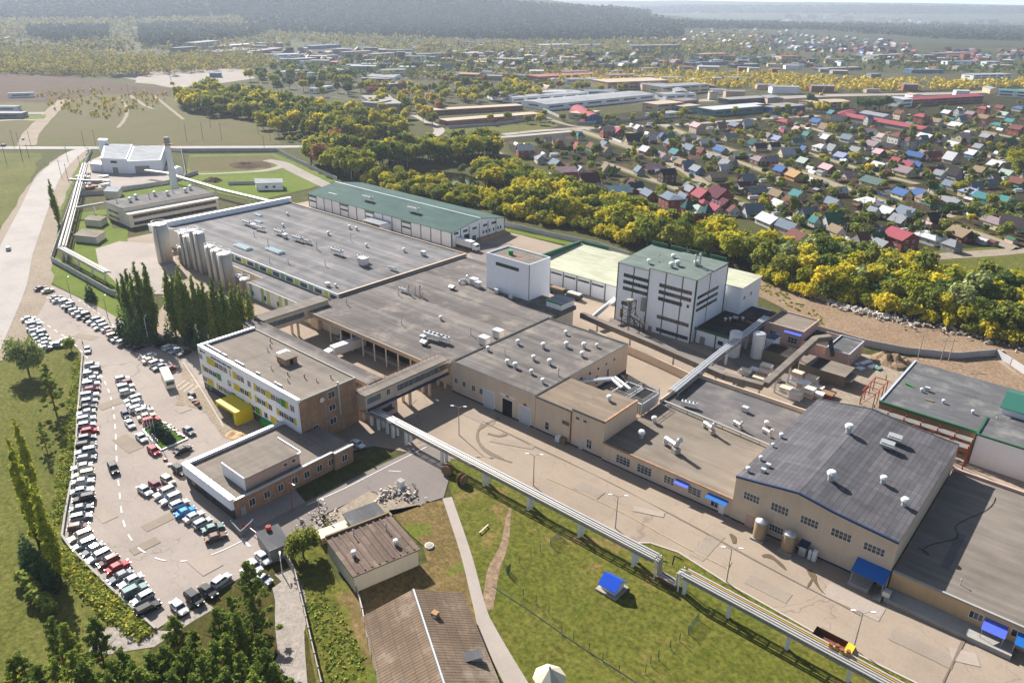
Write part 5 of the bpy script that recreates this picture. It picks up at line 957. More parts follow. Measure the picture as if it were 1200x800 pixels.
# rubble: uncountable broken concrete
B_rub=plain('rubble_concrete',S(180,170,158),.9,var=.3,scale=1)
def rubble(lab,pts,n,smin,smax,seed,wid,name='rubble'):
    random.seed(seed); m=MB(); ps=[W(*p) for p in pts]
    for i in range(n):
        u=random.random()*(len(ps)-1); k=int(u); p=ps[k].lerp(ps[k+1],u-k); s_=random.uniform(smin,smax)**1.3
        m.cbox((p.x+random.gauss(0,wid),p.y+random.gauss(0,wid),.2+s_*.3+max(0,random.gauss(.3,.3))),s_*random.uniform(.8,2),s_,s_*random.uniform(.4,1),random.random()*6,random.uniform(-.5,.5),random.uniform(-.5,.5))
    o=m.obj(name,B_rub); o['kind']='stuff'; o['label']=lab; return o
rubble('broken concrete rubble dumped along the tree line',[(940,345),(970,352),(990,362),(1020,368),(1050,376)],800,.2,.85,2,1.5); rubble('scattered rubble along the bulldozed bank',[(1050,377),(1100,384),(1150,396),(1210,412)],260,.2,.8,3,2.6); rubble('pile of broken blocks and bags beside the drive',[(445,586),(458,579),(472,577),(488,584)],110,.25,.65,4,1.2); rubble('broken boards and blocks behind the barrier hut',[(352,612),(372,606),(385,600),(372,622)],70,.15,.5,6,1.2)
# barrier, huts, sheds of the foreground
gt=thing('barrier_hut','small grey hut beside the car park barrier','hut',(-113,60.2,0)); quadblock([(-116.6,58.9),(-110,57.6),(-109.2,61.4),(-115.8,63.2)],2.8).obj('wall',B_grey,gt); quadblock([(-116.8,58.7),(-109.8,57.4),(-109,61.6),(-116,63.4)],3.0,2.803).obj('roof',R_far,gt); slantpanel((-114,58.5),(-112,58.1),1.1,2.1,GL,'window',gt)
t=thing('barrier','red and white barrier arm across the drive','barrier',(-122.8,60,0)); MB().box(-123.2,-122.5,59.6,60.3,0,1.2).obj('cabinet',B_orange,t); MB().beam((-122.8,60,1.1),(-117,60,1.15),.14,.14).obj('arm',B_frame,t)
t=thing('barrel','red drum standing on the barrier hut roof','drum',(-115.6,61,3)); MB().lathe((-115.6,61,3.0),[(.5,0),(.55,.4),(.5,.9)],12).obj('drum',plain('bright_red',S(224,44,26),.5),t); MB().lathe((-115.6,61,3.903),[(.45,0),(.1,.06)],12).obj('lid',B_rust,t)
t=wall_run('grey mesh gate panels beside the gate wing',[(272,618),(283,630),(297,617)],1.7,mt=plain('mesh_grey',S(120,120,122),.7),seg=3,name='mesh_gate',cat='gate')
wall_run('grey concrete panel fence down to the bottom edge',[(333,652),(346,675),(357,720),(366,760),(378,810),(392,860)],2.2,seg=3.2,name='panel_fence',cat='fence',mt=plain('fence_panel',S(160,152,142),.85)); wall_run('thin pale fence between the ribbed shed and the brown house',[(387,622),(412,668),(425,720),(432,755),(446,810)],1.7,seg=3,name='panel_fence',cat='fence')
def rbox(name,lab,cat,c,L,Wd,rz,h,wm,rm,ov=.35):
    t=thing(name,lab,cat,(c[0],c[1],0),rz=rz); lobj(MB().box(-L/2,L/2,-Wd/2,Wd/2,0,h),'wall',wm,t); lobj(MB().box(-L/2-ov,L/2+ov,-Wd/2-ov,Wd/2+ov,h+.003,h+.25),'roof',rm,t); return t
rs=rbox('ribbed_shed','square shed with dark ribbed roof and cream walls beside the footpath','shed',(-95.8,71.2),12.6,13.2,R(-14.2),4,B_cream,R_ribs)
m=MB(); 
for i in range(9): m.box(-6.2,6.2,-5.9+i*1.45,-5.55+i*1.45,4.26,4.42)
lobj(m,'roof_rib',plain('rib_brown',S(96,78,66),.85,var=.3),rs); lobj(MB().box(-6.7,-6.3,-6.8,6.8,4.26,4.7),'coping',B_wood,rs)
for i,(u,v) in enumerate(((-2,4),(3,3.6),(-4,-2),(1.5,-4.4))): 
    q=Matrix.Rotation(R(-14.2),3,'Z')@Vector((u,v,0)); auto(roof_unit('cowl' if i%2 else 'stack',-95.8+q.x,71.2+q.y,4.26,0,.75),'grey vent pot on the ribbed shed','vents on the ribbed shed')
rbox('lean_to_shed','small flat roofed shed beside the building rubble','shed',(-105.2,76.8),4.6,6.8,R(-14),3,B_grey,R_far); q=rbox('timber_store','open timber lean-to beside the lone round tree','store',(-107.5,70.5),2.2,6,R(-14),1.6,B_wood,plain('board_pale',S(198,186,166),.9))
bg=thing('brown_house','big old house with patched brown slate roof and bright ridge','building',(-64,58,0),rz=R(-29.6))
L=34; ox=1.0; lobj(MB().box(-L/2+ox,L/2+ox,-8,8,0,3.9).add([(-L/2+ox,-8,3.9),(-L/2+ox,8,3.9),(-L/2+ox,0,6.6)],[(0,1,2)]),'wall',B_cream,bg)
lobj(MB().ridge([(-8.9,3.7),(0,7.1),(8.9,3.7)],-L/2+ox-.4,L/2+ox,.16),'roof',R_slate,bg); lobj(MB().box(-L/2+ox-.4,L/2+ox,-.13,.13,7.06,7.2),'ridge_cap',plain('ridge_zinc',S(150,160,170),.5,.3,.15),bg)
t=thing('brick_flue','crumbling brick flue on the dark slope of the brown house','flue',(*W(510,722,6).to_2d(),5.4)); lobj(MB().cbox((0,0,.6),1.1,1,1.9,.2),'stack',plain('old_brick',S(156,122,86),.9,var=.3,scale=2),t); lobj(MB().cbox((.3,-.5,.9),.5,.3,.7,.2),'rag',B_frame,t)
for px_,py_,lab in ((547,768,'grey dormer box on the dark slope of the brown house'),(485,797,'small dormer on the pale slope of the brown house')):
    p=W(px_,py_,5.6); t=thing('dormer',lab,'dormer',(p.x,p.y,4.4),rz=R(-29.6)); k_=1 if px_>500 else -1; lobj(MB().box(-.75,.75,-1.6,2.2,-1.2,.9) if k_>0 else MB().box(-.6,.6,-1.8,1.2,-1.2,.7),'wall',B_grey,t); z_=.903 if k_>0 else .703; lobj(MB().box(-.95,.95,-1.8,2.5,z_,z_+.1) if k_>0 else MB().box(-.8,.8,-2.0,1.3,z_,z_+.1),'roof',R_far,t)
wh=thing('well_hut','little white well hut with bright blue gable roof on the lawn','well hut',(-56.4,95.6,.2)); MB().box(-58.7,-54.2,93.4,97.9,.2,.6).obj('plinth',C_pave,wh); MB().box(-58.0,-54.9,94.2,97.2,.603,2.0).obj('wall',B_frame,wh)
MB().ridge([(93.7,1.7),(95.7,3.3),(97.7,1.7)],-58.4,-54.5,.12).obj('roof',plain('royal_blue_sheet',S(24,76,190),.4,var=.06),wh); m=MB(); m.add([(-58.0,94.2,2.0),(-58.0,97.2,2.0),(-58.0,95.7,3.1)],[(0,1,2)]); m.add([(-54.9,94.2,2.0),(-54.9,97.2,2.0),(-54.9,95.7,3.1)],[(0,1,2)]); m.obj('gable',B_frame,wh)
m=MB(); m.mi=0; m.cyl((-58.06,94.9,2.2),(-58.02,94.9,2.2),.22,8); m.cyl((-58.06,96.3,2.2),(-58.02,96.3,2.2),.22,8); m.obj('round_vent',B_dark,wh)
gz_=thing('gazebo','cream summer house with a faceted pyramid roof at the path end','gazebo',(-51.6,70.6,0)); MB().lathe((-51.6,70.6,0),[(2.1,0),(2.1,2.3)],8).obj('wall',B_cream,gz_); MB().lathe((-51.6,70.6,2.303),[(2.7,0),(1.2,1.1),(.12,1.9)],8).obj('roof',plain('cream_roof',S(190,182,162),.7),gz_); MB().lathe((-51.6,70.6,4.2),[(.15,0),(.2,.2),(.05,.5)],8).obj('finial',B_grey,gz_)
t=thing('manhole_ring','round white concrete well lid in the rough grass','well lid',(-90.6,81.2,.2)); MB().lathe((-90.6,81.2,.2),[(.9,0),(.9,.4)],18).obj('ring',B_frame,t); MB().lathe((-90.6,81.2,.603),[(.8,0),(.5,.1)],18).obj('lid',C_pave,t)
for px_,py_,lab,a in ((524.6,555.5,'upright wooden cable reel at the lawn corner',.4),(541.5,567,'second cable reel lying nearer the pipe rack',1.6)):
    p=W(px_,py_); t=thing('cable_reel',lab,'cable reel',(p.x,p.y,0),'cable reels at the lawn corner',rz=a); lobj(MB().cyl((0,-.7,1.3),(0,-.55,1.3),1.3,16),'flange',B_wood,t); lobj(MB().cyl((0,.55,1.3),(0,.7,1.3),1.3,16),'flange',B_wood,t); lobj(MB().cyl((0,-.549,1.3),(0,.549,1.3),.8,12),'hub',B_rust,t)
t=thing('kiosk','white and grey ticket box by the building rubble','box',(*W(470,572).to_2d(),0)); p=t.location; MB().box(p.x-.7,p.x+.7,p.y-.6,p.y+.6,0,2.1).obj('casing',B_frame,t); MB().box(p.x-.8,p.x+.8,p.y-.7,p.y+.7,2.103,2.2).obj('lid',B_grey,t)
# street lamps
def lamp(px_,py_,h,lab,arms=1,rz=0,pm=B_grey):
    p=W(px_,py_); t=thing('street_lamp',lab,'street lamp',(p.x,p.y,0),'street lamps of the works',rz=rz); lobj(MB().cyl((0,0,0),(0,0,h),.13,8,.08),'pole',pm,t)
    for i in range(arms):
        s_=1 if i==0 else -1; a=lobj(MB().tube([(0,0,h-.05),(s_*.7,0,h+.35),(s_*1.3,0,h+.45)],.06,6),'arm',pm,t); lobj(MB().cbox((s_*1.6,0,h+.42),.8,.3,.16),'lamp_head',B_frame,t)
    return t
lamp(851,683,8,'double headed street lamp at the kerb below the tan tanks',2,.6); lamp(721,619,8,'double headed street lamp by the road opposite the blue awnings',2,.6); lamp(625,569,8,'double headed street lamp on the kerb above the lawn',2,.6); lamp(1000,760,8,'double headed street lamp beside the dump truck',2,.6); lamp(538,510,8,'double headed street lamp before the roller doors',2,.6); lamp(375,606,5,'short lamp post on the pavement near the rubble pad'); lamp(343,598,7,'tall floodlight post before the gate wing',1,0,B_rust); lamp(175,404,9,'curved street lamp at the foot of the dark firs',1,2.4,B_frame); lamp(127,375,8,'lamp post on the verge behind the parked cars',1,2.4); lamp(84,352,8,'lamp post on the verge near the lone pine',1,2.4); lamp(331,673,3.5,'low curved lamp post beside the panel fence',1,2.6,B_frame)
t=thing('flag_poles','','flags',(0,0,0)) if False else None
# sports cage posts on the lawn
B_gpost=plain('green_post',S(40,74,56),.6)
for px_,py_ in [(593,672),(613,700),(628,708),(643,720),(658,744),(672,752),(690,764),(706,776),(725,790),(596,676),(609,662),(622,654),(633,648),(645,640),(656,630),(756,790),(762,780),(771,773),(785,761),(796,752),(806,743),(818,726)]:
    p=W(px_,py_); t=thing('fence_post','','fence post',(p.x,p.y,.2)); lobj(MB().cyl((0,0,0),(0,0,2.0),.06,6),'post',B_gpost,t); lobj(MB().cbox((0,0,.05),.22,.22,.1),'footing',B_grey,t); auto(t,'thin green lawn post','green posts on the lawn')
for a,b,lab in (((645,641),(657,629),'green mesh panel between two lawn posts'),((806,744),(818,727),'green mesh panel at the right lawn posts'),((594,674),(598,670),'narrow green mesh panel near the worn track')):
    pa=W(*a); pb=W(*b); t=thing('cage_net',lab,'cage net',(pa.x,pa.y,.2)); m=MB()
    for i in range(13): q=pa.lerp(pb,i/12); m.beam((q.x,q.y,.3),(q.x,q.y,2.1),.035,.035)
    for i in range(7): m.beam((pa.x,pa.y,.3+i*.3),(pb.x,pb.y,.3+i*.3),.035,.035)
    m.obj('mesh',B_gpost,t)
m=MB(); pa=W(592,671); 
for a,b in zip([(577,688),(620,716),(672,753),(740,797),(800,840)],[(620,716),(672,753),(740,797),(800,840)]): m.beam((*W(*a).to_2d(),.3),(*W(*b).to_2d(),.3),.12,.12)
tag(m.obj('ground_rail',B_dark),'dark low rail along the row of lawn posts','rail')
for px_,py_,lab in ((565,616,'weathered white bench frame on the lawn by the worn track'),):
    p=W(567,622); t=thing('bench',lab,'bench',(p.x,p.y,.2),rz=1.7); lobj(MB().box(-1.6,1.6,-.14,.14,.45,.52),'seat',B_peach,t); lobj(MB().box(-1.4,-1.2,-.14,.2,0,.447),'leg',B_wood,t); lobj(MB().box(1.2,1.4,-.14,.14,0,.447),'leg',B_wood,t)
# yard crates by the roller doors
for px_,py_,lab,mt in ((655,517,'pale crate against the peach shop wall',B_frame),(660,519,'wooden crate beside the pale crate',B_wood)):
    p=W(px_,py_); t=thing('crate',lab,'crate',(p.x,p.y,0)); lobj(MB().cbox((0,0,.85),1.6,1.4,1.4,.2),'box',mt,t); lobj(MB().cbox((0,0,.08),1.7,1.5,.14,.2),'pallet',B_wood,t)
# people
SKIN=plain('skin',S(190,140,112),.6)
def person(p, rz, top, legs, lab, stride=.18):
    t=thing('person',lab,'person',(p.x,p.y,.2),rz=rz)
    me=bpy.data.meshes.new('body'); J=[(0,0,.95),(0,0,1.2),(0,0,1.42),(0,0,1.52),(0,0,1.66),(0,.1,.92),(stride,.1,.5),(stride*.6,.1,.08),(stride*1.2+.05,.1,.04),(0,-.1,.92),(-stride*.4,-.1,.5),(-stride*1.3,-.1,.08),(-stride*1.3+.16,-.1,.04),(0,.2,1.4),(-.05,.27,1.12),(.06,.27,.88),(0,-.2,1.4),(.05,-.27,1.12),(.16,-.27,.9)]
    E=[(0,1),(1,2),(2,3),(3,4),(0,5),(5,6),(6,7),(7,8),(0,9),(9,10),(10,11),(11,12),(2,13),(13,14),(14,15),(2,16),(16,17),(17,18)]
    rr=[.16,.15,.17,.06,.11,.1,.07,.05,.045,.1,.07,.05,.045,.07,.05,.04,.07,.05,.04]
    me.from_pydata(J,E,[]); o=bpy.data.objects.new('body',me); col.objects.link(o); o.parent=t
    md_=o.modifiers.new('skin','SKIN'); me.skin_vertices.new() if not me.skin_vertices else None
    for i,v in enumerate(me.skin_vertices[0].data): v.radius=(rr[i]*1.05,rr[i]*.9 if i<3 else rr[i]); v.use_root=(i==0)
    o.modifiers.new('sub','SUBSURF').levels=1; o.modifiers[-1].render_levels=1
    s=N('clothes_'+lab[:12]); g=s.coord(); sep=s.n('SeparateXYZ'); s.l(g,sep.inputs[0]); s.done(s.ramp(s.math('DIVIDE',sep.outputs[2],1.8),[(.0,legs),(.515,legs),(.52,top),(.82,top),(.835,SKIN_C),(1,SKIN_C)]),.85); me.materials.append(s.m)
    lobj(MB().lathe((0,0,1.66),[(.1,0),(.13,.06),(.1,.13),(.03,.16)],10),'hair',plain('hair',S(40,30,24),.8),t); return t
SKIN_C=S(190,140,112)
person(W(184.5,503),2.2,S(40,42,50),S(34,34,40),'person in dark clothes walking across the office forecourt'); person(W(97.5,405.5),1.0,S(60,60,66),S(40,40,46),'person in grey standing by the lone white car'); person(W(1037.5,446),.4,S(36,36,40),S(30,32,42),'person in dark clothes on the sandy building yard')
# flower-bed island with firs (trees follow with the others)
isl=[(163,505),(182,498),(222,516),(190,528)]
isl=[(168,505),(185,493),(220,515),(189,528.5)]
sheet('flower_bed',isl,ground_mat('bed_grass',[(.3,S(62,90,30)),(.5,S(82,112,36)),(.7,S(102,126,50))],.1,1,.4),.26,label='green triangular bed with three blue firs'); kerb('kerb',isl+isl[:1],'white kerb round the triangular bed',.35,.3,B_frame,z=.14)
for px_,py_,c in [(195,498,1),(199,500,0),(203,503,1),(207,506,1),(192,497,0),(211,511,0),(216,513,1),(196,503,0),(194,540,1),(199,546,0),(187,495,0)]:
    p=W(px_,py_); t=thing('traffic_block','','traffic block',(p.x,p.y,.2),rz=.8); lobj(MB().cbox((0,0,.2),.9,.5,.4),'block',B_red if c else B_frame,t); lobj(MB().cbox((0,0,.43),.5,.3,.05),'cap',B_frame,t); auto(t,('red' if c else 'white')+' traffic block','traffic blocks by the flower bed')
for i,(px_,py_) in enumerate([(177,512),(179,514),(181,517),(183,519)]):
    p=W(px_,py_); t=thing('planter','','planter',(p.x,p.y,.27)); lobj(MB().lathe((0,0,0),[(.3,0),(.45,.5),(.5,.55)],12),'bowl',B_frame,t); lobj(MB().lathe((0,0,.56),[(.42,0),(.3,.15),(.05,.2)],10),'soil',G_brown,t); auto(t,'round white planter','white planters on the flower bed')
for i,(px_,py_) in enumerate([(170,503),(174,504.5),(178,507),(182,509)]):
    p=W(px_,py_); t=thing('flag_pole','','flag pole',(p.x,p.y,.2)); lobj(MB().cyl((0,0,0),(0,0,8.5),.07,6),'pole',B_frame,t); lobj(MB().cbox((.3,0,7.8),.6,.03,.9),'flag',[B_frame,B_awn2,B_frame,B_red][i],t); auto(t,'flag pole with '+['white','blue','pale','red'][i]+' flag','flag poles at the flower bed')
t=thing('digger_gear','','machine',(*W(225,464).to_2d(),.1)); p=t.location; m=MB(); m.box(p.x-1,p.x+1,p.y-.6,p.y+.6,.4,1.3); m.obj('body',B_grey,t); m=MB(); m.cyl((p.x-.7,p.y-.7,.4),(p.x-.7,p.y+.7,.4),.4,10); m.cyl((p.x+.7,p.y-.7,.4),(p.x+.7,p.y+.7,.4),.4,10); m.obj('wheel',B_black,t); t.name='compressor_trailer'; t['label']='grey two wheeled compressor beside the dug forecourt'; 
for i,(px_,py_) in enumerate([(224,468),(228,471),(231,474),(234,478)]): p=W(px_,py_); tag(MB().cbox((p.x,p.y,.4),1.4,.8,.6,i).obj('paving_stack',[B_frame,B_grey,B_rust,B_black][i]),['white stack of slabs on the dug forecourt','grey stack of slabs on the dug forecourt','brown heap of pipe on the dug forecourt','black box on the dug forecourt'][i],'slab stack')
# ============================================================ VEHICLES
def paint(name, c, metal=.0):
    s=N(name); s.done(c,.6,metal*.5,.15); s.b.inputs['Coat Weight'].default_value=.3; s.b.inputs['Coat Roughness'].default_value=.03; return s.m
PAINT={'white':paint('paint_white',S(206,206,205)),'silver':paint('paint_silver',S(160,164,170),.5),'grey':paint('paint_grey',S(98,102,108),.4),'black':paint('paint_black',S(24,25,29)),'dark blue':paint('paint_navy',S(30,38,66),.2),'red':paint('paint_red',S(176,34,44)),'dark red':paint('paint_maroon',S(96,26,40),.2),'beige':paint('paint_beige',S(198,186,164),.4),'blue':paint('paint_blue',S(10,120,196),.2),'green grey':paint('paint_greengrey',S(92,112,110),.4),'brown':paint('paint_brown',S(96,74,64),.3)}
V_glass=glassm('car_glass',(.03,.036,.042),.08); V_tyre=plain('tyre',S(28,28,28),.9); V_rim=plain('rim',S(170,172,176),.35,.7); V_lamp=plain('headlamp',S(226,228,226),.15); V_tail=plain('tail_lamp',S(150,14,18),.25)
CARK={}  # kind: sections (x,halfwidth,z0,ztop), cabin (xb0,xb1,xt0,xt1,zbelt,zroof)
CARK['saloon']=([(-2.2,.7,.42,.82),(-2.05,.82,.3,.98),(-1.2,.88,.2,1.0),(0,.89,.2,.95),(1.0,.88,.2,.92),(1.9,.82,.3,.78),(2.2,.68,.42,.62)],(-1.55,1.0,-1.08,.42,.93,1.42))
CARK['hatchback']=([(-1.95,.74,.42,.9),(-1.85,.82,.3,1.0),(-1.1,.86,.2,1.0),(0,.87,.2,.96),(1.0,.86,.2,.92),(1.75,.8,.3,.78),(2.0,.66,.42,.62)],(-1.9,1.0,-1.62,.42,.94,1.48))
CARK['estate']=([(-2.25,.76,.42,.92),(-2.15,.84,.3,1.02),(-1.2,.88,.2,1.02),(0,.89,.2,.97),(1.0,.88,.2,.93),(1.9,.82,.3,.8),(2.2,.68,.42,.64)],(-2.2,1.0,-1.98,.42,.95,1.48))
CARK['off-roader']=([(-2.25,.8,.5,1.0),(-2.15,.9,.38,1.14),(-1.2,.93,.3,1.14),(0,.94,.3,1.1),(1.0,.93,.3,1.06),(1.95,.88,.38,.98),(2.2,.78,.5,.8)],(-2.2,.95,-2.05,.36,1.08,1.74))
def make_car(kind):
    secs,(b0,b1,t0,t1,zb,zr)=CARK[kind]; t=thing('parked_car','x','car'); m=MB(); vs=[]
    for x,h,z0,z1 in secs: vs+=[(x,-h*.9,z0),(x,-h,z0+(z1-z0)*.35),(x,-h,z1-.12),(x,-h*.84,z1),(x,h*.84,z1),(x,h,z1-.12),(x,h,z0+(z1-z0)*.35),(x,h*.9,z0)]
    n=len(secs); fs=[(i*8+j,i*8+(j+1)%8,(i+1)*8+(j+1)%8,(i+1)*8+j) for i in range(n-1) for j in range(8)]+[tuple(range(8))[::-1],tuple(range((n-1)*8,n*8))]
    m.add(vs,fs); hw=.78*max(s[1] for s in secs)/.89
    m.add([(t0-.04,-hw*.9,zr-.05),(t1+.05,-hw*.9,zr-.05),(t1+.05,hw*.9,zr-.05),(t0-.04,hw*.9,zr-.05),(t0+.08,-hw*.82,zr+.03),(t1-.1,-hw*.82,zr+.03),(t1-.1,hw*.82,zr+.03),(t0+.08,hw*.82,zr+.03)],[(3,2,1,0),(4,5,6,7),(0,1,5,4),(1,2,6,5),(2,3,7,6),(3,0,4,7)])
    for s_ in (-1,1):
        xm=(b0+b1)/2-.1; tm=(t0+t1)/2-.05
        for a,b in ((b0,t0),(b1,t1),(xm,tm)): m.beam((a,s_*hw*1.01,zb-.03),(b,s_*hw*.88,zr-.02),.09,.08)
        m.cbox((b1-.25,s_*(hw+.22),zb+.08),.16,.16,.13)
    for s_ in (-1,1):
        for wx in (-1.28,1.3): m.cyl((wx,s_*.80,.33),(wx,s_*.905,.33),.38,10)   # arch lips
    lobj(m,'body',PAINT['white'],t)
    m=MB(); h2=hw*.98; k2=hw*.86
    m.add([(b0,-h2,zb-.05),(b1,-h2,zb-.05),(b1,h2,zb-.05),(b0,h2,zb-.05),(t0,-k2,zr-.045),(t1,-k2,zr-.045),(t1,k2,zr-.045),(t0,k2,zr-.045)],[(0,1,5,4),(1,2,6,5),(2,3,7,6),(3,0,4,7)]); lobj(m,'windows',V_glass,t); t.children[-1].name='cabin_glass'
    for wx in (-1.3,1.32):
        for s_ in (-1,1):
            m=MB(); m.cyl((wx,s_*.70,.32),(wx,s_*.93,.32),.32,12); m.mat(1); m.cyl((wx,s_*.931,.32),(wx,s_*.94,.32),.19,8); lobj(m,'wheel',[V_tyre,V_rim],t)
    xf=secs[-1][0]; xr=secs[0][0]
    for s_ in (-1,1): lobj(MB().cbox((xf-.1,s_*.58,.68 if kind!='off-roader' else .82),.26,.3,.15,-s_*.3),'headlight',V_lamp,t); lobj(MB().cbox((xr+.06,s_*.66,.84 if kind!='off-roader' else 1.0),.18,.2,.2),'taillight',V_tail,t)
    return t
bpy.context.view_layer.update()
PROTO={k:make_car(k) for k in CARK}; USED={k:False for k in CARK}
def put_car(p, rz, kind, colr, label=None, group=None, z=.17):
    if not USED[kind]: t=PROTO[kind]; USED[kind]=True
    else: t=copy_tree(PROTO[kind])
    t.location=(p.x,p.y,z); t.rotation_euler=(0,0,rz); t['label']=label or 'x'
    if group: t['group']=group
    b=[c for c in t.children if c.name.startswith('body')][0]
    b.material_slots[0].link='OBJECT'; b.material_slots[0].material=PAINT[colr]; return t
def ordn(n):
    w_='zeroth first second third fourth fifth sixth seventh eighth ninth tenth eleventh twelfth thirteenth fourteenth fifteenth sixteenth seventeenth eighteenth nineteenth twentieth'.split()
    return w_[n] if n<len(w_) else str(n)+('th' if 10<n%100<14 else {1:'st',2:'nd',3:'rd'}.get(n%10,'th'))
rc=random.Random(31)
CODE=dict(w='white',s='silver',g='grey',k='black',n='dark blue',r='red',m='dark red',b='beige',u='blue',e='green grey',o='brown')
def car_row(pts, codes, where, group, flip=0, tw=0, jit=.12):
    """pts: centre line of the row in the photo, codes: one letter per car"""
    ps=[W(*p,.6) for p in pts]; L=[0]
    for a,b in zip(ps,ps[1:]): L.append(L[-1]+(b-a).length)
    n=len(codes)
    for i,c in enumerate(codes):
        s_=L[-1]*(i/(n-1) if n>1 else 0); k=max(j for j in range(len(L)-1) if L[j]<=s_+1e-6) if n>1 else 0
        if len(ps)>1: f=(s_-L[k])/max(1e-6,L[k+1]-L[k]); p=ps[k].lerp(ps[k+1],f); d=ps[k+1]-ps[k]
        if c=='.': continue
        rz=math.atan2(d.y,d.x)+math.pi/2+R(tw)+rc.gauss(0,.03)+(math.pi if (rc.random()<.35)!=bool(flip) else 0)
        kind=rc.choices(list(CARK),[.42,.3,.14,.14])[0]; q=p+Vector((-d.y,d.x,0)).normalized()*rc.gauss(0,.35)+d.normalized()*rc.gauss(0,jit)
        put_car(q,rz,kind,CODE[c],f'{CODE[c]} {kind}, {ordn(i+1)} from the far end of {where}',group)
car_row([(107.5,428),(104.5,465),(101.5,505),(98.5,545),(95.5,585),(92.5,618)],'wgsswmwskswsrgksgwbswkgso','the long wall row','cars parked along the low wall')
car_row([(95,629),(102,638),(117,650),(134,666),(152,684),(175,711)],'bsgworgwesk','the slanted bank row','cars parked in the slanted row by the bank')
car_row([(34.5,374),(39,381),(45,390),(52,401),(55,408)],'wswgwsewws','the short row on the grass corner','cars parked at the grass corner')
car_row([(67,349),(80,357),(96,369),(112,379),(130,389),(146,401),(163,407)],'gwswkswgkwsswmbswgk','the verge row below the pale wall','cars parked along the verge')
car_row([(47,338.5),(55,341.5)],'nb','the upper verge pair','cars parked along the verge')
car_row([(77,399),(71,404)],'ss','the pair beside the round bush','cars parked at the grass corner')
car_row([(190,404),(198,407.5),(206,411),(214,415)],'kwsk','the shaded row under the firs','cars parked under the firs')
car_row([(172,418),(178,422.5),(185,426),(191,430),(198,433)],'wbwgm','the short row before the bus','cars parked before the bus')
car_row([(144,444.5),(147,449.5),(150,454),(153,459)],'wmsw','the upper island row','cars parked on the island')
car_row([(155,468),(159.5,473),(164,478),(168,482.5),(172,488),(176,494)],'wswwbr','the lower island row','cars parked on the island')
car_row([(193.6,578),(202,585),(211,591),(220,599),(230,606),(238,612.5),(246,619),(251,630)],'wswuwseo','the row beside the gate wing','cars parked beside the gate wing')
def one(px,py,px2,py2,kind,c,lab):
    a=W(px,py,.5); b=W(px2,py2,.5); put_car((a+b)/2,math.atan2((b-a).y,(b-a).x),kind,CODE[c],lab,'single cars on the car park and roads')
one(144,481,151,492,'saloon','n','dark blue car in the lane left of the flower bed'); one(148,492,157,503,'saloon','w','white car behind the dark blue car by the flower bed'); one(159,507,173,520,'saloon','w','white car at the left corner of the flower bed'); one(174,524,187,534,'hatchback','r','red car at the near tip of the flower bed')
one(214,500,229,511,'saloon','g','dark grey car between the flower bed and the forecourt'); one(204,533,225,523,'saloon','k','black car along the near edge of the flower bed'); one(130,544,137,557,'off-roader','k','black car driving down the middle of the car park'); one(162,570,178,581,'saloon','w','white car parked alone left of the gate wing'); one(176,565,190,575,'hatchback','m','dark red car left of the cream car by the gate wing'); one(190,559,204,568,'hatchback','b','cream car nearest the gate wing corner')
one(203,547,219,558,'off-roader','k','black off-roader tucked against the gate wing corner'); one(217,545,229,549,'hatchback','w','white car half hidden behind the gate wing fascia'); one(203,706,217,719,'saloon','w','white car at the bottom point of the car park'); one(221,697,236,709,'off-roader','k','black off-roader beside the white car at the bottom'); one(236,688,252,699,'saloon','k','second black car along the bottom edge'); one(253,686,266,676,'hatchback','w','white car half behind the tall pine crown'); one(290,657,306,671,'saloon','w','white car beside the barrier hut wall, left one'); one(301,648,316,661,'saloon','w','white car beside the barrier hut wall, right one'); one(284,668,300,680,'saloon','w','white car behind the pine near the lamp'); one(300,676,316,683,'hatchback','s','silver car at the end of the earth track')
one(103,405,102.5,416,'saloon','w','white car standing alone at the head of the wall row'); one(9.5,295,10.5,289,'hatchback','w','white car driving on the dusty highway'); one(413,518,425,524,'saloon','w','white car in the shade behind the gate wing'); one(26,166,28,160,'saloon','w','white car on the side road above the crossroads'); one(5,171,2,171,'hatchback','g','dark car on the highway at the left edge'); one(478,127,481,129,'saloon','w','white car on the lane below the grey block'); one(641,143.5,645,142,'saloon','s','silver car at the far grass field corner'); one(646,145,650,144,'saloon','g','dark car at the far grass field corner'); one(951,202,944,200,'saloon','s','silver car on the middle village lane'); one(1102,181,1096,179,'hatchback','w','white car on the right village lane'); one(632,213,638,214,'saloon','s','silver car on the lower village lane'); one(360,172,357,172,'saloon','w','white car on the far highway'); one(783,175,788,177,'saloon','k','black car before the dark roofed cottage'); one(1013,172,1007,170,'saloon','g','grey car by the white villa')
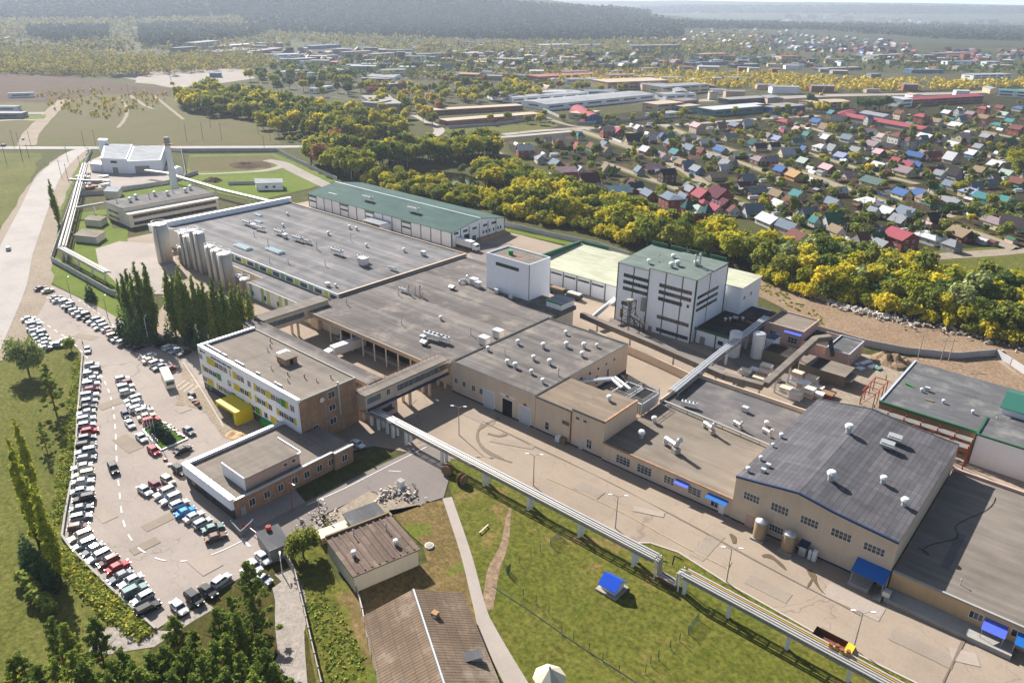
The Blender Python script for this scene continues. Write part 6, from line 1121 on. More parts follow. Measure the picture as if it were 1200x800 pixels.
# bus
p=W(197.5,449); q=W(202,458); bz=math.atan2((W(200,462)-W(190,440)).y,(W(200,462)-W(190,440)).x)
t=thing('bus','cream coach parked before the office building','bus',(p.x,p.y,.17),rz=bz); B_bus=paint('paint_cream',S(222,216,190))
m=MB(); m.add([(-5,-1.2,.5),(5,-1.2,.5),(5,1.2,.5),(-5,1.2,.5),(-5,-1.2,2.7),(4.7,-1.2,2.7),(4.7,1.2,2.7),(-5,1.2,2.7),(-4.8,-1.0,3.0),(4.4,-1.0,3.0),(4.4,1.0,3.0),(-4.8,1.0,3.0)],[(3,2,1,0),(0,1,5,4),(1,2,6,5),(2,3,7,6),(3,0,4,7),(4,5,9,8),(5,6,10,9),(6,7,11,10),(7,4,8,11),(8,9,10,11)]); lobj(m,'body',B_bus,t)
for s_ in (-1,1): 
    for i in range(6): lobj(MB().cbox((-4.1+i*1.5,s_*1.205,2.1),1.3,.03,.85),'side_window',V_glass,t)
    for wx in (-3.2,3.2): m=MB(); m.cyl((wx,s_*.9,.48),(wx,s_*1.22,.48),.48,12); m.mat(1); m.cyl((wx,s_*1.221,.48),(wx,s_*1.23,.48),.24,8); lobj(m,'wheel',[V_tyre,V_rim],t)
    lobj(MB().cbox((5.0,s_*.9,.8),.06,.3,.2),'headlight',V_lamp,t)
m=MB(); m.add([(4.93,-1.0,1.5),(4.93,1.0,1.5),(4.78,1.0,2.55),(4.78,-1.0,2.55)],[(0,1,2,3)]); lobj(m,'windscreen',V_glass,t); lobj(MB().cbox((-5.01,0,2.1),.03,2.0,.8),'rear_window',V_glass,t); lobj(MB().box(-2.8,-1.6,-.5,.5,3.003,3.15).box(.6,1.8,-.5,.5,3.003,3.15),'roof_hatch',B_frame,t)
# trucks: cab, trailer box, wheels
def lorry(p, rz, lab, L=13, boxc=B_frame):
    t=thing('semi_trailer_truck',lab,'truck',(p.x,p.y,.15),rz=rz); lobj(MB().box(-L,-.3,-1.27,1.27,1.25,4.0),'trailer_box',boxc,t); lobj(MB().box(-L,-.5,-.5,.5,.9,1.247),'chassis',V_tyre,t)
    m=MB(); m.add([(.1,-1.2,.6),(2.6,-1.2,.6),(2.6,1.2,.6),(.1,1.2,.6),(.1,-1.2,3.5),(2.2,-1.2,3.1),(2.2,1.2,3.1),(.1,1.2,3.5),(2.6,-1.2,2.0),(2.6,1.2,2.0)],[(0,1,2,3),(0,1,8,5,4),(3,2,9,6,7),(1,2,9,8),(8,9,6,5),(4,5,6,7),(0,3,7,4)]); lobj(m,'cab',B_frame,t)
    m=MB(); m.add([(2.585,-1.0,2.15),(2.585,1.0,2.15),(2.27,1.0,2.95),(2.27,-1.0,2.95)],[(0,1,2,3)]); 
    for v in range(len(m.v)): m.v[v]=(m.v[v][0]+.03,*m.v[v][1:])
    lobj(m,'windscreen',V_glass,t)
    for wx in (1.6,-.9,-L+1.2,-L+2.5,-L+3.8):
        for s_ in (-1,1): m=MB(); m.cyl((wx,s_*.85,.5),(wx,s_*1.2,.5),.5,12); m.mat(1); m.cyl((wx,s_*1.201,.5),(wx,s_*1.21,.5),.26,8); lobj(m,'wheel',[V_tyre,V_rim],t)
    return t
lorry(Vector((-175.5,121.0,0)),R(-93),'white lorry docked under the brown roofed loading hall',15); lorry(Vector((-219.5,229.4,0)),R(0),'white lorry backed into the green roofed warehouse dock',12)
t=thing('loading_trailer','dark open trailer loaded with sacks beside the cream warehouse','trailer',(-155,212,0)); MB().box(-163,-156.5,211,213.6,.9,2.3).obj('body',B_dark,t); MB().box(-162.7,-156.8,211.2,213.4,2.303,2.6).obj('load',B_wood,t); MB().box(-155,-149,211,213.4,.9,2.1).obj('rear_body',B_dark,t); MB().box(-154.6,-149.4,211.2,213.2,2.103,2.6).obj('rear_load',B_cream,t)
m=MB(); [m.cyl((x,210.9,.5),(x,213.7,.5),.5,10) for x in (-162,-158,-154,-150)]; m.obj('axle_wheels',V_tyre,t); t.children[-1].name='wheel'
# dump truck by the kerb
t=thing('dump_truck','small dump truck with rusty open body and yellow cab behind the pipe rack','truck',(-19.5,108.4,.12),rz=R(0)); m=MB(); m.add([(-4,-1.2,1.0),(1,-1.2,1.0),(1,1.2,1.0),(-4,1.2,1.0),(-4.2,-1.4,2.3),(1.1,-1.4,2.3),(1.1,1.4,2.3),(-4.2,1.4,2.3),(-3.8,-1.1,1.2),(.8,-1.1,1.2),(.8,1.1,1.2),(-3.8,1.1,1.2)],[(3,2,1,0),(0,1,5,4),(1,2,6,5),(2,3,7,6),(3,0,4,7),(8,9,10,11),(4,5,9,8),(5,6,10,9),(6,7,11,10),(7,4,8,11)]); lobj(m,'tipper_body',plain('dump_rust',S(96,58,42),.8,var=.3),t)
lobj(MB().add([(1.2,-1.1,.7),(3.2,-1.1,.7),(3.2,1.1,.7),(1.2,1.1,.7),(1.2,-1.1,2.5),(2.4,-1.0,2.5),(2.4,1.0,2.5),(1.2,1.1,2.5)],[(3,2,1,0),(4,5,6,7),(0,1,5,4),(1,2,6,5),(2,3,7,6),(3,0,4,7)]),'cab',plain('cab_yellow',S(226,176,40),.5),t)
m=MB(); m.add([(3.15,-.9,1.2),(3.15,.9,1.2),(2.5,.85,2.35),(2.5,-.85,2.35)],[(0,1,2,3)]); m.v=[(v[0]+.04,v[1],v[2]) for v in m.v]; lobj(m,'windscreen',V_glass,t)
for wx in (-2.8,2.2):
    for s_ in (-1,1): m=MB(); m.cyl((wx,s_*.8,.45),(wx,s_*1.15,.45),.45,12); m.mat(1); m.cyl((wx,s_*1.151,.45),(wx,s_*1.16,.45),.22,8); lobj(m,'wheel',[V_tyre,V_rim],t)
# ============================================================ VILLAGE
VA=R(-31.5)
ROOFC=dict(w=S(184,185,188),g=S(134,138,144),s=S(108,124,142),b=S(52,98,158),l=S(136,144,180),t=S(40,126,130),d=S(20,84,84),n=S(34,110,70),p=S(190,148,150),c=S(164,62,76),u=S(96,36,54),m=S(138,116,122),k=S(52,44,50),a=S(150,190,196),q=S(150,172,156),o=S(140,116,84),r=S(118,66,54),y=S(176,132,62),v=S(82,106,96))
ROOFN=dict(w='white',g='grey',s='slate blue',b='bright blue',l='lilac blue',t='turquoise',d='dark teal',n='green',p='pink',c='crimson',u='burgundy',m='mauve',k='black',a='pale aqua',q='pale green',o='tan',r='brown red',y='ochre',v='dark green')
WALLC=dict(b=S(138,72,54),w=S(192,188,180),c=S(196,182,144),o=S(188,130,76),g=S(136,132,126),n=S(92,70,54),t=S(60,130,110),p=S(186,160,148),u=S(60,110,160))
WALLN=dict(b='brick',w='white',c='cream',o='orange',g='grey',n='log',t='green',p='pale pink',u='blue')
RM={k:plain('cottage_roof_'+ROOFN[k].replace(' ','_'),tuple(.85*(.72*q+.28*(.3*c[0]+.6*c[1]+.1*c[2])) for q in c),.8,.0,.16,.5,.08) for k,c in ROOFC.items()}; WM={k:plain('cottage_wall_'+WALLN[k].replace(' ','_'),c,.9,0,.14,.6) for k,c in WALLC.items()}
def house_proto(h, rise, hip, wins=True, name='cottage'):
    t=thing(name,'x','house'); m=MB(); m.box(-5,5,-4,4,0,h)
    if not hip: m.add([(-5,-4,h),(-5,4,h),(-5,0,h+rise)],[(0,1,2)]); m.add([(5,-4,h),(5,4,h),(5,0,h+rise)],[(0,1,2)])
    lobj(m,'wall',WM['w'],t)
    if hip:
        m=MB(); z=h; e=.5; m.add([(-5-e,-4-e,z),(5+e,-4-e,z),(5+e,4+e,z),(-5-e,4+e,z),(-2.2,0,z+rise),(2.2,0,z+rise)],[(0,1,5,4),(2,3,4,5),(1,2,5),(3,0,4),(3,2,1,0)])
    else: m=MB(); m.ridge([(-4.6,h-.35),(0,h+rise+.12),(4.6,h-.35)],-5.5,5.5,.16)
    rf=lobj(m,'roof',RM['w'],t); lobj(MB().box(1.5,2.1,.5,1.1,h+rise*.6,h+rise+.7),'chimney',B_brick,rf)
    if wins:
        lv=[1.0] if h<4 else [1.0,3.7]
        for z in lv:
            for x in (-2.6,2.2): win(None,'-y',-4,x-.6,x+.6,z,z+1.3,2,1).parent=t
            for y in (-1.8,1.4): win(None,'+x',5,y-.6,y+.6,z,z+1.3,2,1).parent=t; win(None,'-x',-5,y-.6,y+.6,z,z+1.3,2,1).parent=t
    return t
HP={'g':house_proto(2.9,2.7,0),'G':house_proto(5.6,2.6,0),'h':house_proto(3.0,2.4,1),'H':house_proto(5.8,2.4,1),'S':house_proto(2.6,4.6,0)}; HU={k:False for k in HP}
def house(px,py,code,L=1.0,Wd=1.0,rot=0,label=None,zr=None):
    """code: shape, roof, wall"""
    k,rf,wl=code; hz={'g':4,'G':7,'h':4.2,'H':7,'S':5}[k]; p=W(px,py,hz*.8)
    if HU[k]: t=copy_tree(HP[k])
    else: t=HP[k]; HU[k]=True
    t.location=(p.x,p.y,.1); t.rotation_euler=(0,0,VA+R(rot)+rh.gauss(0,.05)); t.scale=(L,Wd,rh.uniform(.9,1.08))
    for c in t.children:
        if c.name.startswith('roof'): c.material_slots[0].link='OBJECT'; c.material_slots[0].material=RM[rf]
        if c.name.startswith('wall'): c.material_slots[0].link='OBJECT'; c.material_slots[0].material=WM[wl]
    if label: t['label']=label; t['group']='houses of the village'
    else: auto(t,f"{WALLN[wl]} walled {'two storey ' if k in 'GH' else ''}cottage with {ROOFN[rf]} roof",'houses of the village')
    t['category']='house'; return t
rh=random.Random(5)
HL="""615,175,Gwb,1.1,1,90 654,166,Swo,.9,1,90 642,164,ggg,.5,.7,90 634,185,hgw,1,.9,0 652,192,gsn,1,.9,0 662,199,gpw,1.3,1.2,90 667,207,gcw,1,.5,90 690,209,Suc,1.1,1,90 680,199,gww,.5,.7,0 703,222,gpc,.7,.8,90 724,223,gab,1.3,1.1,90 745,217,gdn,.8,.7,90 760,226,gsb,1,.7,0 712,153,Gpb,1,1,90 724,154,gcb,1,1,0 742,162,Skc,1.4,1.2,90 695,172,grt,1.2,.8,0 708,176,gop,1,.8,0 764,163,gwn,.6,.7,90 757,176,gwb,.9,.8,0
785,167,gsg,.8,.8,0 776,182,gmw,1.1,.8,0 765,196,gpn,1.1,1,90 782,203,Gkn,.9,.9,90 800,190,gon,.9,.9,0 817,198,ggu,.9,.8,0 807,160,gwg,1,1,90 828,166,gwg,1.2,1,90 808,174,gsg,1.1,.7,0 845,175,gbg,1.2,.8,0 867,180,gqn,1.2,1,90 890,187,hmn,1.2,1,0 840,205,gog,1.1,1,90 812,219,gsw,1.2,.7,0 788,231,Gsb,1.1,.9,0 885,223,ggn,1.2,1,90 870,217,guw,.8,.9,90 882,245,Ssw,1,.9,90 848,196,gww,.6,.7,90 817,148,Gpp,1.2,1,0
862,146,Gsb,1.1,1,0 876,145,Swg,.9,1,90 855,160,ggc,1,.9,90 883,168,gdw,.8,.8,0 890,172,gkp,.9,.8,90 920,142,hcb,1.3,1.1,0 934,165,gtc,1,.8,90 910,162,glw,1.1,.8,0 907,170,gkw,.8,.8,90 922,177,Swc,1,1.1,90 957,142,gbw,1.1,.9,0 934,151,gpb,.7,.7,0 942,175,gbn,.6,.6,0 963,172,hww,1.1,1.1,0 987,182,glu,.9,.9,0 942,189,gqn,.8,.8,0 915,199,gbn,.9,.7,0 932,205,gyo,1,1,0 970,196,gpn,1,.8,0 997,205,gmp,1.1,1,90 1025,212,gvc,1.4,1.2,0 1018,154,gpw,1.2,1.2,90
993,162,gsw,1,.8,0 1043,172,gko,1.1,1,0 1023,169,gmw,1.2,.9,0 1030,194,gww,1,.8,0 976,237,gsw,.9,.7,0 1020,237,hwn,1.4,1.1,0 948,250,Ssw,.9,.8,90 912,239,gww,.8,.7,0 927,237,grb,.9,.8,0 910,228,gob,.9,.6,0 1055,133,Grc,1,1,0 1080,137,Hcb,1.2,1.1,0 1085,160,gwg,1.3,.8,0 1103,162,gww,.8,.7,0 1117,170,gwc,1,.8,0 1127,160,Gmc,1.1,1.2,90 1121,147,gwg,1.2,1,0 1153,138,Goo,1,1,0 1169,146,htc,1.1,.8,0 1153,128,Hcb,1,.9,0 1195,127,hbg,1.3,1,0
1192,151,Grb,1.1,1,0 1160,159,Goc,1.2,.8,0 1182,166,gnn,1,.9,90 1092,182,grb,1.2,1,90 1115,184,Swp,.8,.9,0 1073,182,gbn,1.3,.6,0 1071,193,gbu,1.2,.4,0 1060,200,gmc,1.2,1,0 1064,193,gcc,.8,.7,0 1095,200,gro,1,.9,90 1118,203,ggn,1.1,.8,0 1170,193,gwg,1.1,1,0 1057,226,gbc,1,.8,0 1078,227,gbc,.8,.7,0 1095,236,hot,1.1,1,0 1115,237,ggt,1,.9,0 1140,225,hlc,1.3,1,0 1178,234,htw,1.3,.9,0 1153,230,gtt,1,.7,0 1193,212,grt,1,.9,0 1115,216,gsg,1,.6,0 1160,214,gsg,.7,.7,90 1057,249,hsw,1.2,1,0
976,257,Snw,1,1,90 1056,276,Gcb,1.2,1.2,0 1029,284,ggb,1.1,.8,0 1090,276,hww,1.2,1,0 1095,255,Skc,1,1,90 1054,258,ggn,.8,.8,0 1126,273,gob,1,1,0 1189,260,Skc,1.1,1,0 1165,259,hmc,1.2,.9,0 970,286,ggn,.9,.8,0 965,290,gcn,.7,.5,0 1196,333,hrb,1.2,1,0 1063,248,gsg,1,.7,0 902,257,gww,1.2,1,0 923,265,gsp,1.1,.7,0 936,276,grw,1,.8,0 955,258,gtw,.5,.5,0 1040,248,gwn,.8,.7,0 748,150,gwg,.7,.7,0 776,160,gbn,.5,.6,0 790,178,gsg,.7,.6,0 832,184,ggn,.7,.7,0 822,178,grb,.6,.6,0 858,190,gkg,.7,.6,0 900,160,gmw,.7,.7,0 945,158,gtn,.7,.5,0 968,162,gwn,.8,.7,0 1003,176,ggc,.9,.7,0 1013,188,gqb,.8,.7,0 1050,189,gcn,.7,.6,0 1139,180,gwu,.8,.7,0 1148,200,gon,.8,.7,0 1180,203,gqw,.8,.8,0 1137,166,gkb,.9,.7,0 1147,172,ggg,.7,.7,0 1066,146,gtg,.8,.7,0 1098,142,gow,1,.8,0 1110,132,gwb,.9,.8,0 1126,138,gtw,.8,.6,0 1138,133,gmb,1,.8,0 1176,134,gqw,1,.8,0 1184,142,gtc,.9,.8,0 1172,126,grb,.9,.8,0"""
for it in HL.split():
    a=it.split(','); house(float(a[0]),float(a[1]),a[2],float(a[3]),float(a[4]),float(a[5]))
house(1033,160,'GpW'.replace('W','w'),.6,.7,0)
# burgundy mansion, brick house with green tower roof, white villa, crimson long shed
def multi(name,lab,pos,rz,blocks,cat='house'):
    t=thing(name,lab,cat,(pos.x,pos.y,.1),'houses of the village',rz=rz)
    for (cx,cy_,L,Wd,h,rise,hip,wl,rf) in blocks:
        m=MB(); x0,x1,y0,y1=cx-L/2,cx+L/2,cy_-Wd/2,cy_+Wd/2; m.box(x0,x1,y0,y1,0,h)
        if hip==0: m.add([(x0+.01,y0,h),(x0+.01,y1,h),(x0+.01,cy_,h+rise)],[(0,1,2)]); m.add([(x1-.01,y0,h),(x1-.01,y1,h),(x1-.01,cy_,h+rise)],[(0,1,2)])
        w_=lobj(m,'wall',WM[wl],t)
        if hip==0: m=MB().ridge([(y0-.6,h-.4),(cy_,h+rise+.15),(y1+.6,h-.4)],x0-.5,x1+.5,.18)
        else:
            k_=L/2-min(L,Wd)/2*.9 if hip==1 else 0; m=MB(); e=.6; m.add([(x0-e,y0-e,h+.01),(x1+e,y0-e,h+.01),(x1+e,y1+e,h+.01),(x0-e,y1+e,h+.01),(cx-k_,cy_,h+rise),(cx+k_+.01,cy_,h+rise)],[(0,1,5,4),(2,3,4,5),(1,2,5),(3,0,4),(3,2,1,0)])
        lobj(m,'roof',RM[rf],t); n=max(1,int(L/3))
        for z in ([1.1] if h<4 else [1.1,4.1] if h<8 else [1.1,4.1,7.0]):
            for i in range(n): win(None,'-y',y0,x0+(i+.5)*L/n-.6,x0+(i+.5)*L/n+.6,z,z+1.4,2,1).parent=t
            for i in range(max(1,int(Wd/3.5))): q=max(1,int(Wd/3.5)); win(None,'+x',x1,y0+(i+.5)*Wd/q-.6,y0+(i+.5)*Wd/q+.6,z,z+1.4,2,1).parent=t
    return t
multi('mansion','sprawling brick mansion with layered burgundy roofs',W(836,236,3),VA,[(0,3,13,10,6.5,4,0,'b','u'),(-7,-3,9,8,5,3.4,0,'b','c'),(9,0,10,8,4,3,0,'b','u'),(12,-6,8,5,2.8,1.8,0,'p','c'),(0,-6,7,5,3,1.5,1,'b','c')])
multi('tower_house','tall red brick house with pointed green tower roofs',W(817,259,3),VA,[(0,0,11,9,8.4,2.6,1,'b','q'),(-2,-5.2,4,4,9.4,4.5,2,'b','d'),(6.4,1,4,4,9,4.2,2,'b','d')])
multi('brick_block','square red brick house with slate roof at the edge of the trees',W(787,240,3),VA,[(0,0,11,10,7,1.4,1,'b','s')])
multi('villa','large white villa with brown hipped roofs before the crimson shed',W(1051,168,3),VA,[(0,0,11,10,8.6,3,1,'w','r'),(9,2,9,8,6.4,2.6,1,'w','r'),(-7,3,7,7,6,2,1,'w','r')])
def longshed(lab,a,b,Wd,h,wl,rf,rise=2):
    p=W(*a); q=W(*b); c=(p+q)/2; t=thing('long_shed',lab,'shed',(c.x,c.y,.1),rz=math.atan2((q-p).y,(q-p).x)); L=(q-p).length
    lobj(MB().box(-L/2,L/2,-Wd/2,Wd/2,0,h).add([(-L/2,-Wd/2,h),(-L/2,Wd/2,h),(-L/2,0,h+rise)],[(0,1,2)]).add([(L/2,-Wd/2,h),(L/2,Wd/2,h),(L/2,0,h+rise)],[(0,1,2)]),'wall',WM[wl],t); lobj(MB().ridge([(-Wd/2-.6,h-.1),(0,h+rise+.15),(Wd/2+.6,h-.1)],-L/2-.5,L/2+.5,.2),'roof',RM[rf],t); return t
longshed('long market shed with a crimson roof crossing the village',(985,139),(1085,157),13,4,'g','c'); longshed('grey roofed hall behind the crimson market shed',(1012,137),(1040,142),12,4,'w','g'); longshed('white fronted end hall of the crimson market shed',(980,142),(996,136),12,4.5,'w','c')
# sheds, glasshouses, plots
def smallproto():
    a=thing('garden_shed','x','shed'); lobj(MB().box(-2,2,-1.5,1.5,0,2.1),'wall',WM['n'],a); lobj(MB().ridge([(-1.8,2.1),(0,2.9),(1.8,2.1)],-2.2,2.2,.1),'roof',RM['r'],a)
    b=thing('greenhouse','x','greenhouse'); m=MB(); pf=[(1.5*math.cos(math.pi*i/8),1.9*math.sin(math.pi*i/8)) for i in range(9)]; m.ridge([(y,z+.06) for y,z in pf],-3,3,.06); lobj(m,'cover',plain('greenhouse_film',S(214,214,206),.35,var=.06),b); [lobj(MB().add([(x,y,z) for y,z in pf],[tuple(range(9))]),'end_panel',B_frame,b) for x in (-2.9,2.9)]
    return a,b
SHP,GHP=smallproto(); su=[0,0]
occ=[W(float(i.split(',')[0]),float(i.split(',')[1]),3).to_2d() for i in HL.split()]+[W(836,236).to_2d(),W(817,259).to_2d(),W(1051,168).to_2d(),W(787,240).to_2d(),W(842,232).to_2d()]
def inpoly(x,y,P):
    c=False; j=len(P)-1
    for i in range(len(P)):
        if (P[i][1]>y)!=(P[j][1]>y) and x<(P[j][0]-P[i][0])*(y-P[i][1])/(P[j][1]-P[i][1])+P[i][0]: c=not c
        j=i
    return c
VPOLY=[(598,168),(650,158),(720,146),(800,142),(880,138),(960,134),(1040,128),(1200,122),(1200,292),(1100,286),(1010,292),(960,282),(900,262),(850,248),(760,235),(700,215),(640,202)]
LANES=[[(712,152),(760,160),(820,176),(860,188),(905,205)],[(850,150),(900,166),(960,184),(1020,202),(1075,216)],[(705,190),(750,206),(800,224)],[(580,178),(605,192),(640,210),(672,226)],[(668,150),(700,160),(760,181),(800,199),(830,219),(868,240),(915,262),(945,280),(985,292),(1030,302),(1070,303),(1200,294)],[(780,148),(830,168),(900,190),(960,210),(1020,232),(1075,252),(1118,266),(1165,282),(1188,292)]]
LW=[[W(*p).to_2d() for p in l] for l in LANES]
def lane_d(q):
    d=1e9
    for l in LW:
        for a,b in zip(l,l[1:]): ab=b-a; t=max(0,min(1,(q-a).dot(ab)/ab.dot(ab))); d=min(d,(q-a-ab*t).length)
    return d
def spots(n,rad,seed,poly=VPOLY,lane=5):
    r_=random.Random(seed); out=[]
    while len(out)<n:
        x=r_.uniform(min(p[0] for p in poly),max(p[0] for p in poly)); y=r_.uniform(min(p[1] for p in poly),max(p[1] for p in poly))
        if not inpoly(x,y,poly): n-=.05; continue
        q=W(x,y).to_2d()
        if lane_d(q)<lane or any((q-o).length<rad for o in occ): n-=.02; continue
        out.append((x,y,q)); occ.append(q)
    return out
for x,y,q in spots(58,6.0,3):
    big=rh.random()<.5; k='gggGSh'[rh.randrange(6)]; house(x,y,k+rh.choice('wggsropkmwgoscnt')+rh.choice('wwncgpnb'),rh.uniform(.55,.9),rh.uniform(.6,.85),rh.choice((0,90)))
for x,y,q in spots(190,3.9,9):
    if rh.random()<.66:
        t=SHP if not su[0] else copy_tree(SHP); su[0]=1; c=rh.choice('rogkwsrogn'); wl=rh.choice('nngwpn'); t.scale=(rh.uniform(.8,1.5),rh.uniform(.8,1.4),rh.uniform(.8,1.1))
        for o in t.children: o.material_slots[0].link='OBJECT'; o.material_slots[0].material=RM[c] if o.name.startswith('roof') else WM[wl]
        auto(t,f'small {WALLN[wl]} garden shed with {ROOFN[c]} roof','garden sheds of the village')
    else:
        t=GHP if not su[1] else copy_tree(GHP); su[1]=1; auto(t,'white tunnel greenhouse','greenhouses of the village')
    t.location=(q.x,q.y,.12); t.rotation_euler=(0,0,VA+rh.choice((0,math.pi/2))+rh.gauss(0,.08))
for i,(x,y,q) in enumerate(spots(60,4.5,12,lane=6)):
    a=VA+rh.gauss(0,.05); L,Wd=rh.uniform(5,10),rh.uniform(3,6); c,s_=math.cos(a),math.sin(a)
    sheet('garden_plot',[(q.x+u*c-v*s_,q.y+u*s_+v*c) for u,v in ((-L,-Wd),(L,-Wd),(L,Wd),(-L,Wd))],rh.choice((G_brown,G_brown,G_brown,G_brush,G_meadow)),.13,world=True)
# fences along the lanes
def fence(lab,a,b,mt,h=1.6):
    wall_run(lab,[a,b],h,name='garden_fence',mt=mt,seg=4,cat='fence')
for lab,a,b,mt in [('blue board fence on the upper lane',(1022,226),(1052,238),B_blue),('pale fence round the crimson roofed house garden',(975,274),(1030,299),B_frame),('white fence below the pink roofed house',(643,205),(656,212),B_frame),('yellow pipe fence along the lowest lane',(577,178),(673,226),B_amber),('white fence before the dark steep cottage',(710,161),(728,168),B_frame),('grey pipe along the garden by the white tower',(834,265),(850,261),B_galv),('turquoise fence by the turquoise cottage',(1148,238),(1162,242),RM['t']),('dark board fence round the empty plot',(1115,252),(1152,251),WM['n']),('green fence behind the crimson house',(1098,136),(1118,141),RM['t']),('brown fence on the middle lane',(1048,232),(1090,246),WM['n'])]: fence(lab,a,b,mt,1.2 if 'pipe' in lab else 1.8)
# ============================================================ TREES
L_aut=foliage('autumn_leaves',[(0,S(70,80,28)),(.25,S(94,102,32)),(.5,S(120,118,34)),(.75,S(142,132,40)),(1,S(158,140,50))],.42,.5)
L_yel=foliage('yellow_leaves',[(0,S(100,104,32)),(.4,S(140,132,34)),(.7,S(160,146,44)),(1,S(166,142,56))],.4,.4)
L_grn=foliage('green_leaves',[(0,S(62,74,30)),(.5,S(88,94,40)),(1,S(122,118,50))],.4,.5)
L_dark=foliage('dark_leaves',[(0,S(36,50,24)),(.5,S(58,72,32)),(1,S(90,98,42))],.28,.4)
L_pop=foliage('poplar_leaves',[(0,S(50,64,28)),(.5,S(76,88,36)),(1,S(116,116,50))],.42,.35)
L_ypop=foliage('lime_poplar_leaves',[(0,S(76,84,26)),(.5,S(112,114,36)),(1,S(146,138,50))],.35,.3)
L_pine=foliage('pine_needles',[(0,S(44,58,26)),(.5,S(70,82,34)),(1,S(112,114,46))],.3,.35)
L_fir=foliage('fir_needles',[(0,S(26,42,28)),(.5,S(42,60,36)),(1,S(72,86,50))],.25,.25)
L_silver=foliage('willow_leaves',[(0,S(72,80,48)),(.5,S(110,116,70)),(1,S(148,148,98))],.3,.25)
L_red=foliage('rust_leaves',[(0,S(92,64,46)),(.5,S(126,90,62)),(1,S(156,116,84))],.25,.3)
L_shrub=foliage('shrub_leaves',[(0,S(60,74,30)),(.45,S(92,102,44)),(.75,S(126,124,54)),(1,S(168,148,46))],.3,.3)
T_bark=plain('bark',S(74,60,48),.95,var=.3); T_birch=plain('birch_bark',S(170,162,150),.9,var=.3); T_pineb=plain('pine_bark',S(128,80,52),.95,var=.25)
rng=np.random.default_rng(12)
def leaf_cloud(clumps, n, size, up=.35, flat=1.0, shell=.55):
    """n leaf faces spread through the clumps' volume: returns verts, faces"""
    C=np.array([c[:3] for c in clumps]); Rr=np.array([c[3] for c in clumps]); pr=Rr**2/np.sum(Rr**2); idx=rng.choice(len(C),n,p=pr)
    d=rng.normal(size=(n,3)); d/=np.linalg.norm(d,axis=1)[:,None]; r=(shell+(1-shell)*rng.random(n))[:,None]*Rr[idx][:,None]; r*=1+.24*rng.normal(size=(n,1))
    P=C[idx]+d*r*np.array([1,1,flat]); nr=d+rng.normal(size=(n,3))*.7+np.array([0,0,up]); nr/=np.linalg.norm(nr,axis=1)[:,None]
    a=np.cross(nr,rng.normal(size=(n,3))); a/=np.linalg.norm(a,axis=1)[:,None]; b=np.cross(nr,a); s=size*(.6+.8*rng.random(n))[:,None]
    V=np.stack([P-a*s*.5-b*s*.35,P+a*s*.5-b*s*.2,P+a*s*.42+b*s*.45,P-a*s*.35+b*s*.4],1).reshape(-1,3)
    return V,np.arange(4*n).reshape(-1,4)
def mesh_np(name, V, F, mats, mi=None):
    me=bpy.data.meshes.new(name); nv,nf=len(V),len(F); me.vertices.add(nv); me.vertices.foreach_set('co',np.asarray(V,dtype=np.float32).ravel()); me.loops.add(nf*4); me.loops.foreach_set('vertex_index',np.asarray(F,dtype=np.int32).ravel()); me.polygons.add(nf); me.polygons.foreach_set('loop_start',np.arange(0,nf*4,4,dtype=np.int32)); me.polygons.foreach_set('loop_total',np.full(nf,4,dtype=np.int32))
    for m in mats: me.materials.append(m)
    if mi is not None: me.polygons.foreach_set('material_index',np.asarray(mi,dtype=np.int32))
    me.update(); me.validate(); return me
def trunk_mb(h, r, limbs=5, top=.75, seed=0, spread=.35):
    q=random.Random(seed); m=MB(); m.cyl((0,0,-.3),(0,0,h*top*.55),r,7,r*.7,False); m.cyl((0,0,h*top*.55),(q.uniform(-.3,.3),q.uniform(-.3,.3),h*top),r*.7,6,r*.2,False)
    for i in range(limbs):
        a=2*math.pi*i/limbs+q.uniform(-.4,.4); z=h*q.uniform(.25,.6); l=h*spread*q.uniform(.6,1); m.cyl((0,0,z),(l*math.cos(a),l*math.sin(a),z+l*.8),r*.42,5,r*.12,False)
    return m
def quadmb(m):   # tri/ngon free list -> numpy quads
    F=[f if len(f)==4 else (f[0],f[1],f[2],f[2]) for f in m.f]; return np.array(m.v),np.array(F)
def crown_broad(h,r,seed,n,size,k=11):
    q=random.Random(seed); cl=[(0,0,h*.62,r*.62)]
    for i in range(k):
        a=q.random()*6.28; e=q.uniform(-.5,1.0); rr=r*q.uniform(.5,.78); cl.append((rr*math.cos(a)*(1-.35*max(0,e)),rr*math.sin(a)*(1-.35*max(0,e)),h*(.58+.27*e),r*q.uniform(.2,.42)))
    return leaf_cloud(cl,n,size)
def crown_column(h,r,seed,n,size):
    q=random.Random(seed); cl=[]; 
    for i in range(16):
        z=h*(.1+.86*i/15); rr=r*(1-abs((i/15)-.38)**1.6*1.6); a=q.random()*6.28; o=rr*.35; cl.append((o*math.cos(a),o*math.sin(a),z,max(.25,rr*.72)))
        if i%2: cl.append((-o*1.5*math.cos(a),-o*1.5*math.sin(a),z-h*.02,max(.2,rr*.5)))
    return leaf_cloud(cl,n,size,.6,1.7)
def crown_fir(h,r,seed,n,size):
    q=random.Random(seed); cl=[]
    for i in range(13):
        f=i/12; z=h*(.1+.88*f); rr=r*(1-f)**.9+.1; k=max(3,int(8*(1-f)))
        for j in range(k): a=6.28*j/k+q.uniform(-.4,.4)+i; o=rr*q.uniform(.5,.85); cl.append((o*math.cos(a),o*math.sin(a),z-o*.15,max(.2,rr*.4)))
    return leaf_cloud(cl,n,size,.1,.5,.3)
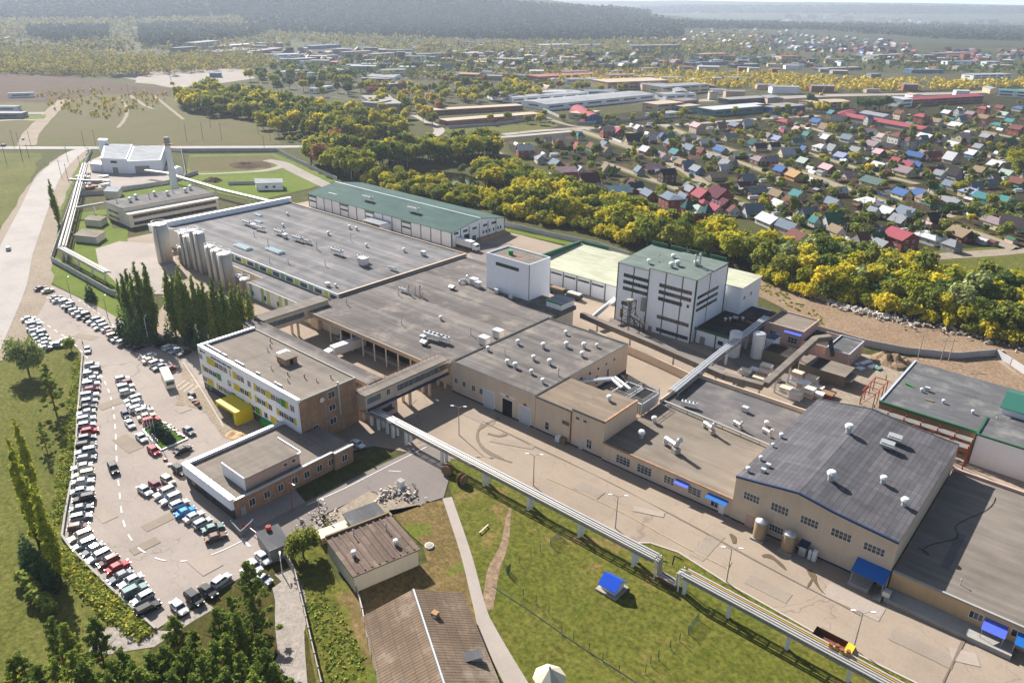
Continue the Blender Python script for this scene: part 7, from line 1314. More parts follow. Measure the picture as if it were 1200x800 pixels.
def crown_pine(h,r,seed,n,size):
    q=random.Random(seed); cl=[]
    for i in range(80):
        f=q.random()**.8; z=h*(.16+.82*f); rr=r*(1.05-f)**.7*(.6+.55*q.random()); a=q.random()*6.28; o=rr*q.uniform(.3,.95); cl.append((o*math.cos(a),o*math.sin(a),z-o*.12+q.uniform(-.3,.3),r*q.uniform(.1,.21)*(1.1-.5*f)))
    cl+=[(0,0,h*.97,r*.1),(0,0,h*.9,r*.15)]; return leaf_cloud(cl,n,size,.4,.6,.3)
def one_mesh(name,trunk,crown,tm,lm):
    tv,tf=quadmb(trunk); V,F=crown; me=bpy.data.meshes.new(name); VV=np.vstack([tv,V]); FF=[tuple(f) if f[2]!=f[3] else tuple(f[:3]) for f in tf.tolist()]+(F+len(tv)).tolist()
    me.from_pydata(VV.tolist(),[],FF); me.materials.append(tm); me.materials.append(lm); me.polygons.foreach_set('material_index',[0]*len(tf)+[1]*len(F)); me.update(); return me
MID={}
for nm,lm,ks in (('autumn',L_aut,3),('yellow',L_yel,2),('green',L_grn,3),('dark',L_dark,2),('silver',L_silver,1),('rust',L_red,1)):
    MID[nm]=[one_mesh(nm+'_tree',trunk_mb(9,.22,4,.7,i),crown_broad(9,3.5+.3*i,10*i+len(nm),1400,.72,9+2*i),T_birch if nm in('autumn','yellow') and i%2 else T_bark,lm) for i in range(ks)]
MID['fir']=[one_mesh('fir_tree',trunk_mb(9,.2,0,.9,5),crown_fir(10,2.4,4,520,.8),T_bark,L_fir)]; MID['column']=[one_mesh('column_tree',trunk_mb(9,.2,0,.9,6),crown_column(10,1.6,4,520,.75),T_bark,L_ypop)]
MID['bush']=[one_mesh('bush',trunk_mb(1.4,.08,3,.7,i),crown_broad(2.6,1.7,70+i,170,.6,6),T_bark,[L_grn,L_shrub,L_dark][i]) for i in range(3)]
MID['shrub']=[one_mesh('shrub',trunk_mb(3,.12,4,.7,i+3),crown_broad(4.6,2.9,90+i,800,.6,9),T_bark,[L_yel,L_aut,L_grn][i]) for i in range(3)]
LOOK=dict(shrub='spreading yellow green shrub',autumn='mottled green and yellow tree',yellow='bright yellow tree',green='olive green tree',dark='dark green tree',silver='pale silvery willow',rust='bare rusty leaved tree',fir='dark pointed fir tree',column='slim lime green columnar tree',bush='low rounded garden bush')
NAME=dict(shrub='autumn_shrub',autumn='autumn_tree',yellow='yellow_tree',green='green_tree',dark='dark_tree',silver='willow',rust='rusty_tree',fir='fir_tree',column='columnar_tree',bush='garden_bush')
rt=random.Random(77)
def mid_tree(q, kind, s, group):
    o=bpy.data.objects.new({'autumn_tree':'birch_tree','green_tree':'aspen_tree'}.get(NAME[kind],NAME[kind]) if group!=BELT and 'bush' not in kind and 'village' not in group else NAME[kind],rt.choice(MID[kind])); col.objects.link(o); o.location=(q[0],q[1],gz(q[0],q[1])+.1); o.rotation_euler=(0,0,rt.random()*6.28); o.scale=(s*rt.uniform(.9,1.15),s*rt.uniform(.9,1.15),s*rt.uniform(.85,1.15))
    auto(o,LOOK[kind],group); o['category']='bush' if kind=='bush' else 'tree'; return o
def scatter(poly, n, mind, seed, world=False):
    r_=random.Random(seed); out=[]; P=[W(*p).to_2d() for p in poly]; x0,x1=min(p.x for p in P),max(p.x for p in P); y0,y1=min(p.y for p in P),max(p.y for p in P); Pt=[(p.x,p.y) for p in P]; tries=0
    while len(out)<n and tries<n*60:
        tries+=1; x,y=r_.uniform(x0,x1),r_.uniform(y0,y1)
        if inpoly(x,y,Pt) and all((x-a)**2+(y-b)**2>mind*mind for a,b in out): out.append((x,y))
    return out
def grove(poly,n,mind,kinds,smin,smax,seed,group):
    for q in scatter(poly,n,mind,seed): mid_tree(q,rt.choices([k for k,_ in kinds],[w_ for _,w_ in kinds])[0],rt.uniform(smin,smax),group)
BELT='trees of the autumn belt behind the factory'
mixA=[('autumn',4),('yellow',3),('green',3),('dark',2.4),('silver',.5)]
grove([(590,248),(640,258),(700,268),(735,285),(760,292),(840,308),(890,322),(900,305),(830,280),(760,258),(700,240),(640,222),(600,222)],165,3.6,[('autumn',4),('yellow',3),('green',3),('dark',1.2)],.95,1.5,1,BELT)
grove([(890,320),(940,342),(1000,352),(1060,366),(1120,384),(1205,406),(1260,410),(1260,380),(1180,352),(1100,335),(1060,322),(1000,312),(930,300),(890,300)],150,4.0,[('autumn',3.4),('yellow',2.6),('green',3),('dark',3),('silver',.7)],.95,1.5,2,BELT)
grove([(425,214),(480,226),(560,243),(590,250),(600,238),(560,230),(500,216),(440,206)],62,3.3,[('autumn',4),('yellow',3),('green',3)],.75,1.05,3,BELT)
grove([(420,205),(470,198),(540,190),(582,186),(580,178),(520,178),(440,188)],60,4.2,[('autumn',4),('dark',3),('green',2)],1.3,1.9,4,BELT)
grove([(358,190),(400,212),(432,216),(436,200),(420,186),(370,178)],46,3.6,[('autumn',4),('green',3),('rust',.5)],1.4,2.0,5,BELT)
grove([(560,205),(600,205),(660,228),(640,235),(600,225),(570,222)],75,3.8,[('autumn',4),('green',3),('rust',.4),('yellow',1.6),('dark',1)],.95,1.5,6,BELT)
for p,k_,s_ in [((742,188),'column',1.3),((541,205),'green',.8),((553,208),'green',.9),((1140,365),'silver',1.6),((1110,352),'silver',1.4),((1095,350),'silver',1.2)]: q=W(*p); mid_tree((q.x,q.y),k_,s_,BELT)
for P_,n_,sd in (([(588,254),(640,264),(700,276),(736,290),(750,286),(700,266),(640,252),(590,246)],70,51),([(888,326),(940,348),(1000,358),(1060,372),(1120,388),(1205,410),(1205,402),(1120,380),(1060,364),(1000,350),(940,340),(890,318)],80,52),([(425,218),(480,231),(588,252),(588,246),(480,224),(430,212)],40,53),([(480,150),(440,168),(400,172),(330,166),(400,160),(450,158)],50,54)):
    for q in scatter(P_,n_,2.6,sd): mid_tree(q,'shrub',rt.uniform(.8,1.4),'shrubs along the tree belt')
WOOD='trees of the birch wood left of the sheds'
grove([(205,120),(245,112),(330,125),(400,138),(440,150),(470,158),(470,166),(400,166),(330,162),(290,142),(220,132)],190,4.4,[('autumn',4),('yellow',1.5),('green',4)],1.3,2.1,7,WOOD)
grove([(440,100),(520,110),(520,140),(500,160),(450,140),(420,118)],80,5,[('autumn',4),('green',2),('rust',2),('yellow',2)],.9,1.5,8,WOOD); grove([(520,105),(620,100),(640,118),(560,122),(520,120)],60,5,[('autumn',4),('yellow',2),('green',2)],1.0,1.6,9,WOOD)
GARD='garden trees of the village'
for x,y,q in spots(230,2.4,21,lane=4): mid_tree(q,rt.choices(['green','dark','autumn','yellow','rust'],[4,4,2,.5,.5])[0],rt.uniform(.5,.9),GARD)
for x,y,q in spots(290,1.6,22,lane=3.2): mid_tree(q,'bush',rt.uniform(1.2,2.1),'garden bushes of the village')
for p,k_,s_ in [((1185,200),'autumn',1.5),((1192,212),'green',1.6),((1150,190),'green',.9),((1017,206),'yellow',1.0),((1000,192),'autumn',1.1),((982,160),'green',1.1),((975,158),'autumn',1.2),((938,141),'rust',.9),((957,132),'yellow',1.2),((966,133),'yellow',1.1),((1005,130),'dark',1.6),((1013,131),'dark',1.7),((1020,130),'dark',1.6),((1030,131),'dark',1.8),((1038,130),'dark',1.6),((948,126),'dark',1.5),((953,127),'dark',1.4),((1120,296),'yellow',.5)]: q=W(*p); mid_tree((q.x,q.y),k_,s_,GARD)
grove([(330,80),(420,92),(440,104),(420,118),(330,112),(290,96)],60,6,[('autumn',3),('green',3),('rust',1),('dark',2)],1.0,1.8,31,'trees of the far yards')
grove([(520,92),(640,100),(760,106),(760,112),(640,108),(520,102)],40,7,[('autumn',3),('green',2),('rust',1)],.8,1.4,32,'trees of the far yards')
grove([(560,146),(640,138),(760,138),(980,128),(1000,132),(700,148)],34,7,[('autumn',3),('green',3),('dark',1)],.6,1.1,33,'trees of the far yards')
grove([(380,70),(640,66),(780,72),(780,84),(600,88),(420,88)],70,8,[('dark',3),('green',3),('autumn',2),('fir',1)],1.0,1.8,34,'trees of the far yards')
# ---- near trees: trunk and crown as parts ---------------------------------
NP={}
def near_proto(kind):
    if kind=='poplar': tr,cr,tm,lm=trunk_mb(20,.35,0,.9,1),crown_column(22,1.75,3,3200,.46),T_bark,L_pop
    elif kind=='lime_poplar': tr,cr,tm,lm=trunk_mb(20,.35,0,.9,1),crown_column(22,1.45,8,2300,.46),T_bark,L_ypop
    elif kind=='pine': tr,cr,tm,lm=trunk_mb(15,.24,9,.95,2,.2),crown_pine(16,3.9,5,13000,.27),T_pineb,L_pine
    elif kind=='tall_pine': tr,cr,tm,lm=trunk_mb(17,.26,8,.95,3,.22),crown_pine(17,4.1,15,12000,.27),T_pineb,L_pine
    elif kind=='fir': tr,cr,tm,lm=trunk_mb(13,.22,0,.95,4),crown_fir(14,3.4,6,4200,.42),T_bark,L_fir
    elif kind=='blue_fir': tr,cr,tm,lm=trunk_mb(4.6,.1,0,.95,4),crown_fir(5,1.4,9,1500,.28),T_bark,foliage('blue_fir_needles',[(0,S(22,32,28)),(.5,S(40,54,46)),(1,S(66,80,68))],.08,.2)
    elif kind=='round_tree': tr,cr,tm,lm=trunk_mb(6.5,.2,5,.7,7),crown_broad(7,3.2,21,3200,.42,14),T_bark,L_grn
    elif kind=='willow': tr,cr,tm,lm=trunk_mb(10,.3,6,.7,8),crown_broad(11,6,31,4200,.55,18),T_bark,L_silver
    elif kind=='maple': tr,cr,tm,lm=trunk_mb(8,.2,5,.7,9),crown_broad(9,3.6,41,3000,.45,13),T_bark,L_yel
    t=thing(kind,'x','tree'); lobj(tr,'trunk',tm,t); me=mesh_np('crown',cr[0],cr[1],[lm]); o=bpy.data.objects.new('crown',me); col.objects.link(o); o.parent=t; return t
def near(kind, px,py, s=1.0, label=None, group=None, top=None, look=None, tilt=0):
    p=W(px,py,top) if top else W(px,py)
    if kind in NP: t=copy_tree(NP[kind])
    else: NP[kind]=t=near_proto(kind)
    if 'group' in t: del t['group']
    if group: t['group']=group
    t.location=(p.x,p.y,.05); t.rotation_euler=(0,0,rt.random()*6.28); t.scale=(s*rt.uniform(.92,1.1),s*rt.uniform(.92,1.1),s)
    if label: t['label']=label
    else: auto(t,look,group)
    return t
for px_,py_,s_ in [(152,375,.75),(160,380,.9),(172,386,1.08),(183,389,1.1),(206,392,1.05),(213,394,1.0),(222,395,1.12),(236,397,1.0),(247,397,.92),(258,398,.98),(268,398,.92),(279,399,.9),(288,398,.86),(297,397,.8),(228,399,.9),(252,401,.8),(273,402,.72),(145,368,.6),(155,386,.9),(166,390,.95),(178,394,.9),(218,399,1.0),(242,399,.9),(263,402,.82),(284,402,.78)]: near('poplar',px_,py_,s_,group='poplars before the hall',look='tall dark column poplar')
for px_,py_,s_ in [(146,396,.8),(156,403,.85),(167,404,.9),(177,402,.8),(200,404,.7),(236,408,.8),(246,410,.62),(226,404,.7)]: near('fir',px_,py_,s_,group='firs under the poplars',look='dark bushy fir')
near('poplar',69,263,1.0,'lone leaning column poplar between the highway and the perimeter wall'); near('fir',107,352,.62,'single small pine on the green verge above the parked cars'); near('willow',34,438,1.0,'broad silvery willow on the grass bank left of the car park'); near('pine',66,484,.9,'bushy pine beside the car park wall below the willow'); near('pine',55,528,.5,'small pine on the bank below the bushy pine')
for px_,py_,s_,lab in [(47,640,1.15,'tall lime green poplar leaning left on the bank'),(44,585,.95,'lime green poplar behind the tall leaning one'),(70,678,1.0,'lime green poplar nearest the car park bank')]: near('lime_poplar',px_,py_,s_,lab,'lime poplars on the bank')
for px_,py_,s_ in [(40,668,.62),(52,680,.6),(62,690,.55),(33,655,.5)]: near('fir',px_,py_,s_,group='dark firs under the lime poplars',look='dark bushy fir')
near('round_tree',356,654,1.0,'round green broadleaf tree behind the barrier hut')
for px_,py_,lab in ((184,507,'left blue fir of the triangular flower bed'),(191,512,'middle blue fir of the triangular flower bed'),(199,518,'right blue fir of the triangular flower bed')): near('blue_fir',px_,py_,1,lab,'firs of the flower bed')
near('tall_pine',289,656,1.0,'tallest open crowned pine beside the earth track',top=17)
for i,(px_,py_,s_) in enumerate([(74,735,.85),(130,772,.95),(152,775,.95),(190,762,.9),(235,768,1),(262,742,.9),(276,722,.85),(292,700,.8),(20,765,.85),(340,800,.8),(205,775,.95),(58,722,.8),(108,728,.9),(84,760,.95),(140,760,.9),(201,726,.85),(224,738,.8),(268,696,.85),(254,716,.9),(303,742,.9),(175,764,.9),(216,764,.95),(248,751,1),(280,763,1),(309,765,.95),(10,772,.8),(122,786,1),(96,780,.9),(198,786,1),(227,788,1),(163,788,.95),(262,782,1),(294,788,1),(320,782,.9),(40,780,.9),(60,770,.9),(30,800,.9),(145,800,1),(240,805,1),(75,805,.95),(110,812,1),(185,812,1),(275,812,1),(310,810,1)]): near('pine' if i%3 else 'tall_pine',px_,py_,s_,group='pines of the near wood',look='dark green pine',top=16*s_)
near('maple',12,800,.8,'yellow maple in the bottom left corner',top=6); near('maple',118,795,.5,'small yellow maple among the near pines',top=4)
for i,(px_,py_) in enumerate([(29,683),(34,690),(39,697),(44,704),(50,711),(58,719)]):
    p=W(px_,py_); o=mid_tree((p.x,p.y),'bush',1.0,'clipped hedge bushes on the meadow'); AUTO.pop(); o.data=MID['bush'][1]; auto(o,'clipped yellow green bush','clipped hedge bushes on the meadow')
p=W(84,411); o=mid_tree((p.x,p.y),'bush',1.5,'clipped hedge bushes on the meadow'); AUTO.pop(); o['label']='large round bush at the head of the car park wall'; o.data=MID['bush'][1]
def ground_cover(name,poly,n,size,mat,lab,h=.9,seed=1):
    P=scatter(poly,n//14,.15,seed); cl=[(x,y,h*.35+h*.3*mnoise.noise(Vector((x*.3,y*.3,2))),h*rt.uniform(.5,1)) for x,y in P]; V,F=leaf_cloud(cl,n,size,.5,.7,.4); me=mesh_np(name,V,F,[mat]); o=bpy.data.objects.new(name,me); col.objects.link(o); o['kind']='stuff'; o['label']=lab
ground_cover('bank_shrubs',[(88,418),(96,420),(92,470),(85,545),(74,610),(62,620),(70,540),(80,480)],5200,.4,L_shrub,'dense yellow green shrubs along the car park wall',1.1,3)
ground_cover('bank_shrubs',[(74,640),(84,650),(130,696),(178,742),(165,752),(120,720),(90,690),(72,665)],6500,.4,L_shrub,'dense yellow green shrubs below the slanted car row',1.2,4)
ground_cover('weeds',[(350,680),(372,690),(400,720),(425,770),(430,800),(385,800),(372,750)],4200,.35,L_shrub,'low weeds between the two pale fences',.5,5)
ground_cover('weeds',[(885,335),(960,382),(975,378),(900,330)],1200,.5,L_shrub,'straggling weeds on the earth bank',.6,6)
ground_cover('hedge',[(373,237),(437,253),(437,258),(373,242)],2600,.5,L_red,'low reddish hedge along the green roofed warehouse',1.6,7)
# ---- far woods: nobody could count them -----------------------------------
def wood(name,lab,poly,n,h,mat,seed,per=16,leaf=2.6,wpx=True,ratio=.38):
    r_=random.Random(seed); cl=[]; k=0; x0,x1=min(p[0] for p in poly),max(p[0] for p in poly); y0,y1=min(p[1] for p in poly),max(p[1] for p in poly)
    while len(cl)<n and k<n*20:
        k+=1; x,y=r_.uniform(x0,x1),r_.uniform(y0,y1)
        if not inpoly(x,y,poly): continue
        q=WT(x,y)
        if q is None: continue
        hh=h*r_.uniform(.7,1.2); cl.append((q.x,q.y,q.z+hh*.55,hh*ratio))
    V,F=leaf_cloud(cl,n*per,leaf,.5,1.25,.45); me=mesh_np(name,V,F,[mat]); o=bpy.data.objects.new(name,me); col.objects.link(o); o['kind']='stuff'; o['label']=lab
L_far=foliage('far_mixed_leaves',[(0,S(56,64,36)),(.4,S(90,90,46)),(.7,S(136,122,58)),(1,S(156,132,68))],.2,0); L_fard=foliage('far_dark_needles',[(0,S(24,36,28)),(.5,S(36,50,36)),(1,S(56,66,44))],.05,0); L_fary=foliage('far_yellow_leaves',[(0,S(96,96,40)),(.5,S(150,134,50)),(1,S(186,156,60))],.15,0)
wood('far_wood','autumn wood beyond the brown heath',[(-60,62),(60,58),(140,70),(300,62),(330,80),(290,82),(140,92),(20,88),(-60,88)],2200,11,L_far,1,12); wood('far_wood','yellow trees scattered over the far heath',[(-60,66),(100,60),(300,70),(290,80),(120,90),(-60,85)],420,8,L_fary,2,14)
wood('pine_block','dark rectangular pine plantation, the left one',[(33,37),(60,33),(128,34),(128,48),(70,52),(33,46)],1100,18,L_fard,3,12,3.6); wood('pine_block','dark rectangular pine plantation, the right one',[(162,34),(200,30),(312,34),(312,44),(200,58),(166,56)],1500,18,L_fard,4,12,3.6)
wood('far_wood','row of yellow bushes before the railway yards',[(640,92),(800,88),(900,88),(1000,96),(1130,98),(1260,96),(1260,104),(1000,108),(900,106),(800,104),(650,98)],1100,8,L_fary,5,14); wood('far_wood','mixed trees through the industrial quarter',[(430,78),(620,70),(800,72),(800,90),(620,92),(520,96),(440,92)],800,8,L_far,6,14)
wood('far_wood','scattered trees of the left fields',[(40,110),(140,104),(200,112),(180,130),(120,140),(60,130)],160,3.2,L_fary,7,18,1.4); wood('hill_forest','forest covering the rounded hill',[(290,3),(400,2),(520,2),(600,4),(690,10),(760,20),(800,28),(800,46),(640,48),(520,46),(400,42),(300,38),(280,20)],9500,17,L_fard,8,9,9); wood('hill_forest','autumn trees at the foot of the hill',[(300,36),(420,42),(560,50),(700,50),(800,40),(900,40),(900,60),(700,66),(500,64),(330,48)],1600,11,L_far,9,10,4)
wood('hill_forest','far forest ridge on the left',[(-60,4),(290,2),(290,18),(160,24),(-60,24)],1800,17,L_fard,10,6,14); wood('hill_forest','far forest beyond the suburbs',[(690,12),(800,8),(1000,8),(1260,10),(1260,17),(1000,17),(800,16),(700,18)],4200,17,L_fard,11,6,18); wood('hill_forest','dark forest belt behind the suburb houses',[(760,26),(900,28),(1060,30),(1260,34),(1260,50),(1100,46),(960,36),(800,34)],4200,15,L_fard,12,8,8); wood('far_wood','trees among the left farms',[(-60,24),(160,24),(330,20),(340,34),(160,32),(0,40),(-60,50)],1600,11,L_far,13,8,6); wood('far_wood','hazy woodland round the pine plantations',[(-60,26),(40,24),(160,26),(340,24),(340,58),(150,62),(-60,60)],1300,11,L_far,23,9,5); wood('far_wood','dark trees in the far yards',[(330,76),(420,72),(640,66),(820,60),(980,66),(1200,76),(1200,90),(1000,84),(800,74),(560,86),(420,98),(340,98)],900,10,L_dark,14,12,3)
# pond
s=N('pond_water'); POND=s.done(S(28,34,22),.06,0,.5); sheet('pond',[(468,204),(500,200),(545,204),(560,212),(565,222),(540,226),(500,216),(475,211)],POND,.2,3,.8,label='dark pond between the trees'); sheet('pond_bank',[(460,204),(498,196),(550,200),(570,212),(572,226),(540,231),(498,220),(468,213)],G_brush,.10,3,1)
# ============================================================ FAR BUILDINGS
FB=dict(w=B_white,g=plain('far_grey_wall',S(146,144,144),.9,var=.15),c=plain('far_cream_wall',S(198,184,158),.9,var=.12),b=plain('far_brick_wall',S(142,92,74),.9,var=.2),t=plain('far_tan_wall',S(176,152,128),.9,var=.15),u=plain('far_blue_wall',S(44,96,150),.7),d=plain('far_dark_wall',S(84,84,90),.9,var=.2),e=plain('far_teal_wall',S(70,122,124),.7))
FR=dict(RM); FR['W']=R_pale; FR['f']=plain('far_felt',S(126,122,120),.9,var=.2,scale=.05); FR['T']=plain('far_tan_roof',S(166,148,126),.9,var=.2,scale=.05); FR['x']=plain('rust_roof',S(134,76,62),.8,var=.25,scale=.05)
FRN=dict(ROOFN); FRN.update(W='bright white',f='grey felt',T='tan',x='rust red'); FWN=dict(w='white',g='grey',c='cream',b='brick',t='tan',u='blue',d='dark',e='teal')
GFAR='far buildings of the industrial quarter'
def far_b(px1,py1,px2,py2,wid,h,code,rise=0,arch=False,label=None,wins=True,name='industrial_building',group=GFAR,kind=None):
    wl,rf=code; p=W(px1,py1); q=W(px2,py2); d=(q-p); L=d.length; rz=math.atan2(d.y,d.x); c=(p+q)/2; n=Vector((-d.y,d.x,0)).normalized(); c=c+n*wid/2
    t=thing(name,label or 'x','building',(c.x,c.y,.1),group,rz=rz)
    if arch:
        pf=[(wid/2*math.cos(math.pi*(1-i/10)),h*math.sin(math.pi*(1-i/10))) for i in range(11)]; m=MB(); 
        for x in (-L/2+.2,L/2-.2): m.add([(x,y,z) for y,z in pf],[tuple(range(11))])
        lobj(m,'gable',FB[wl],t); lobj(MB().ridge([(y*1.02,z*1.03) for y,z in pf],-L/2,L/2,.2),'roof',FR[rf],t)
    else:
        m=MB(); m.box(-L/2,L/2,-wid/2,wid/2,0,h)
        if rise: [m.add([(x,-wid/2,h),(x,wid/2,h),(x,0,h+rise)],[(0,1,2)]) for x in (-L/2,L/2)]
        lobj(m,'wall',FB[wl],t)
        if rise: lobj(MB().ridge([(-wid/2-.5,h),(0,h+rise+.1),(wid/2+.5,h)],-L/2-.4,L/2+.4,.25),'roof',FR[rf],t)
        else: lobj(MB().box(-L/2-.3,L/2+.3,-wid/2-.3,wid/2+.3,h+.003,h+.4),'roof',FR[rf],t)
        if wins and h>3:
            k=max(1,min(6,int(L/14)))
            for lv in range(max(1,min(5,int(h/3.4)))):
                for i in range(k): x=-L/2+(i+.5)*L/k; ww=L/k*.36; z=h*(lv+.42)/max(1,min(5,int(h/3.4))); win(None,'-y',-wid/2,x-ww,x+ww,z,z+min(1.6,h*.3),3,1,gm=GLd,fm=FB['g']).parent=t
            win(None,'+x',L/2,-wid*.2,wid*.2,h*.45,h*.45+min(1.6,h*.3),3,1,gm=GLd,fm=FB['g']).parent=t; win(None,'-x',-L/2,-wid*.2,wid*.2,h*.45,h*.45+min(1.6,h*.3),3,1,gm=GLd,fm=FB['g']).parent=t
    if not label: auto(t,f"{FWN[wl]} {'arched ' if arch else ''}{'hall' if wid>24 else 'block' if h>9 else 'shed'} with {FRN[rf]} roof",group)
    return t
FBL="""424,122 441,133 0;26,8,gf,0 441,133 459,129 16,9,gf,0,grey panelled block with a wing beside the lane to the railway
430,95 461,97 24,6,wW,2 450,106 484,103 16,6,uW,0 448,90 475,89 14,8,wW,1.5 537,96 560,97 24,10,gy,1 510,135 613,129 14,4,bT,0 524,148 633,139 14,4,bT,0 578,118 614,117 22,6,wg,0 600,121 690,114 16,5,wW,0 640,130 767,117 38,6,wW,1 632,96 702,92 30,6,bx,0 663,98 703,97 18,5,wW,1 712,106 783,103 40,9,tT,0 687,113 724,112 22,5,us,1 714,96 748,95 20,8,tm,0 775,112 830,108 26,9,cg,0 769,133 800,130 20,8,tT,0 766,140 797,137 12,4,wW,0 780,118 815,116 20,6,wW,0 800,126 818,124 18,6,tm,0 800,133 820,131 14,6,gT,0 836,137 905,131 22,6,ew,0 905,134 943,131 24,6,uf,0 855,123 900,120 18,5,df,0 952,129 995,127 22,7,tT,1
1066,125 1151,120 20,7,bc,1.5 1056,126 1068,125 22,8,ww,1 1168,113 1230,117 30,7,wt,1 1140,94 1185,93 22,7,wW,0 915,72 938,72 26,9,cc,0 822,69 854,68 26,8,cy,0 740,62 797,61 24,14,gf,0 636,58 672,57 26,9,ww,0 680,57 708,56 20,7,wg,0 640,62 660,62 16,8,ds,0 600,80 660,77 12,5,gf,0 540,54 565,53 16,8,wb,0 498,56 520,55 16,7,gf,0 405,70 437,68 14,12,gf,0 438,71 465,69 14,10,cf,0 466,73 475,73 10,16,df,0 390,66 408,66 12,12,gg,0 480,70 520,68 14,8,gf,0 520,68 560,68 12,5,bx,0 560,75 600,74 14,6,gx,0
232,58 258,55 26,12,gf,0 255,66 300,62 30,7,tW,1 262,58 300,55 22,6,tw,0 300,66 330,62 18,8,bg,0 326,71 352,70 18,9,ww,0 345,76 372,74 16,8,gf,0 365,58 400,56 20,6,us,0 383,70 398,69 16,6,gs,0 333,91 352,89 10,7,ww,0 207,62 232,60 14,8,ds,0 134,91 160,90 12,4,gf,0 150,90 172,88 10,4,eq,0 246,91 259,91 8,5,ub,0 370,110 392,106 10,5,wW,0 -8,131 20,131 10,4,wW,0 -10,139 26,139 12,4,gg,0 10,115 40,114 8,4,wW,0 -20,58 12,54 30,9,gf,0 -30,52 14,48 20,7,ww,0 20,36 34,35 12,6,ww,0 560,40 620,38 14,5,tx,0 155,25 205,24 20,6,wW,0 270,28 305,27 14,6,ww,0
810,78 850,76 18,5,gs,0 860,80 890,79 16,5,df,0 960,84 1010,82 16,4,gf,0 1010,70 1060,68 24,7,gf,0 1095,68 1140,66 22,8,gm,0 1110,76 1150,76 18,6,ws,0 1155,78 1172,78 14,8,ww,0 1128,72 1136,72 12,14,bx,0 1068,86 1105,86 20,5,us,0 1020,92 1032,92 12,6,gg,0 700,66 730,65 16,6,bv,0 730,72 765,71 14,6,bc,0 766,77 800,75 18,6,bx,0 690,80 740,78 16,5,gf,0 610,70 640,69 14,6,ds,0 655,70 690,68 14,6,tx,0"""
import re
for ln in FBL.split('\n'):
    ln=ln.replace('424,122 441,133 0;','424,122 441,133 ')
    lab_=None
    for a,b,c in re.findall(r'(-?\d+,\d+) (-?\d+,\d+) (\d+,\d+,\w\w,[\d.]+)',ln):
        x1,y1=map(float,a.split(',')); x2,y2=map(float,b.split(',')); w_,h_,cd,ri=c.split(','); far_b(x1,y1,x2,y2,float(w_),float(h_),cd,float(ri))
far_b(667,133,686,145,16,8,'uc',0,True,'arched hall with crimson roof and bright blue end wall'); far_b(686,141,703,137,18,5,'cT',0,label='tan flat roofed hall beside the blue ended arched hall'); far_b(611,106,626,109,10,6,'bx',0,True); far_b(628,104,641,107,10,6,'gT',0,True); far_b(598,104,607,107,9,5,'gg',0,True)
for i,px_ in enumerate((350,365,377,386,394)):
    p=W(px_,93-i*.4); t=thing('oil_tank','','tank',(p.x,p.y,.1)); lobj(MB().lathe((0,0,0),[(5.5,0),(5.5,8)],18),'shell',B_frame,t); lobj(MB().lathe((0,0,8.003),[(5.5,0),(.3,.9)],18),'roof',R_pale,t); auto(t,'white cylindrical storage tank','white tanks in the far yard')
# long fences of the far sheds
wall_run('long concrete wall before the grass field',[(526,151),(580,147),(640,139)],2.4,seg=12); wall_run('grey wall of the white warehouses',[(676,146),(735,143),(770,138)],2.4,seg=12); wall_run('slanted grey fence behind the arched hall',[(613,121),(640,131),(655,138)],2.4,seg=12)
# heaps, excavator and pylons in the gravel yard
for i,(a,b,r_,h_) in enumerate([(226,80,14,5),(238,81,16,6),(248,80,14,5),(215,82,10,4),(260,80,14,5),(205,90,8,3)]): heap('gravel_heap','',None,(*W(a,b).to_2d(),.1),r_,h_,G_gravel if i%2 else G_dirt,40+i,18); o=[x for x in col.objects if x.name.startswith('gravel_heap')][-1]; o['category']='heap'; auto(o,'low grey gravel heap in the far yard','gravel heaps')
def crane(px_,py_,h,lab,tilt):
    p=W(px_,py_); t=thing('crane',lab,'crane',(p.x,p.y,.1),rz=CY); lobj(MB().box(-2,2,-1.5,1.5,.6,3.2),'cab',B_amber,t); m=MB()
    for o in (-.35,.35): m.beam((o,0,3),(tilt+o*.3,0,h),.22,.22)
    for i in range(14): f=i/14; g=(i+1)/14; m.beam((tilt*f-.35*(1-.7*f),0,3+(h-3)*f),(tilt*g+.35*(1-.7*g),0,3+(h-3)*g),.12,.12)
    lobj(m,'jib',B_grey,t); lobj(MB().box(-2.2,2.2,-1.9,1.9,0,.59),'crawler',B_black,t)
crane(202,99,22,'crawler crane with its lattice jib up in the gravel yard',-5); crane(962,112,14,'gantry like pale crane at the railway yard',6)
def pole(px_,py_,h,look='thin dark wooden power pole',group='power poles of the fields',k=0):
    p=W(px_,py_); t=thing('power_pole','','pole',(p.x,p.y,.1),rz=.6); lobj(MB().cyl((0,0,0),(0,0,h),.14,6,.1),'pole',T_bark if not k else B_grey,t); lobj(MB().box(-1.1,1.1,-.06,.06,h-1,h-.85),'crossarm',B_grey,t); auto(t,look,group)
for a in [(107,193,11),(112,170,11),(99,172,11),(80,212,10),(80,190,10),(72,207,10),(152,118,16),(160,120,16),(219,166,13),(238,164,13),(247,150,14),(260,165,13),(303,158,13),(317,165,13),(8,193,12),(17,173,12),(24,176,12),(34,185,9),(36,170,10),(27,190,9),(310,176,10),(95,200,9)]: pole(*a)
for a in [(1045,275,9),(1075,288,8),(1058,273,9),(1100,268,8),(1085,284,8),(1080,283,8),(1190,268,9),(990,280,8),(912,262,8),(700,262,8),(690,172,8),(640,205,8),(677,150,9),(694,146,9),(608,157,9),(1150,272,8),(1075,422,9),(1111,424,8),(1102,424,8),(860,268,7),(1010,250,8),(1040,238,8),(880,208,8),(830,190,8)]: pole(*a,'slim grey power pole','power poles of the village',1)
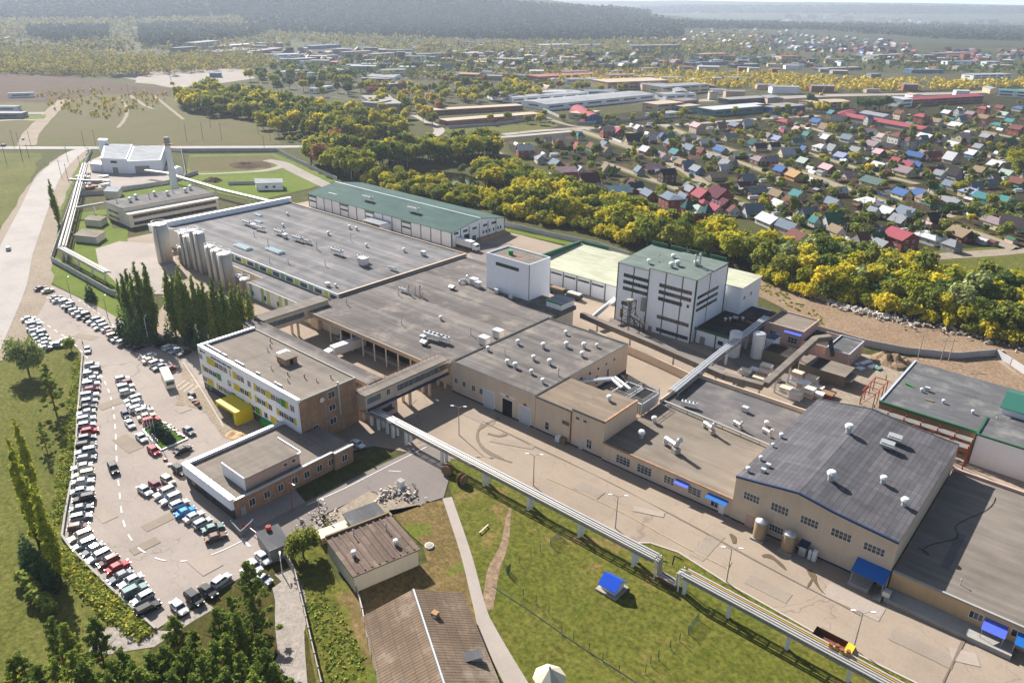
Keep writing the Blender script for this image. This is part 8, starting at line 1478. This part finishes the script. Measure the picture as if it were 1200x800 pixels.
# ---- suburbs far away ------------------------------------------------------
rs_=random.Random(8)
GS='houses of the far suburb'
def suburb(poly,n,group,kinds,mind):
    P=[]; k=0; out=0
    while out<n and k<n*40:
        k+=1; x,y=rs_.uniform(min(p[0] for p in poly),max(p[0] for p in poly)),rs_.uniform(min(p[1] for p in poly),max(p[1] for p in poly))
        if not inpoly(x,y,poly) or any(abs(x-a)<mind and abs(y-b)<mind*.28 for a,b in P): continue
        P.append((x,y)); out+=1; p=W(x,y); t=copy_tree(FHP); t.location=(p.x,p.y,.1); t.rotation_euler=(0,0,VA+rs_.choice((0,1.57))+rs_.gauss(0,.1)); t.scale=(rs_.uniform(1,1.7),rs_.uniform(1,1.5),rs_.uniform(.9,1.7)); rf,wl=rs_.choice(kinds),rs_.choice('wbcgbn')
        for o in t.children: o.material_slots[0].link='OBJECT'; o.material_slots[0].material=RM[rf] if o.name.startswith('roof') else WM[wl]
        t.name='suburb_house' if group==GS else 'far_cottage'; auto(t,f'distant {WALLN[wl]} house with {ROOFN[rf]} roof',group)
FHP=thing('suburb_house','x','house'); m=MB(); m.box(-5,5,-4,4,0,3.2).add([(-5,-4,3.2),(-5,4,3.2),(-5,0,6)],[(0,1,2)]).add([(5,-4,3.2),(5,4,3.2),(5,0,6)],[(0,1,2)]); lobj(m,'wall',WM['w'],FHP); lobj(MB().ridge([(-4.6,2.9),(0,6.2),(4.6,2.9)],-5.5,5.5,.25),'roof',RM['w'],FHP)
FHP.location=(*W(960,52).to_2d(),.1); auto(FHP,'distant white house with white roof',GS)
suburb([(735,38),(800,30),(880,34),(960,42),(1040,50),(1070,54),(1060,60),(980,62),(900,60),(850,56),(800,50),(740,46)],215,GS,'wwggqgpcmlsrk',4.5)
suburb([(735,40),(790,46),(800,58),(740,66),(730,50)],18,GS,'ccpuxwtr'.replace('x','g'),6); suburb([(1000,58),(1200,60),(1230,74),(1050,76),(980,66)],60,GS,'wgsrkcb',6)
suburb([(400,72),(620,62),(700,62),(820,70),(980,70),(980,82),(820,80),(640,82),(470,86)],110,'small far houses of the industrial quarter','wgskrgm',10); suburb([(330,62),(420,60),(420,70),(340,76)],40,'small far houses of the industrial quarter','wgsk',10)
suburb([(790,88),(800,100),(1180,118),(1200,108),(1100,100)],0,GS,'w',5)
SHB=thing('far_shed','x','building'); lobj(MB().box(-10,10,-6,6,0,5),'wall',FB['g'],SHB); lobj(MB().ridge([(-6.5,5),(0,5.8),(6.5,5)],-10.5,10.5,.3),'roof',FR['f'],SHB); SHB.location=(*W(600,84).to_2d(),.1); auto(SHB,'far grey shed with grey felt roof','small sheds of the industrial quarter')
def shedfield(poly,n,seed):
    r_=random.Random(seed)
    for (x,y) in scatter(poly,n,24,seed):
        t=copy_tree(SHB); t.location=(x,y,.1); t.rotation_euler=(0,0,CY+r_.choice((0,0,1.57))+r_.gauss(0,.12)); t.scale=(r_.uniform(.6,2.0),r_.uniform(.7,1.5),r_.uniform(.7,1.6)); rf,wl=r_.choice('wgfTxsWfgm'),r_.choice('wgctbdg')
        for o in t.children: o.material_slots[0].link='OBJECT'; o.material_slots[0].material=FR[rf] if o.name.startswith('roof') else FB[wl]
        auto(t,f'far {FWN[wl]} shed with {FRN[rf]} roof','small sheds of the industrial quarter')
shedfield([(330,60),(640,56),(640,92),(440,100),(330,84)],95,61); shedfield([(640,72),(1230,66),(1230,84),(640,92)],70,62); shedfield([(640,94),(820,90),(1000,108),(1230,100),(1230,116),(860,128),(640,116)],32,63); shedfield([(230,54),(330,52),(330,70),(240,68)],14,64)
# tower blocks on the horizon
GT='apartment blocks on the horizon'
def block(px1,px2,py,h,wid,wl,rf): far_b(px1,py,px2,py,wid,h,wl+rf,0,wins=False,name='apartment_block',group=GT)
for i in range(8): block(923+i*9,930+i*9,22+(i%2),30,30,'tcw'[i%3] if i else 'b','xTf'[i%3])
for i in range(34):
    x=990+ (i%17)*13+rs_.uniform(-3,3); y=24.5+(i//17)*4+rs_.uniform(-.8,.8)
    if x<1215: block(x,x+rs_.uniform(7,12),y,rs_.choice((14,18,28)),22,rs_.choice('wgctg'),rs_.choice('fTW'))
for i in range(10): x=855+i*8; block(x,x+6,26+rs_.uniform(-1,1),12,20,rs_.choice('wgt'),'f')
# ============================================================ HAZE
hz=N('haze_air'); hz.t.nodes.remove(hz.b); pv=hz.t.nodes.new('ShaderNodeVolumePrincipled'); pv.inputs['Color'].default_value=(.74,.84,1,1); pv.inputs['Density'].default_value=HAZE; pv.inputs['Anisotropy'].default_value=.25; hz.l(pv.outputs[0],hz.out.inputs['Volume'])
m=MB(); m.box(-32000,32000,-32000,32000,-2,340); o=m.obj('haze',hz.m); o['kind']='stuff'; o['label']='thin bluish autumn haze'
# ============================================================ LABELS
LM=[('the yellow entrance canopy',268,478),('the gate wing',300,550),('the office building',320,440),('the row of silos',235,300),('the big round silo',192,290),('the production hall roof',350,285),('the green roofed warehouse',470,245),('the white cube tower',607,320),('the white mill',775,345),('the cream warehouse',690,320),('the overpass gallery',490,445),('the peach shop',640,410),('the arched hall',990,540),('the far right hall',1110,460),('the pink workshop',905,385),('the brown house',510,745),('the ribbed shed',435,645),('the barrier hut',318,635),('the flower bed',190,512),('the blue well hut',717,690),('the car park corner',183,737),('the chimney',198,190),('the boiler house',160,190),('the compressor shop',195,245),('the highway crossroads',57,173),('the gravel yard',230,85),('the white tanks',370,90),('the long brick sheds',575,135),('the blue ended arched hall',683,138),('the white warehouses',700,120),('the pond',530,212),('the burgundy mansion',837,228),('the green tower house',817,252),('the white villa',1052,158),('the crimson market shed',1040,148),('the crimson gabled house',1056,276),('the green gabled house',976,257),('the pink roofed house',662,199),('the dark steep cottage',742,162),('the turquoise cottage',1178,234),('the dark green roofed house',1025,212),('the black roofed cream house',1095,255),('the pale aqua roofed house',724,223),('the rubble bank',990,362),('the crimson roofed hall',1108,118),('the apartment towers',955,20),('the left pine block',80,42),('the right pine block',240,45),('the grey panelled block',440,120),('the rust roofed works',665,92),('the grey office slab',768,55),('the yellow roofed hall',837,65),('the tall pine',290,660)]
CLEAN={'x':1}
bpy.context.view_layer.update()
buck={}
for o,look,group,pos in AUTO:
    x,y=pos or PX(o.matrix_world.translation); best=min(LM,key=lambda l:math.hypot(l[1]-x,(l[2]-y)*1.6)); dx,dy=x-best[1],(y-best[2])*1.6
    rel=('right of' if dx>0 else 'left of') if abs(dx)>abs(dy) else ('before' if dy>0 else 'behind'); buck.setdefault((look,rel,best[0]),[]).append((math.hypot(dx,dy),o))
for (look,rel,lm),L_ in buck.items():
    L_.sort(key=lambda t:t[0])
    for i,(d,o) in enumerate(L_): o['label']=f'{look} {rel} {lm}' if len(L_)==1 else f'{look}, {ordn(i+1)} nearest {rel} {lm}'
    for _,o in L_:
        if 'category' not in o: o['category']='fitting'
